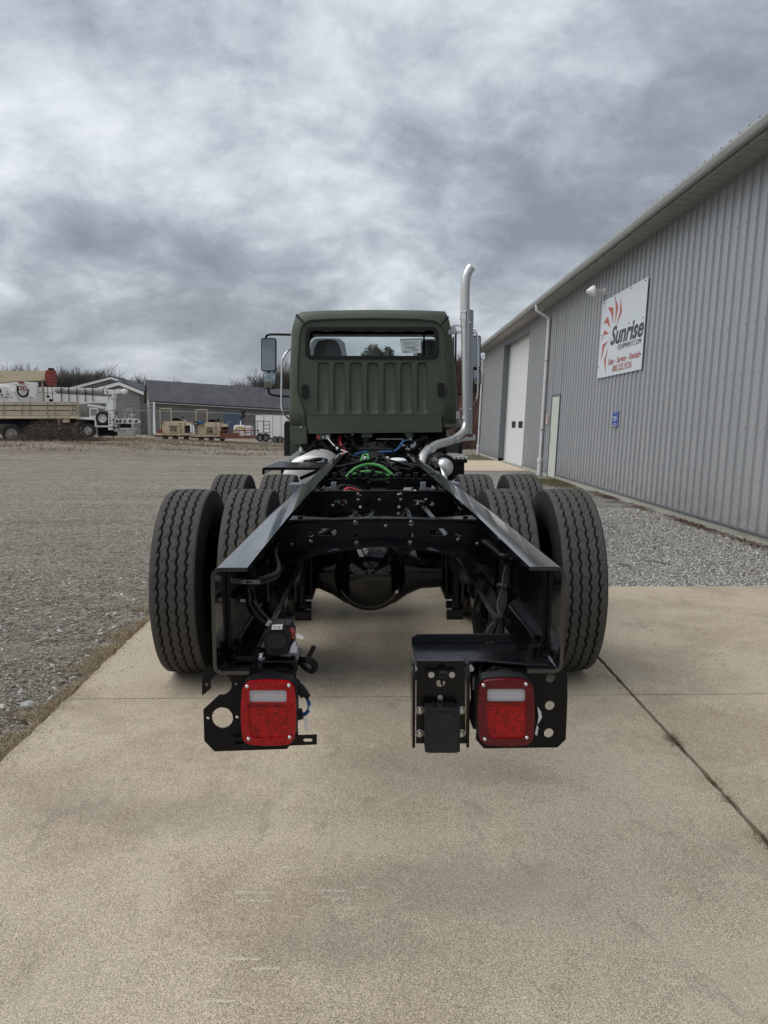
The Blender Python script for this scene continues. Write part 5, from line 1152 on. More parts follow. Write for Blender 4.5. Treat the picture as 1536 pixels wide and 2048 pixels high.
ex = [tl(842.5, 938, 6.4), tl(843.5, 925, 6.5), tl(847, 911, 6.62), tl(857, 900, 6.8), tl(874, 889.5, 7.1), tl(893, 884, 7.4), tl(909, 877.5, 7.6), tl(924, 866, 7.72), tl(931, 853, 7.78), tl(932, 838, 7.8), tl(931.5, 800, 7.8), tl(931, 740, 7.8), tl(930.7, 690, 7.8), tl(930.5, 650, 7.8)]
exo = part('exhaust_pipe', 'alu', lambda m: m.tube(ex, .0505, 24, 6), smooth=60)
part('exhaust_stack', 'alu', lambda m: m.tube([tl(930.5, 655, 7.8), tl(930.3, 600, 7.8), tl(930.8, 570, 7.8), tl(933, 553, 7.8), tl(938.5, 540, 7.8), tl(943, 534, 7.8)], .056, 24, 6, cap=False), smooth=60)
part('stack_outlet', 'dark', lambda m: m.lathe(tl(942.6, 535, 7.8), (.65, 0, .83), [(.050, 0), (.0, .001)], 20))
def band(m, u, v, y, h=.035): c = tl(u, v, y); m.lathe((c.x, c.y, c.z), (0, 0, 1), [(.052, 0), (.061, 0), (.061, h), (.052, h)], 24)
part('pipe_clamp', 'chrome', lambda m: (band(m, 931.5, 838, 7.8), band(m, 930.4, 640, 7.8, .05), band(m, 930.4, 626, 7.8, .03)), smooth=30)
part('pipe_clamp', 'chrome', lambda m: (m.lathe(tl(857.5, 899.5, 6.8), (tl(874, 889, 7.1) - tl(850, 905, 6.7)), [(.052, 0), (.060, 0), (.060, .04), (.052, .04)], 24), m.obox(tl(864, 903, 6.78), (.09, .03, .035), Matrix.Rotation(-.6, 3, 'Y')), m.lathe(tl(905, 879.5, 7.55), (tl(909, 877.5, 7.6) - tl(893, 884, 7.4)), [(.052, 0), (.058, 0), (.058, .05), (.052, .05)], 24)), smooth=30)
def shield(m):
    z0, z1 = tl(937, 868, 7.7).z, tl(937, 619, 7.7).z; c = tl(930.7, 740, 7.8); n = 14; vs = []; fs = []
    for z in (z0, z1):
        for r in (.098, .094):
            for i in range(n + 1): a = R(-100 + 125 * i / n); vs.append((c.x + .012 + r * math.cos(a) * .82, c.y + r * math.sin(a) * 1.05, z))
    L = n + 1
    for i in range(n): fs += [(i, i + 1, 2 * L + i + 1, 2 * L + i), (L + i, 3 * L + i, 3 * L + i + 1, L + i + 1), (i, L + i, L + i + 1, i + 1), (2 * L + i, 2 * L + i + 1, 3 * L + i + 1, 3 * L + i)]
    fs += [(0, 2 * L, 3 * L, L), (n, L + n, 3 * L + n, 2 * L + n)]; m.add(vs, fs)
sh_ = part('heat_shield', 'alud', shield, smooth=40)
part('shield_bolt', 'chrome', lambda m: [m.lathe(tl(940, v, 7.68), (0, -1, 0), [(.011, 0), (.011, .008), (0, .012)], 10) for v in (645, 818)], parent=sh_)
part('stack_bracket', 'alud', lambda m: (m.beam(tl(902, 663, 7.95), tl(912, 667, 7.95), .03), m.beam(tl(905, 652, 7.95), tl(910, 665, 7.95), .05), m.beam(tl(905, 650, 7.95), tl(926, 652, 7.9), .018), m.beam(tl(912, 665, 7.95), tl(926, 665, 7.9), .022), m.beam(tl(899, 660, 7.95), tl(899, 669, 7.95), .025)), bevel=.003)
part('stack_bracket', 'alud', lambda m: (m.beam(tl(920, 818, 7.85), tl(932, 818, 7.85), .022), m.beam(tl(916, 823, 7.95), tl(916, 838, 7.95), .05), m.beam(tl(918, 838, 7.95), tl(925, 858, 7.95), .03), m.beam(tl(920, 880, 7.75), tl(948, 877, 7.75), .04), m.beam(tl(948, 869, 7.75), tl(948, 881, 7.75), .035), m.beam(tl(916, 885, 7.7), tl(936, 874, 7.7), .025)), bevel=.003)

# ---- cab
CB = 8.1
O_ = [(579, 851), (578.5, 815), (579, 781), (580.5, 719), (583, 662), (587, 644), (592, 630), (604, 623), (650, 620.5), (741, 619), (840, 620), (890, 622), (897, 634), (901, 650), (905, 675), (911.6, 734), (914, 781), (914.7, 812), (913, 855)]
I_ = [(613, 855), (611, 825), (596, 781), (597, 719), (601, 668), (604, 655), (610, 647), (622, 641.5), (660, 639), (741, 637.5), (830, 639), (868, 643), (880, 650), (887, 660), (889, 680), (893, 734), (893.5, 781), (889, 800), (881, 855)]
Ol = [PL(*p, CB + .10) for p in O_]; Il = [PL(*p, CB) for p in I_]
cxm = 0.0; czm = 2.1
def grow(l, k, kz=None): kz = kz or k; return [((x - cxm) * k, czm + (z - czm) * kz) for x, z in l]
rings = [(Il, CB), ([(a[0] * .93 + b[0] * .07, a[1] * .93 + b[1] * .07) for a, b in zip(Il, Ol)], CB - .018), ([(a[0] * .5 + b[0] * .5, a[1] * .5 + b[1] * .5) for a, b in zip(Il, Ol)], CB + .004), ([(a[0] * .12 + b[0] * .88, a[1] * .12 + b[1] * .88) for a, b in zip(Il, Ol)], CB + .055),
         (Ol, CB + .12), (grow(Ol, .997), CB + .30), (grow(Ol, .99, .995), CB + 1.3), (grow(Ol, .975, .965), CB + 1.75)]
m = MB(); n = len(Ol); vs = [(x, y, z) for l, y in rings for x, z in l]; fs = []
for i in range(len(rings) - 1):
    for j in range(n - 1): fs.append((i * n + j, i * n + j + 1, (i + 1) * n + j + 1, (i + 1) * n + j))
m.add(vs, fs); body = m.build('cab_body', M['green'], trk, smooth=34)
so = body.modifiers.new('solid', 'SOLIDIFY'); so.thickness = .02; so.offset = -1
# rear panel with window opening and pressed ribs
ribs = [(635, 658), (667, 690), (699, 724), (734, 758), (767, 792), (801, 824), (834, 855)]
def px_rr(u0, u1, v0, v1, r, k=5): return rrect(u0, u1, v0, v1, r, k)
win = px_rr(610.5, 877, 653.5, 718.5, 13)
holes = [[PL(*p, CB) for p in win]] + [[PL(*p, CB) for p in px_rr(a, b, 725 - .6 * abs(k - 3) * .3, 827, 7)] for k, (a, b) in enumerate(ribs)]
m = MB(); m.prism(Il, lambda a, b, t: (a, t, b), CB + .001, CB + .012, holes); m.build('rear_panel', M['green'], trk)
for k, (a, b) in enumerate(ribs):
    o1 = [PL(*p, CB) for p in px_rr(a, b, 725 - .6 * abs(k - 3) * .3, 827, 7)]; o2 = [PL(*p, CB) for p in px_rr(a + 2.0, b - 2.0, 727, 822, 5.5)]
    L = len(o1); m = MB(); m.add([(x, CB + .0012, z) for x, z in o1] + [(x, CB + .034, z) for x, z in o2], [(i, (i + 1) % L, L + (i + 1) % L, L + i) for i in range(L)] + [tuple(range(L, 2 * L))]); m.build('pressed_rib', M['green'], trk, smooth=60)
plate('roof_seam', M['seam'], [(604, 652), (609, 645), (622, 640), (660, 637.8), (741, 636), (830, 637.8), (870, 641.6), (883, 649.5), (882, 651.5), (869, 643.8), (830, 640), (741, 638.2), (660, 640), (622, 642.4), (610, 647.2), (605.5, 653.4)], yl=CB - .022, th=.014)
for a, b in (((592.5, 629.5), (606, 644.5)), ((896.5, 633.5), (883, 647.5))):
    m = MB(); m.beam(tl(*a, CB + .045), tl(*b, CB - .012), .022, .03); m.build('corner_seam', M['seam'], trk, bevel=.004)
m = MB()
for (u0, v0, u1, v1, k) in ((597.5, 720, 600, 668, 6), (596.5, 780, 597.5, 725, 7), (611, 826, 598, 786, 5), (613, 852, 611.5, 830, 3), (892, 690, 893.5, 778, 10), (893, 784, 884, 826, 5), (625, 832, 872, 831, 16), (612, 725, 612, 826, 6), (880, 725, 880, 815, 6)):
    for i in range(k + 1):
        c = tl(u0 + (u1 - u0) * i / k + (2.2 if u0 < 740 else -2.2), v0 + (v1 - v0) * i / k, CB - .002); m.lathe((c.x, CB + .0012 if v0 < 830 else CB - .0305, c.z), (0, -1, 0), [(.0055, 0), (.0045, .003), (0, .0036)], 8)
o = m.build('rivet', M['seam'], trk); o['kind'] = 'stuff'
plate('panel_seam', M['seam'], [(613.5, 831.4), (882, 830.2), (882, 831), (613.5, 832.2)], yl=CB - .0015, th=.002)
# lower cross panel, flanges and holes
plate('lower_panel', M['green'], [(613.5, 832.5), (882, 831), (884, 851), (884, 864.5), (616.5, 867.5)], [circ(u, v, 1.1, 8) for u, v in ((668, 864), (680, 863.5), (688, 863.5), (709, 863), (807, 861.5), (815, 861.5), (823, 861.5), (753, 862.5), (769, 862.5))], yl=CB - .030, th=.03, bevel=.004)
plate('corner_skirt', M['green'], [(579.5, 851.5), (613.5, 853), (614, 887), (592, 887.5), (580, 884)], yl=CB - .02, th=.35, bevel=.008)
plate('corner_skirt', M['green'], [(883, 846), (913, 848), (913, 855), (908, 856.5), (886, 855)], yl=CB - .01, th=.35, bevel=.008)
part('grommet', 'whiteclean', lambda m: m.lathe(tl(601.5, 854.5, CB - .022), (0, -1, 0), [(.011, 0), (.010, .006), (0, .008)], 10))
for u in (610, 882):
    part('vent_flap', 'plastic', lambda m: m.prism([PL(*p, CB - .02) for p in px_rr(u - 6.3, u + 6.3, 769.5 if u < 700 else 766, 796.5 if u < 700 else 792.5, 3)], lambda a, b, t: (a, t, b), CB - .028, CB + .01), bevel=.004)
part('hanging_bracket', 'green', lambda m: (m.prism([PL(*p, CB) for p in ((805, 864), (827, 864), (824, 880), (819, 881))], lambda a, b, t: (a, t, b), CB, CB + .01), m.prism([PL(*p, CB) for p in ((632, 867), (662, 867), (661, 879), (636, 879))], lambda a, b, t: (a, t, b), CB, CB + .01), m.prism([PL(*p, CB) for p in ((723, 866), (745, 866), (744, 875), (723, 875))], lambda a, b, t: (a, t, b), CB, CB + .01)))
part('socket', 'redpaint', lambda m: m.lathe(tl(637, 874.5, CB - .005), (0, -1, 0), [(.026, 0), (.026, .02), (.015, .02), (0, .012)], 14))
part('socket', 'alud', lambda m: (m.lathe(tl(655, 874.5, CB - .005), (0, -1, 0), [(.024, 0), (.026, .015), (.017, .018), (0, .008)], 14), m.lathe(tl(646, 874.5, CB - .005), (0, -1, 0), [(.016, 0), (.016, .01), (0, .012)], 12)))
part('pull_cord', 'whiteclean', lambda m: (m.tube([tl(656, 876, CB - .05), tl(661, 883, 7.9), tl(674, 896, 7.7), tl(686, 901, 7.5), tl(699, 906, 7.3)], .006, 6), m.lathe(tl(674, 893, 7.69), (.1, 0, -1), [(.004, 0), (.014, .01), (.016, .03), (.006, .045)], 8)))
part('cab_rod', 'alud', lambda m: (m.beam(tl(753, 878, CB + .1), tl(815, 878, CB + .1), .010), m.lathe(tl(821, 879, CB - .01), (0, -1, 0), [(0, -.02), (.02, -.015), (.022, 0), (.012, .015), (0, .02)], 12), m.lathe(tl(705, 871, CB + .05), (0, -1, 0), [(.018, 0), (.018, .01), (0, .012)], 12)))
part('breather_tube', 'dark', lambda m: m.cyl(tl(705, 870, CB + .06), tl(705, 905, CB + .06), .028), smooth=40)
part('air_filter', 'gplastic', lambda m: m.lathe(tl(732, 903, CB + .12), (0, 0, 1), [(.045, 0), (.052, .01), (.053, .15), (.048, .175), (.03, .185), (0, .185)], 20), smooth=40)
part('heater_hose', 'redhose', lambda m: m.tube([tl(680, 872, CB + .1), tl(680, 883, CB + .05), tl(684, 893, CB), tl(690, 900, CB)], .022, 8), smooth=60)
part('firewall', 'dark', lambda m: (m.box(-.97, .97, CB + .5, CB + .56, .95, 1.40), m.box(-.95, .92, CB + .02, CB + .5, 1.345, 1.37)))
part('engine', 'dark', lambda m: (m.box(-.38, .38, CB + .2, CB + 1.7, .62, 1.3), m.box(-.9, -.45, CB + .25, CB + .45, .95, 1.3), m.box(.45, .9, CB + .25, CB + .45, .95, 1.3), m.box(-.15, .15, CB + 1.0, CB + 1.5, .5, .62)), bevel=.03)
def under(m):
    rd = random.Random(3)
    for k in range(40): u = rd.uniform(612, 885); v = rd.uniform(872, 903); m.obox(tl(u, v, CB + rd.uniform(.05, .2)), (rd.uniform(.02, .14), .05, rd.uniform(.01, .05)), Matrix.Rotation(rd.gauss(0, .3), 3, 'Y'))
part('undercab_fittings', 'satin', under, bevel=.003)
# front fenders, mud guards, hood, front axle
for s, ug, uf in ((-1, (568, 580, 842, 912), (580, 603, 886, 912)), (1, (917, 925, 853, 908), (884, 917, 872, 906))):
    plate('mud_guard', M['gplastic'], [(ug[0], ug[2] + 6), (ug[0] + 3, ug[2]), (ug[1], ug[2]), (ug[1], ug[3]), (ug[0], ug[3])], yl=CB + .9, th=.5, bevel=.01)
    plate('front_fender', M['green'], [(uf[0], uf[2]), (uf[1], uf[2]), (uf[1], uf[3]), (uf[0], uf[3])], yl=CB + .6, th=1.1, bevel=.01)
    wfr = wheel(s * 1.0, CB + 2.15, s)
m = MB(); hs = [(CB + 1.70, 1.02, 1.2, 2.12), (CB + 2.4, .95, 1.15, 2.05), (CB + 3.1, .80, 1.0, 1.85), (CB + 3.35, .70, .95, 1.65)]
vs = []; fs = []
for y, w_, z0, z1 in hs: vs += [(-w_, y, z0), (-w_, y, z1 - .18), (-w_ * .82, y, z1), (0, y, z1 + .05), (w_ * .82, y, z1), (w_, y, z1 - .18), (w_, y, z0)]
for i in range(3):
    for j in range(6): fs.append((i * 7 + j, i * 7 + j + 1, i * 7 + j + 8, i * 7 + j + 7))
fs += [tuple(range(7)), tuple(range(21, 28))]; m.add(vs, fs); m.build('hood', M['green'], trk, smooth=40)
# window: gasket, glass, sticker, interior
gk = px_rr(611, 876.6, 654, 718, 12.5); gl = px_rr(619, 870.3, 661.5, 711.5, 8)
m = MB(); m.prism([PL(*p, CB - .015) for p in gk], lambda a, b, t: (a, t, b), CB - .018, CB + .03, [[PL(*p, CB - .015) for p in gl]]); gsk = m.build('window_gasket', M['plastic'], trk, bevel=.004)
m = MB(); m.prism([PL(*p, CB) for p in px_rr(617, 872, 659.5, 713.5, 9)], lambda a, b, t: (a, t, b), CB + .006, CB + .010); m.build('rear_window', M['glass'], trk)
m = MB(); m.prism([PL(*p, CB) for p in ((800, 681), (842, 679), (843, 705.5), (804, 707.5))], lambda a, b, t: (a, t, b), CB + .0115, CB + .0125); stk = m.build('paper_sticker', M['whiteclean'], trk)
m = MB(); m.prism([PL(*p, CB) for p in ((800, 677.5), (845, 676), (845, 684), (800, 685))], lambda a, b, t: (a, t, b), CB + .0128, CB + .0135); m.build('sticker_edge', M['gutter'], stk)
def flat_text(body, mt, u, v, yl, h, wpx=None, parent=trk, bold=.01):
    me = text_mesh(body, h, 0, bold * h, 'LEFT'); p = tl(u, v, yl); X = [q.co.x for q in me.vertices]; w0 = max(X) - min(X)
    k = (tl(u + wpx, v, yl).x - p.x) / w0 if wpx else 1
    for q in me.vertices: q.co = Vector((p.x + (q.co.x - min(X)) * k, yl - q.co.z * .3, p.z + q.co.y))
    me.materials.clear(); me.materials.append(mt); o = bpy.data.objects.new('lettering', me); COL.objects.link(o); o.parent = parent; return o
flat_text('WG7044', M['signblack'], 809, 697, CB + .0105, .030, 22, stk, .03)
m = MB()
for u0, u1, v in ((806, 835, 684), (806, 830, 687), (805, 836, 690), (823, 836, 699), (823, 836, 700.6), (806, 818, 702), (806, 821, 704)):
    a, b = tl(u0, v, CB), tl(u1, v, CB); m.box(a.x, b.x, CB + .0102, CB + .0112, a.z - .0022, a.z + .0022)
m.build('printed_lines', M['signblack'], stk)
# windscreen end of the cab with header, pillars and glass
FE = CB + 1.75; Fl = rings[-1][0]; m = MB()
wh = rrect(-.955, .955, 1.98, 2.742, .10)
m.prism(Fl, lambda a, b, t: (a, t, b), FE, FE + .04, [wh]); m.build('windscreen_frame', M['green'], trk)
m = MB(); m.prism(rrect(-.96, .96, 1.975, 2.747, .10), lambda a, b, t: (a, t, b), FE + .042, FE + .047); m.build('windscreen', M['glass'], trk)
part('headliner', 'plastic', lambda m: (m.box(-.9, .9, CB + .5, FE - .02, 2.79, 2.80), m.box(-.9, .9, FE - .25, FE - .03, 2.745, 2.79), m.box(-.98, .98, CB + .03, FE, 1.38, 1.42)))
part('dashboard', 'plastic', lambda m: m.box(-1.0, 1.0, FE - .45, FE - .02, 1.45, 2.0), bevel=.04)
part('overhead_console', 'gplastic', lambda m: [m.box(x, x + .18, FE - .6, FE - .4, 2.765, 2.79) for x in (-.75, -.3, .0, .25, .55)], bevel=.02)
def seat(uc, w_, vt):
    c = tl(uc, vt, CB + .7); s_ = part('seat', M['seat'], lambda m: m.prism([(c.x + a * w_, z) for a, z in ((-.5, 1.9), (-.5, 2.25), (-.42, c.z - .12), (-.30, c.z - .02), (-.1, c.z), (.1, c.z), (.30, c.z - .02), (.42, c.z - .12), (.5, 2.25), (.5, 1.9))], lambda a, b, t: (a, t, b), CB + .62, CB + .78), bevel=.04)
    part('seat_cushion', 'plastic', lambda m: m.box(c.x - w_ * .55, c.x + w_ * .55, CB + .7, CB + 1.2, 1.75, 1.92), bevel=.05, parent=s_)
    q = MB(); vs = []; K = 24
    for lv, (f, dz) in enumerate(((1.50, -.50), (1.22, -.24), (1.06, -.04), (.8, .012))):
        for i in range(K): a = 2 * math.pi * i / K; k = 1 + .05 * math.sin(a * 7 + lv); vs.append((c.x + math.cos(a) * w_ * .5 * f * k, CB + .70 + math.sin(a) * .14 * f * k, c.z + dz))
    fs = [(l * K + i, l * K + (i + 1) % K, (l + 1) * K + (i + 1) % K, (l + 1) * K + i) for l in range(3) for i in range(K)] + [tuple(range(3 * K, 4 * K))]; q.add(vs, fs); q.build('plastic_cover', M['film'], s_, smooth=60)
seat(655, .42, 680); seat(858, .36, 681)
part('grab_pole', 'dark', lambda m: m.cyl(tl(848, 664, CB + .2), tl(848, 716, CB + .2), .012))
part('steering_wheel', 'plastic', lambda m: m.rings([(Vector((-.5 + .22 * math.cos(a), FE - .55 + .1 * math.sin(a), 2.0 + .2 * math.sin(a))), .015) for a in [R(k * 15) for k in range(25)]], 8, False))
# side glass
for s in (-1, 1):
    part('side_window', 'blackglass', lambda m: m.prism([(CB + .55, 2.12), (CB + 1.6, 2.06), (CB + 1.55, 2.52), (CB + .60, 2.62)], lambda a, b, t: (t, a, b), s * 1.062, s * 1.075))
    part('door_seam', 'seam', lambda m: (m.box(min(s * 1.07, s * 1.094), max(s * 1.07, s * 1.094), CB + .48, CB + .49, 1.45, 2.65),))
# mirrors and grab handles
def mirror_set(s, main, conv, arms):
    y = CB + 1.35; u0, u1, v0, v1 = main
    mm = part('mirror', 'plastic', lambda m: m.prism([PL(*p, y) for p in px_rr(u0, u1, v0, v1, 3.5, 3)], lambda a, b, t: (a, t, b), y, y + .09), bevel=.012)
    part('mirror_glass', 'mirror', lambda m: m.prism([PL(*p, y) for p in px_rr(u0 + 1.8, u1 - 1.6, v0 + 2.2, v1 - 2.0, 2.5, 3)], lambda a, b, t: (a, t, b), y - .004, y - .001), parent=mm)
    u0, u1, v0, v1 = conv
    mm = part('convex_mirror', 'plastic', lambda m: m.prism([PL(*p, y) for p in px_rr(u0, u1, v0, v1, 4, 3)], lambda a, b, t: (a, t, b), y, y + .09), bevel=.012)
    p = tl((u0 + u1) / 2, (v0 + v1) / 2, y); hw = (tl(u1, v0, y).x - tl(u0, v0, y).x) / 2 - .012; hh = (tl(u0, v0, y).z - tl(u0, v1, y).z) / 2 - .012
    q = MB(); K = 8; vs = [(p.x + hw * (i / K * 2 - 1), y - .018 * (1 - ((i / K * 2 - 1) ** 2 + (j / K * 2 - 1) ** 2) / 2) - .001, p.z + hh * (j / K * 2 - 1)) for j in range(K + 1) for i in range(K + 1)]
    fs = [(j * 9 + i, j * 9 + i + 1, j * 9 + i + 10, j * 9 + i + 9) for j in range(K) for i in range(K)]; q.add(vs, fs); q.build('mirror_glass', M['mirror'], mm, smooth=80)
    for a in arms: part('mirror_arm', 'plastic', lambda m: m.tube([tl(*p, y + .05) for p in a], .017, 10, 5), smooth=60)
mirror_set(-1, (522, 552, 676, 742.5), (525.5, 553, 744.5, 777.5), [[(531, 677), (534, 671), (541, 669), (560, 669), (582, 669.5)], [(537, 776), (538, 785), (544, 790), (560, 792), (580, 793)], [(537, 741), (537, 746)]])
mirror_set(1, (940, 962, 671, 736), (941, 963, 739, 770), [[(948, 668), (940, 662), (925, 664), (905, 666)], [(953, 768), (952, 780), (945, 785), (925, 787), (912, 788)], [(951, 735), (951, 741)]])
part('grab_handle', 'chrome', lambda m: m.tube([tl(581, 698, CB + .5), tl(574, 704, CB + .42), tl(566, 717, CB + .4), tl(564, 735, CB + .4), tl(563, 780, CB + .4), tl(563, 812, CB + .4), tl(566, 824, CB + .4), tl(577, 838, CB + .5)], .0135, 10, 5), smooth=60)
part('grab_handle', 'chrome', lambda m: m.tube([tl(937, 652, CB + .5), tl(948, 658, CB + .42), tl(954, 672, CB + .4), tl(955.5, 700, CB + .4), tl(955, 770, CB + .4), tl(954, 790, CB + .4), tl(951, 800, CB + .4), tl(945, 810, CB + .5)], .0135, 10, 5), smooth=60)

# ---- tail: lamp plates
TY = -.022
lp_pts = [(420, 1325), (404, 1357), (404, 1392), (422.6, 1376.6), (425, 1382), (430, 1387), (436.5, 1389.5), (406.5, 1419.5), (408.6, 1482), (429, 1503), (574, 1498), (596, 1470), (592, 1352), (574, 1333.6), (507, 1334)]
# upper big hole opens to the notch
arc = [(442 + 21.5 * math.cos(a), 1369 + 21.5 * math.sin(a)) for a in [R(k) for k in range(160, 466, 15)]]
pts = [(418, 1329), (404, 1357), (404, 1392), (422.3, 1376.8)] + [p for p in arc] + [(436.5, 1391), (406.5, 1419.5), (408.6, 1482), (429, 1503), (574, 1498), (596, 1470), (592, 1352), (574, 1333.6), (515, 1333), (497, 1343), (440, 1343), (425, 1339)]
pts = [(418, 1329), (404, 1357), (404, 1392), (422.6, 1377.5)] + [(442 + 21.5 * math.cos(R(k)), 1369 + 21.5 * math.sin(R(k))) for k in range(157, 157 - 258, -13)] + [(436.5 + 3, 1390.6)] if 0 else pts
outline = [(417, 1329), (404, 1357), (404, 1392), (421.5, 1377)] + [(442 + 21.5 * math.cos(R(k)), 1369 - 21.5 * math.sin(R(k))) for k in range(200, -106, -15)] + [(406.5, 1419.5), (408.6, 1482), (429, 1503), (574, 1498), (596, 1470), (592, 1352), (574, 1335), (515, 1338), (500, 1346), (440, 1346.5), (429, 1343), (421, 1334)]
lh = [circ(444.5, 1436, 21.3, 24), circ(412.8, 1370, 3.6, 10), circ(471, 1368.6, 3.6, 10), circ(415.3, 1437, 3.6, 10), circ(473.5, 1435, 3.6, 10)]
plate('lamp_plate', M['matte'], outline, lh, yl=TY, th=.007, label='left lamp plate with two large round holes')
st = plate('strap_bracket', M['satin'], [(461, 1475.5), (634, 1470), (633.5, 1489.5), (461, 1497)], [rrect(606.5, 624.5, 1477.5, 1484.5, 3.4, 3), rrect(470, 487, 1482.5, 1489, 3, 3)], yl=TY - .012, th=.006, bevel=.001)
rp_pts = [(1112, 1346.5), (1124, 1338), (1125, 1330), (1135, 1349.6), (1135, 1396), (1131.7, 1478.5), (1115, 1495), (967.6, 1497), (952, 1479.6), (957, 1352), (978, 1340), (1040, 1346.5)]
plate('lamp_plate', M['matte'], rp_pts, [circ(1101.7, 1356.6, 9.8, 18), circ(1100, 1411.7, 9.8, 18), circ(1098, 1466.8, 9.8, 18)], yl=TY, th=.007, label='right lamp plate with three round holes')
def barrel(u0, u1, v0, v1, bow, r):
    u0, u1, v0, v1 = u0 + bow, u1 - bow, v0 + bow * .7, v1 - bow * .7
    o = []; cu, cv = (u0 + u1) / 2, (v0 + v1) / 2
    for x, y in rrect(u0, u1, v0, v1, r, 6): o.append((x, y))
    o2 = []
    L = len(o)
    for i in range(L):
        a = o[i]; b = o[(i + 1) % L]; d = math.hypot(b[0] - a[0], b[1] - a[1]); k = max(1, int(d / 12))
        for j in range(k): o2.append((a[0] + (b[0] - a[0]) * j / k, a[1] + (b[1] - a[1]) * j / k))
    return [(x + bow * ((x - cu) / ((u1 - u0) / 2)) * (1 - ((y - cv) / ((v1 - v0) / 2)) ** 2), y + bow * ((y - cv) / ((v1 - v0) / 2)) * (1 - ((x - cu) / ((u1 - u0) / 2)) ** 2)) for x, y in o2]
def tail_lamp(cu, cv, w_, h_, rimmat, lab):
    y0 = TY - .06
    u0, u1, v0, v1 = cu - w_ / 2, cu + w_ / 2, cv - h_ / 2, cv + h_ / 2
    hsg = part('tail_lamp', 'plastic', lambda m: m.prism([PL(*p, y0) for p in barrel(u0 - 1, u1 + 1, v0 - 2, v1 + 1, 4, 15)], lambda a, b, t: (a, t, b), y0 + .004, TY - .0125), bevel=.004, label=lab)
    wl_, wr_, wt, wb = u0 + w_ * .155, u1 - w_ * .17, v0 + h_ * .135, v0 + h_ * .325
    inner = [(u0 + w_ * .125, v0 + h_ * .345), (u1 - w_ * .145, v0 + h_ * .345)]
    ib = [(u0 + w_ * .13, v0 + h_ * .345), (u1 - w_ * .145, v0 + h_ * .345), (u1 - w_ * .15, v1 - h_ * .22)] + [(u1 - w_ * .15 - w_ * .13 + w_ * .13 * math.cos(R(a)), v1 - h_ * .22 + h_ * .11 * math.sin(R(a))) for a in range(15, 91, 15)] + [(u0 + w_ * .16 + w_ * .13 - w_ * .13 * math.sin(R(a)), v1 - h_ * .22 + h_ * .11 * math.cos(R(a))) for a in range(0, 91, 15)]
    cw = rrect(wl_, wr_, wt, wb, 4, 3)
    cw = [(x, y - 2.0 * (1 - ((x - cu) / (w_ * .34)) ** 2) if y < (wt + wb) / 2 else y) for x, y in cw]
    m = MB(); m.prism([PL(*p, y0) for p in barrel(u0, u1, v0, v1, 4.5, 14)], lambda a, b, t: (a, t, b), y0 - .012, y0 + .003, [[PL(*p, y0) for p in cw], [PL(*p, y0) for p in ib]]); m.build('lens_frame', rimmat, hsg, bevel=.0035)
    m = MB(); m.prism([PL(*p, y0) for p in ib], lambda a, b, t: (a, t, b), y0 - .0075, y0 + .002); m.build('red_lens', M['lensdeep'], hsg)
    m = MB(); m.prism([PL(*p, y0) for p in cw], lambda a, b, t: (a, t, b), y0 - .007, y0 + .002); m.build('reverse_lens', M['clear'], hsg)
    # dark joint between the fields
    m = MB(); a, b = tl(u0 + w_ * .135, v0 + h_ * .352, y0), tl(u1 - w_ * .15, v0 + h_ * .352, y0); m.box(a.x, b.x, y0 - .0085, y0 - .007, a.z - .0008, a.z + .0008)
    a = tl(u0 + w_ * .135, v0 + h_ * .40, y0); m.box(a.x, b.x, y0 - .0085, y0 - .007, a.z - .0006, a.z + .0006); m.build('lens_joint', M['lensdark'], hsg)
    m = MB()
    for fu, fv in ((.33, .52), (.62, .5), (.48, .64), (.30, .78), (.64, .78)): c = tl(u0 + w_ * fu, v0 + h_ * fv, y0); m.lathe((c.x, y0 - .0074, c.z), (0, -1, 0), [(.0034, 0), (.0022, .0008), (0, .001)], 8)
    m.build('led', M['lensdark'], hsg)
    for fu, fv in ((.10, .10), (.86, .085), (.125, .93), (.875, .905)):
        c = tl(u0 + w_ * fu, v0 + h_ * fv, y0 - .012); q = MB(); q.lathe((c.x, y0 - .0118, c.z), (0, -1, 0), [(.0048, 0), (.0048, .001), (.0035, .0025), (.0015, .003), (0, .002)], 12); q.build('screw', M['chrome'], hsg, smooth=40)
    m = MB(); c = tl(cu, cv - 6, TY - .03); m.cyl((c.x, TY - .02, c.z + .03), (c.x, TY + .10, c.z + .05), .055, .05, n=20); m.build('lamp_back', M['plastic'], hsg, smooth=40)
tail_lamp(538, 1423.5, 110, 126, M['lens'], 'left tail lamp with bright red rim')
tail_lamp(1011.5, 1422.5, 112, 130, M['lensdark'], 'right tail lamp with darker red rim')
# bracing behind the plates, under the rail ends
part('plate_brace', 'matte', lambda m: (m.prism([PL(*p, .01) for p in ((500, 1343), (585, 1335), (592, 1352), (520, 1352))], lambda a, b, t: (a, t, b), -.014, .12)), bevel=.003)
part('plate_brace', 'matte', lambda m: (m.prism([PL(*p, .01) for p in ((965, 1352), (985, 1328), (1088, 1337), (1084, 1347))], lambda a, b, t: (a, t, b), -.014, .10), m.box(*sorted((tl(1050, 1340, 0).x, tl(1088, 1340, 0).x)), -.012, .05, RB - .02, RB - .003)), bevel=.003)
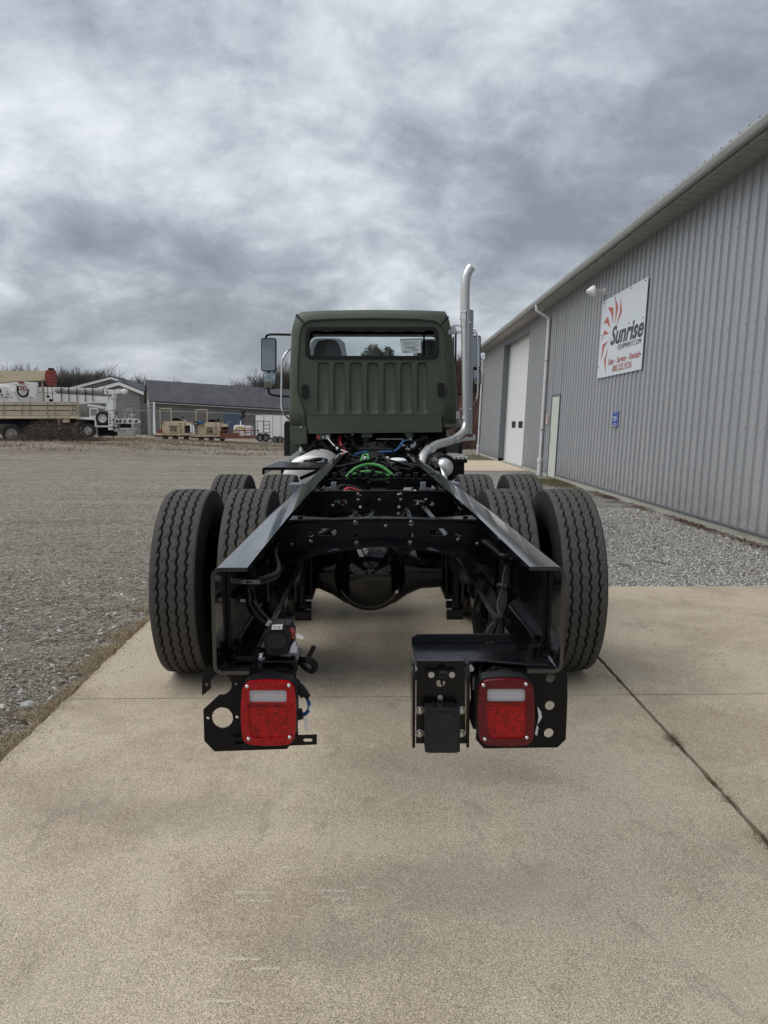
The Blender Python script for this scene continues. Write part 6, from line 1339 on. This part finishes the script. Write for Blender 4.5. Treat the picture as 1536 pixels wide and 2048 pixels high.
# ---- right hitch-side bracket: flat arm, upturned lip, hanging channel
zb = RB + .011
def hb(m):
    x0, x1 = tl(829, 1290, .1).x, tl(1036, 1290, .15).x; xr = RO - .03
    m.prism([(x0, -.028), (tl(929, 1320, -.02).x, -.028), (tl(930, 1316, -.02).x, .006), (tl(976, 1314, 0).x, .002), (tl(1056, 1331, 0).x - .01, -.025), (xr - .0, -.028), (xr, .10), (x1, .165), (x0 - .005, .165)], lambda a, b, t: (a, b, t), zb, zb + .007)
    m.prism([(x0 - .005, zb + .006), (x1 - .002, zb + .006), (x1 - .004, zb + .028), (x1 - .02, zb + .033), (x0 + .01, zb + .033), (x0 - .005, zb + .025)], lambda a, b, t: (a, t, b), .158, .1655)
arm = part('sensor_bracket', 'black', hb, bevel=.002)
x0, x1 = tl(829, 1320, -.03).x, tl(929, 1320, -.03).x
def curve_bend(m):                                   # rounded front bend
    k = 8; vs = []; rr_ = .030
    for xx in (x0, x1):
        for i in range(k + 1): a = R(90 * i / k); vs.append((xx, -.0275 - rr_ * math.sin(a), zb + .007 - rr_ + rr_ * math.cos(a)))
        for i in range(k + 1): a = R(90 * i / k); vs.append((xx, -.0275 - (rr_ - .007) * math.sin(a), zb + .007 - rr_ + (rr_ - .007) * math.cos(a)))
    L = k + 1; fs = []
    for i in range(k): fs += [(i, i + 1, 2 * L + i + 1, 2 * L + i), (L + i, 3 * L + i, 3 * L + i + 1, L + i + 1), (i, L + i, L + i + 1, i + 1), (2 * L + i, 2 * L + i + 1, 3 * L + i + 1, 3 * L + i)]
    fs += [(0, 2 * L, 3 * L, L), (k, L + k, 3 * L + k, 2 * L + k)]; m.add(vs, fs)
part('bend', 'black', curve_bend, smooth=60, parent=arm)
VY = -.0575
plate('hanging_plate', M['satin'], [(833.5, 1322), (929, 1322), (931, 1487), (832, 1487)], [circ(881.5, 1366.5, 9, 18), circ(862, 1345.5, 2.2, 8), circ(902, 1345.5, 2.2, 8)], yl=VY, th=.007, parent=arm)
for u0, u1 in ((824.6, 833), (931.5, 940.6)):
    c0, c1 = tl(u0, 1326, VY), tl(u1, 1490, VY); q = MB(); q.prism([(VY - .018, c1.z), (VY + .07, c1.z), (VY + .07, c0.z - .01), (VY + .05, c0.z), (VY, c0.z), (VY - .018, c0.z - .03)], lambda a, b, t: (t, a, b), c0.x + (.0 if u0 < 900 else .002), c0.x + (.007 if u0 < 900 else .009)); q.build('side_flange', M['satin'], arm, bevel=.0015)
part('camera_bracket', 'satin', lambda m: m.prism([PL(*p, VY) for p in ((851, 1340), (856, 1336.5), (866, 1339), (876, 1338), (876, 1336), (893, 1336), (893, 1338), (900, 1338), (908, 1336.5), (910, 1341), (908, 1349), (901, 1351), (893, 1349), (877, 1349), (866, 1352), (856, 1350))], lambda a, b, t: (a, t, b), VY - .016, VY - .001), bevel=.003)
part('licence_lamp', 'plastic', lambda m: (m.prism([PL(*p, VY) for p in ((877, 1337), (893, 1337), (894, 1347), (888, 1353), (882, 1353), (876, 1347))], lambda a, b, t: (a, t, b), VY - .035, VY - .016), m.lathe(tl(885, 1352, VY - .03), (0, -.3, -1), [(.010, 0), (.010, .006), (0, .01)], 12), m.tube([tl(885, 1353, VY - .012), tl(883, 1362, VY - .01), tl(884, 1370, VY + .02)], .0035, 6)), bevel=.002)
for u, v, r_ in ((861.5, 1345.5, .0055), (902.5, 1345.5, .0055), (880.3, 1395, .005)): part('screw', 'zinc', lambda m: m.lathe((tl(u, v, VY).x, VY - (.016 if v < 1360 else .001), tl(u, v, VY).z), (0, -1, 0), [(r_ * 1.4, 0), (r_ * 1.4, .001), (r_, .001), (r_, .004), (0, .004)], 12), smooth=30)
cov = part('radar_cover', 'gplastic', lambda m: (m.prism([PL(*p, VY) for p in rrect(847.5, 916, 1404, 1489, 1.2, 2)], lambda a, b, t: (a, t, b), VY - .045, VY - .003), m.prism([PL(*p, VY) for p in ((852, 1489), (852, 1424), (864, 1411), (898, 1411), (911, 1424), (911, 1489))], lambda a, b, t: (a, t, b), VY - .050, VY - .045)), bevel=.003)
part('cover_fin', 'gplastic', lambda m: [m.box(tl(u, 1400, VY).x - .002, tl(u, 1400, VY).x + .002, VY - .030, VY - .004, tl(u, 1403.5, VY).z, tl(u, 1400.5, VY).z) for u in (865, 874.5, 884, 893, 902)], parent=cov)
for u, v in ((839.5, 1419.5), (922.4, 1419.5), (839, 1465.5), (922, 1465.5)):
    p = tl(u, v, VY); q = MB(); q.lathe((p.x, VY - .001, p.z), (0, -1, 0), [(.0105, 0), (.0105, .0025), (.0075, .0026), (.0070, .009), (.0055, .0105), (0, .0105)], 6 if 0 else 14, True); q.build('hex_bolt', M['zinc'], trk, smooth=30)
for u in (829, 942): part('flange_bolt', 'alud', lambda m: m.lathe(tl(u, 1337, VY + .0), (0, -1, 0), [(.007, -.01), (.008, 0), (.007, .004), (0, .005)], 14), smooth=50)
# ---- left: reversing alarm on its shelf
AYL = .03
sh0, sh1 = tl(515, 1310, AYL), tl(600, 1315, AYL)
part('alarm_shelf', 'satin', lambda m: m.prism(rrect(sh0.x, sh1.x, -.02, .10, .018, 4), lambda a, b, t: (a, b, t), sh0.z - .006, sh0.z + .0), bevel=.002)
part('shelf_strut', 'satin', lambda m: (m.prism([PL(*p, .02) for p in ((498, 1310), (520, 1313), (520, 1322), (475, 1320), (470, 1311))], lambda a, b, t: (a, t, b), .01, .10)), bevel=.002)
A0 = AYL - .035
octo = [(527.5, 1268), (541, 1250), (566, 1249.5), (580.5, 1268), (580.5, 1291), (575.5, 1309), (534, 1309.5), (527.5, 1291)]
al = part('reversing_alarm', 'plastic', lambda m: m.prism([PL(*p, A0) for p in octo], lambda a, b, t: (a, t, b), A0, A0 + .055), bevel=.004)
part('alarm_back', 'plastic', lambda m: m.prism([PL(*p, A0) for p in ((545, 1252), (577, 1253), (586, 1268), (586, 1306), (576, 1308))], lambda a, b, t: (a, t, b), A0 + .02, A0 + .075), bevel=.004, parent=al)
M['greyplastic'] = mat('grille_grey_plastic', (.035, .037, .04), .5)
c = tl(553.5, 1281, A0)
part('speaker_grille', 'dark', lambda m: m.lathe((c.x, A0 - .0005, c.z), (0, -1, 0), [(0, 0.0), (.0245, .0), (.0255, .003), (.0275, .003), (.0275, 0)], 28), parent=al)
def grl(m):
    for k in range(-5, 6):
        zz = k * .0044; hw = math.sqrt(max(0, .0245 ** 2 - zz ** 2))
        pts_ = [(c.x - hw + 2 * hw * t / 10, A0 - .0022, c.z + zz + .0014 * (1 if t % 2 else -1)) for t in range(11)]
        m.rings([(Vector(p), .0011) for p in pts_], 4)
part('grille_bar', 'greyplastic', grl, parent=al)
part('white_label', 'whiteclean', lambda m: m.prism([PL(*p, A0) for p in ((544.5, 1249.5), (565.5, 1248.5), (564.5, 1258), (543.5, 1258.5))], lambda a, b, t: (a, t, b), A0 - .004, A0 - .0005), parent=al)
part('label_print', 'signblack', lambda m: [m.box(tl(u, v, A0).x, tl(u + w_, v, A0).x, A0 - .0046, A0 - .0040, tl(u, v + 1, A0).z, tl(u, v, A0).z) for u, v, w_ in ((547, 1251, 4), (554, 1252, 7), (547, 1254, 6), (556, 1255, 5))], parent=al)
part('terminal', 'redpaint', lambda m: (m.beam(tl(583, 1256, A0 + .02), tl(584, 1277, A0 + .02), .010), m.beam(tl(582, 1263, A0 + .01), tl(590, 1262, A0 + .01), .006), m.beam(tl(582, 1268, A0 + .01), tl(592, 1266, A0 + .01), .005), m.beam(tl(584, 1274, A0 + .01), tl(590, 1275, A0 + .01), .006)), bevel=.001, parent=al)
part('paper_tag', 'whiteclean', lambda m: (m.prism([PL(*p, A0) for p in ((589, 1268), (607, 1276), (604, 1282), (591, 1278))], lambda a, b, t: (a, t, b), A0 + .012, A0 + .0135),), parent=al)
part('clear_cap', 'clear', lambda m: m.prism([PL(*p, A0) for p in ((579, 1307), (580, 1297), (585, 1287), (590, 1287), (595, 1297), (595, 1307))], lambda a, b, t: (a, t, b), A0 + .0, A0 + .03), bevel=.003, parent=al)
part('shelf_bolt', 'chrome', lambda m: (m.lathe((tl(523, 1305, .02).x, .01, sh0.z), (0, 0, 1), [(.012, 0), (.012, .003), (.007, .003), (.007, .012), (0, .013)], 12), m.lathe((tl(523, 1305, .02).x, .01, sh0.z - .03), (0, 0, 1), [(.003, 0), (.003, .03)], 6)), smooth=30)
# looms
def loom(name, mt, paths, r, n=8): return part(name, mt, lambda m: [m.tube(p, r, n, 5) for p in paths], smooth=60)
w0 = -RO + .03
loom('wiring_loom', 'matte', [[(w0, .30, .99), (-.38, .20, .97), tl(500, 1215, .08), tl(520, 1240, .05), tl(533, 1252, .03)], [(w0, .34, .98), (-.37, .25, .95), tl(506, 1208, .10), tl(530, 1235, .06), tl(545, 1249, .04)]], .0075)
loom('wiring_loom', 'matte', [[(w0 + .0, .30, 1.0), (-.36, .32, 1.0), (-.33, .45, 1.0), (-.38, .8, 1.02), (-.39, 1.6, 1.0)], [(-.39, .8, 1.0), (-.36, 1.2, .95), (-.38, 2.2, .98)]], .012)
part('loom_clip', 'alud', lambda m: (m.obox((-RO + .045, .30, 1.0), (.05, .02, .012), Matrix.Identity(3)), m.obox(tl(457, 1201, .2), (.016, .006, .008), Matrix.Identity(3)), m.obox(tl(486, 1201, .2), (.014, .006, .008), Matrix.Identity(3)), m.obox(tl(538, 1247, .03), (.012, .01, .014), Matrix.Rotation(.5, 3, 'Y'))))
hx = RO - .06
loom('wiring_loom', 'matte', [[(hx - .02 + .012 * math.cos(k), .72, 1.05), tl(1012 + 3 * math.cos(k * 2), 1120, .5), tl(1012 + 5 * math.cos(k * 1.3), 1160, .36), tl(1010 + 4 * math.cos(k + 1), 1178, .3), tl(1004 + 8 * math.cos(k * 1.7), 1212, .24), tl(1000 + 3 * math.cos(k), 1236, .2), tl(988 + 14 * math.cos(k * 1.1), 1266, .18), tl(975 + 8 * math.sin(k), 1300, .15)] for k in range(6)], .0075)
part('cable_tie', 'gplastic', lambda m: [m.lathe(tl(u, v, y) , (.2, .3, 1), [(.022, 0), (.026, 0), (.026, .008), (.022, .008)], 12) for u, v, y in ((1010, 1175, .31), (1000, 1236, .2), (1013, 1115, .5))])
loom('wiring_loom', 'matte', [[tl(590, 1310, .08), tl(604, 1318, .04), tl(622, 1318, .02), tl(632, 1330, .02), tl(626, 1343, .02), tl(612, 1338, .03), tl(600, 1325, .05)], [tl(588, 1312, .08), tl(602, 1322, .04), tl(616, 1322, .02), tl(629, 1334, .02), tl(620, 1342, .03), tl(606, 1330, .04)], [tl(612, 1322, .03), tl(621, 1308, .03), tl(628, 1292, .03)]], .006)
part('connector', 'plastic', lambda m: (m.obox(tl(586, 1324, .04), (.018, .03, .026), Matrix.Rotation(.4, 3, 'Y')), m.obox(tl(592, 1315, .05), (.022, .02, .018), Matrix.Rotation(-.4, 3, 'Y'))), bevel=.002)
loom('lamp_lead', 'matte', [[tl(592, 1362, 0), tl(600, 1374, -.02), tl(608, 1384, -.03), tl(616, 1394, -.03)]], .008)
loom('lamp_lead', 'bluehose', [[tl(613, 1392, -.03), tl(619, 1405, -.03), tl(620, 1418, -.03), tl(612, 1429, -.03), tl(604, 1431, -.03)], [tl(611, 1392, -.03), tl(616, 1405, -.03), tl(617, 1416, -.03), tl(610, 1426, -.03), tl(602, 1428, -.03)]], .0028, 6)
part('connector', 'plastic', lambda m: (m.obox(tl(604, 1382, -.03), (.02, .02, .026), Matrix.Rotation(-.6, 3, 'Y')), m.obox(tl(600, 1428, -.03), (.014, .02, .024), Matrix.Rotation(-.2, 3, 'Y'))), bevel=.002)
part('paper_tag', 'whiteclean', lambda m: (m.prism([PL(*p, -.03) for p in ((621, 1406), (626, 1412), (632, 1424), (622, 1421), (618, 1414))], lambda a, b, t: (a, t, b), -.045, -.044), m.prism([PL(*p, -.03) for p in ((609, 1431), (615, 1432), (617, 1450), (614, 1461), (610, 1458), (609, 1445))], lambda a, b, t: (a, t, b), -.040, -.039)))
part('paper_tag', 'whiteclean', lambda m: (m.prism([PL(*p, TY) for p in ((1073, 1409), (1080, 1420), (1082, 1431), (1077, 1440), (1073, 1446), (1075, 1430))], lambda a, b, t: (a, t, b), TY - .012, TY - .011), m.prism([PL(*p, TY) for p in ((1072, 1446), (1075, 1452), (1072, 1468), (1068, 1464))], lambda a, b, t: (a, t, b), TY - .012, TY - .011)))
loom('wiring_loom', 'matte', [[tl(955 + 3 * math.cos(k), 1322, .08), tl(948 + 5 * math.cos(k * 2), 1345, .03), tl(950 + 4 * math.cos(k * 3), 1375, .0), tl(948 + 5 * math.sin(k * 2), 1405, .0), tl(947 + 4 * math.cos(k), 1432, .0), tl(955 + 4 * math.cos(k), 1456, .0)] for k in range(5)], .0065)
part('loom_clip', 'alud', lambda m: (m.obox(tl(947, 1368, -.01), (.004, .004, .03), Matrix.Identity(3)),))
loom('wiring_loom', 'plastic', [[tl(938, 1330, .03), tl(948, 1318, .05), tl(960, 1318, .09), tl(968, 1310, .14)]], .012)
# ================================================================== LOOSE GROUND DETAIL
BR = []
for k in range(10):
    bm = bmesh.new(); bmesh.ops.create_icosphere(bm, subdivisions=1, radius=1); rd = random.Random(k)
    vv = np.array([list(v.co) for v in bm.verts]); ff = np.array([[v.index for v in f.verts] for f in bm.faces]); bm.free()
    vv = vv * (1 + np.array([rd.uniform(-.32, .25) for _ in vv])[:, None]); BR.append((vv, ff))
OCT = (np.array([(1, 0, 0), (-1, 0, 0), (0, 1, 0), (0, -1, 0), (0, 0, 1), (0, 0, -1)], float), np.array([(0, 2, 4), (2, 1, 4), (1, 3, 4), (3, 0, 4), (2, 0, 5), (1, 2, 5), (3, 1, 5), (0, 3, 5)]))
def stones(name, n, pos, size, tones, label, fine=False):
    Vs, Fs, Ts = [], [], []; off = 0
    for b in range(10):
        m_ = n // 10; bv, bf = (OCT if fine else BR[b]); P = pos(m_); 
        if P is None or not len(P): continue
        m_ = len(P); s = size(P); sc = s[:, None] * rng.uniform(.6, 1.25, (m_, 3)) * np.array([1, 1, .62]); a = rng.uniform(0, 6.28, m_); jit = 1 + rng.uniform(-.3, .3, (m_, len(bv), 1))
        v = bv[None] * jit * sc[:, None, :]; c, s2 = np.cos(a)[:, None], np.sin(a)[:, None]
        x = v[..., 0] * c - v[..., 1] * s2; y = v[..., 0] * s2 + v[..., 1] * c; tl_ = rng.normal(0, .35, (m_, 1)); z = v[..., 2] + x * tl_
        v = np.stack([x, y, z], -1) + P[:, None, :]; Vs.append(v.reshape(-1, 3)); Fs.append((bf[None] + (np.arange(m_) * len(bv))[:, None, None] + off).reshape(-1, 3)); off += m_ * len(bv)
        t = tones(P, m_); Ts.append(np.repeat(t, len(bv), 0))
    o = mesh_np(name, np.concatenate(Vs), np.concatenate(Fs), M['stone'], tone=np.concatenate(Ts)); return tag(o, label, 'gravel', kind='stuff')
def wpick(m_, cols, wts, jit=.18):
    i = rng.choice(len(cols), m_, p=np.array(wts) / sum(wts)); return np.array(cols)[i] * rng.uniform(1 - jit, 1 + jit, (m_, 1))
GL_ = [(.44, .405, .345), (.32, .29, .245), (.20, .17, .135), (.56, .53, .47), (.32, .25, .18), (.68, .66, .61)]; WL_ = [4, 5, 4, 2, 2, .5]
def pos_left(m_):
    y = 2.0 + 17 * rng.random(m_) ** 1.9; x = -1.70 - .036 * (y - 3.2) - rng.random(m_) * (1.2 + y * .52); cl = np.sin(x * 3.1 + 1.2 * np.sin(y * 1.7)) + np.sin(y * 2.3 + x) ; keep = rng.random(m_) < (.5 + .28 * cl)
    x, y = x[keep], y[keep]; return np.stack([x, y, np.full(len(x), -.016) + rng.uniform(-.004, .004, len(x))], -1)
stones('loose_gravel', 62000, pos_left, lambda P: .0035 + .0055 * rng.random(len(P)) ** 2 + .0005 * P[:, 1], lambda P, m_: wpick(m_, GL_, WL_), 'loose brown and grey gravel left of the concrete pad', True)
def pos_right(m_):
    y = 6.88 + 6.6 * rng.random(m_) ** 1.2; x = 1.2 + 3.4 * rng.random(m_); return np.stack([x, y, -.016 + rng.uniform(-.004, .004, m_)], -1)
stones('crushed_stone', 52000, pos_right, lambda P: .004 + .006 * rng.random(len(P)) ** 1.6 + .0004 * P[:, 1], lambda P, m_: wpick(m_, [(.40, .39, .37), (.27, .263, .25), (.55, .54, .515), (.16, .155, .145), (.70, .69, .66)], [4, 4, 3, 2, 1.2]), 'pale crushed stone between pad and metal building', True)
stones('bigger_gravel', 900, lambda m_: (lambda y: np.stack([-1.75 - .036 * (y - 3.2) - rng.random(m_) * 2.2, y, np.full(m_, -.012)], -1))(2.4 + 5 * rng.random(m_)), lambda P: .009 + .012 * rng.random(len(P)) ** 3, lambda P, m_: wpick(m_, GL_, [2, 2, 1, 3, 1, 2]), 'scattered larger stones in the yard gravel')
stones('spilled_gravel', 900, lambda m_: (lambda y: np.stack([-1.655 - .0357 * (y - 3.2) + np.abs(rng.normal(0, .11, m_)) ** 1.1, y, np.full(m_, .001)], -1))(1.8 + 4.9 * rng.random(m_)), lambda P: .0015 + .0045 * rng.random(len(P)) ** 2, lambda P, m_: wpick(m_, GL_, WL_), 'small stones spilled onto the edge of the concrete', True)
stones('joint_grit', 700, lambda m_: np.stack([1.3395 + rng.normal(0, .006, m_), 1.8 + 4.9 * rng.random(m_), rng.uniform(-.02, -.008, m_)], -1), lambda P: .001 + .0025 * rng.random(len(P)), lambda P, m_: wpick(m_, [(.06, .05, .04), (.16, .13, .10), (.30, .27, .22)], [5, 3, 1]), 'dirt and grit lying in the open slab joint', True)
# one pale rock by the grass edge
def rock(name, p, r, label):
    bm = bmesh.new(); bmesh.ops.create_icosphere(bm, subdivisions=3, radius=1)
    for v in bm.verts:
        n_ = math.sin(v.co.x * 4 + 1) * .08 + math.sin(v.co.y * 5 + v.co.z * 3) * .08 + random.gauss(0, .025); v.co *= 1 + n_; v.co = Vector((v.co.x * r[0], v.co.y * r[1], v.co.z * r[2]))
    me = bpy.data.meshes.new(name); bm.to_mesh(me); bm.free(); me.materials.append(mat('pale_rock', (.36, .36, .35), .85, var=.2, scale=30, bump=.4)); o = bpy.data.objects.new(name, me); COL.objects.link(o); o.location = p; tag(o, label, 'rock')
def at_g(u, v, z=-.018): d = ray(u, v); t = (z - CAM_H) / d.z; return Vector((d.x * t, d.y * t, z))
rock('rock', at_g(57, 1413) + Vector((0, 0, .008)), (.047, .03, .022), 'pale grey rock lying on the gravel near the left edge')
rock('rock', at_g(101, 1399) + Vector((0, 0, .004)), (.018, .015, .012), 'small pale stone to the right of the bigger rock')
# grass blades
def blades(name, pts, h, lean, wd, cols, label):
    m_ = len(pts); a = rng.uniform(0, 6.28, m_); hh = h * rng.uniform(.4, 1.2, m_); l = rng.normal(0, 1, (m_, 2)) * (lean * hh)[:, None]; w_ = wd * rng.uniform(.6, 1.3, m_)
    dx, dy = np.cos(a) * w_, np.sin(a) * w_; P = pts
    v = np.stack([np.stack([P[:, 0] - dx, P[:, 1] - dy, P[:, 2]], -1), np.stack([P[:, 0] + dx, P[:, 1] + dy, P[:, 2]], -1), np.stack([P[:, 0] + l[:, 0] * .35 + dx * .6, P[:, 1] + l[:, 1] * .35 + dy * .6, P[:, 2] + hh * .6], -1), np.stack([P[:, 0] + l[:, 0] * .35 - dx * .6, P[:, 1] + l[:, 1] * .35 - dy * .6, P[:, 2] + hh * .6], -1), np.stack([P[:, 0] + l[:, 0], P[:, 1] + l[:, 1], P[:, 2] + hh * .85], -1)], 1)
    f = np.array([(0, 1, 2), (0, 2, 3), (3, 2, 4)])[None] + (np.arange(m_) * 5)[:, None, None]
    t = np.repeat(wpick(m_, *cols), 5, 0); o = mesh_np(name, v.reshape(-1, 3), f.reshape(-1, 3), M['blade'], tone=t); return tag(o, label, 'grass', kind='stuff')
DRY = ([(.44, .35, .21), (.34, .26, .155), (.23, .175, .11), (.54, .44, .28), (.15, .12, .08), (.17, .16, .085)], [4, 5, 4, 2, 2, 1])
n = 26000; y = 1.6 + 7.5 * rng.random(n) ** 1.1; tuft = np.clip(.5 + .6 * np.sin(y * 6.3) * np.sin(y * 2.3 + 1) + .35 * np.sin(y * 17), 0, 1.1); wdt = .015 + .16 * tuft; x = -1.655 - .0357 * (y - 3.2) - .006 - np.abs(rng.normal(0, 1, n)) * wdt * .7
kk = rng.random(n) < .25 + .75 * tuft; x, y = x[kk], y[kk]
blades('dry_grass', np.stack([x, y, np.full(len(x), -.02)], -1), .040, 1.3, .0013, DRY, 'dry straw coloured grass along the left edge of the concrete')
n = 30000; uu = rng.uniform(-100, 570, n); yy = rng.uniform(36, 56, n); xx = (uu - 768) / F_PX * yy; zz = np.array([gz(a, b) for a, b in zip(xx, yy)]); k = rng.random(n) < np.clip(.10 + .5 * np.sin(xx * .7) * np.sin(yy * .9) + (yy - 40) * .035, .05, 1)
blades('yard_grass', np.stack([xx, yy, zz - .01], -1)[k], .17, 1.0, .014, ([(.30, .235, .145), (.22, .17, .105), (.15, .115, .075), (.10, .085, .055)], [4, 5, 4, 2]), 'patchy dry grass at the far side of the yard')
n = 9000; yy = 20.4 - np.abs(rng.normal(0, 1.1, n)); xx = 4.52 - np.abs(rng.normal(0, .35, n)); 
blades('green_grass', np.stack([xx, yy, np.full(n, -.02)], -1), .06, .8, .004, ([(.10, .115, .05), (.16, .14, .07), (.24, .19, .11)], [3, 3, 3]), 'green weeds at the wall beside the entry door')
n = 6000; yy = rng.uniform(30, 37, n); xx = rng.uniform(1.5, 4.5, n)
blades('corner_grass', np.stack([xx, yy, np.full(n, -.02)], -1), .06, .8, .006, ([(.16, .16, .08), (.24, .21, .12), (.13, .14, .06)], [4, 3, 2]), 'thin grass by the far corner downpipe')
# weeds in the open slab joint
def jx(v): return at_g(1195 + (1536 - 1195) * (v - 1310) / 380, v, 0)
P_ = []
for v0, k, sp in ((1480, 260, .012), (1487, 180, .02), (1690, 260, .014), (1380, 40, .01), (1560, 60, .01), (1600, 60, .01)):
    c = jx(v0)
    for _ in range(k): P_.append((1.3395 + random.gauss(-.006, sp * .8), c.y + random.gauss(0, sp * 2.6), -.012))
blades('joint_weeds', np.array(P_), .030, 1.1, .0014, ([(.20, .13, .075), (.13, .09, .045), (.09, .09, .045)], [4, 3, 1]), 'brown weeds growing in the open slab joint')
# pale scrape marks on the slab
v = []; f = []
for u0, u1, v0 in ((470, 548, 1786), (472, 545, 1802), (642, 705, 1782), (664, 706, 1799), (452, 520, 1918), (505, 560, 1938), (708, 735, 1329), (706, 738, 1362), (620, 650, 1525), (712, 740, 1775), (560, 600, 1735), (410, 470, 2003), (640, 760, 1490)):
    for k in range(int((u1 - u0) * 1.6)):
        c = at_g(random.uniform(u0, u1), v0 + random.gauss(0, 1.6), .0006); a = random.uniform(0, 6); r_ = random.uniform(.0008, .003) * (1 if v0 > 1500 else .8); n = len(v)
        zz_ = random.uniform(.0005, .0016); v += [(c.x + r_ * 1.8 * math.cos(a + t), c.y + r_ * math.sin(a + t), zz_) for t in (0, 2.1, 4.2)]; f.append((n, n + 1, n + 2))
o = mesh_np('scrape_marks', v, f, mat('pale_scraped_cement', (.62, .58, .49), .9)); tag(o, 'pale scraped flecks on the near concrete slab', 'scrape marks', kind='stuff')
# fallen leaves along the wall foot and drifting on the stone
n = 2600; yy = 7.2 + 9.5 * rng.random(n); base = 4.545 - np.abs(rng.normal(0, .085, n)) - (rng.random(n) < .10) * rng.random(n) * 1.4; dens = .45 + .5 * np.sin(yy * 2.1) * np.sin(yy * .9 + .5); k = rng.random(n) < dens; xx, yy = base[k], yy[k]; n = len(xx)
s = rng.uniform(.010, .028, n); a = rng.uniform(0, 6.28, n); q = np.array([(-1, -.5, 0), (1, -.6, .25), (1.1, .5, .0), (0, .25, .35), (-.9, .6, .1)]); rotz = np.stack([np.cos(a), np.sin(a)], -1)
qx = q[None, :, 0] * rotz[:, None, 0] - q[None, :, 1] * rotz[:, None, 1]; qy = q[None, :, 0] * rotz[:, None, 1] + q[None, :, 1] * rotz[:, None, 0]; tlt = rng.normal(0, .5, (n, 1)); qz = q[None, :, 2] + qx * tlt * .6
v = np.stack([qx * s[:, None] + xx[:, None], qy * s[:, None] + yy[:, None], qz * s[:, None] + rng.uniform(-.008, .022, n)[:, None]], -1)
f = np.array([(0, 1, 3), (1, 2, 3), (0, 3, 4)])[None] + (np.arange(n) * 5)[:, None, None]
o = mesh_np('fallen_leaves', v.reshape(-1, 3), f.reshape(-1, 3), M['leafm'], tone=np.repeat(wpick(n, [(.12, .058, .032), (.085, .045, .028), (.19, .115, .065), (.05, .03, .022)], [4, 4, 2, 2]), 5, 0)); tag(o, 'brown fallen leaves along the foot of the metal wall', 'leaves', kind='stuff')
for u0, v0, u1, v1, lab in ((1290, 1121, 1342, 1129, 'longer dark twig lying on the pale crushed stone'), (1236, 1126, 1262, 1133, 'shorter dark twig lying nearer the tyre on the stone')):
    a, b = at_g(u0, v0, -.004), at_g(u1, v1, -.004); m = MB(a); m.tube([a, a.lerp(b, .4) + Vector((0, .012, .004)), b], .0045, 6); o = m.build('twig', M['bark'], None); o.location = a; tag(o, lab, 'twig')
# ---- pieces of one kind that do not touch each other become parts of their own; tiny crowds are marked as stuff
KEEP = {'lettering', 'printed_lines', 'crown', 'trunk', 'border_line', 'label_print', 'lens_joint', 'pane', 'tyre', 'rim', 'foundation', 'wall_core', 'base_trim', 'gable_wall', 'pressed_rib', 'drive_shaft', 'wheel_rim'}
for o in [q for q in bpy.data.objects if q.type == 'MESH' and q.parent and not q.get('kind')]:
    nm = o.name.split('.')[0]
    if nm in KEEP or o.data.users > 1 or len(o.data.vertices) > 9000: continue
    me = o.data; par = list(range(len(me.vertices)))
    def find(a):
        while par[a] != a: par[a] = par[par[a]]; a = par[a]
        return a
    for e_ in me.edges:
        a, b = find(e_.vertices[0]), find(e_.vertices[1])
        if a != b: par[a] = b
    comp = {}
    for i in range(len(par)): comp.setdefault(find(i), []).append(i)
    comps = list(comp.values())
    if len(comps) < 2: continue
    bb = []
    for c_ in comps:
        P = [me.vertices[i].co for i in c_]; bb.append(([min(p[k] for p in P) - .003 for k in range(3)], [max(p[k] for p in P) + .003 for k in range(3)]))
    grp = list(range(len(comps)))
    def gf(a):
        while grp[a] != a: a = grp[a]
        return a
    if len(comps) < 120:
        for i in range(len(comps)):
            for j in range(i):
                if all(bb[i][0][k] <= bb[j][1][k] and bb[j][0][k] <= bb[i][1][k] for k in range(3)):
                    a, b = gf(i), gf(j)
                    if a != b: grp[a] = b
    gs = {}
    for i, c_ in enumerate(comps): gs.setdefault(gf(i), []).extend(c_)
    gs = list(gs.values())
    if len(gs) < 2: continue
    if len(gs) > 14 or nm in ('screw', 'led', 'wheel_nut', 'rail_bolt', 'pipe_fitting', 'tail_fittings', 'loom_clip', 'grille_bar'): o['kind'] = 'stuff'; continue
    owner = {}
    for gi, g_ in enumerate(gs):
        for i in g_: owner[i] = gi
    sm = [p.use_smooth for p in me.polygons]; polys = [tuple(p.vertices) for p in me.polygons]; mats_ = list(me.materials); co_ = [tuple(v.co) for v in me.vertices]
    se = me.attributes.get('sharp_edge'); sharp = set()
    if se: sharp = {tuple(sorted(me.edges[i].vertices)) for i, d_ in enumerate(se.data) if d_.value}
    for gi, g_ in enumerate(gs):
        mp_ = {v: k for k, v in enumerate(g_)}; fs = [tuple(mp_[i] for i in p) for p in polys if owner[p[0]] == gi]; fl = [sm[k] for k, p in enumerate(polys) if owner[p[0]] == gi]
        nm2 = bpy.data.meshes.new(nm); nm2.from_pydata([co_[i] for i in g_], [], fs); nm2.polygons.foreach_set('use_smooth', fl)
        if sharp:
            at = nm2.attributes.new('sharp_edge', 'BOOLEAN', 'EDGE'); inv = g_
            for k, e_ in enumerate(nm2.edges):
                if tuple(sorted((inv[e_.vertices[0]], inv[e_.vertices[1]]))) in sharp: at.data[k].value = True
        for q in mats_: nm2.materials.append(q)
        if gi == 0: o.data = nm2
        else: c_ = o.copy(); c_.data = nm2; COL.objects.link(c_)
print('objects', len(bpy.data.objects), 'tris', sum(len(o.data.polygons) for o in bpy.data.objects if o.type == 'MESH'))
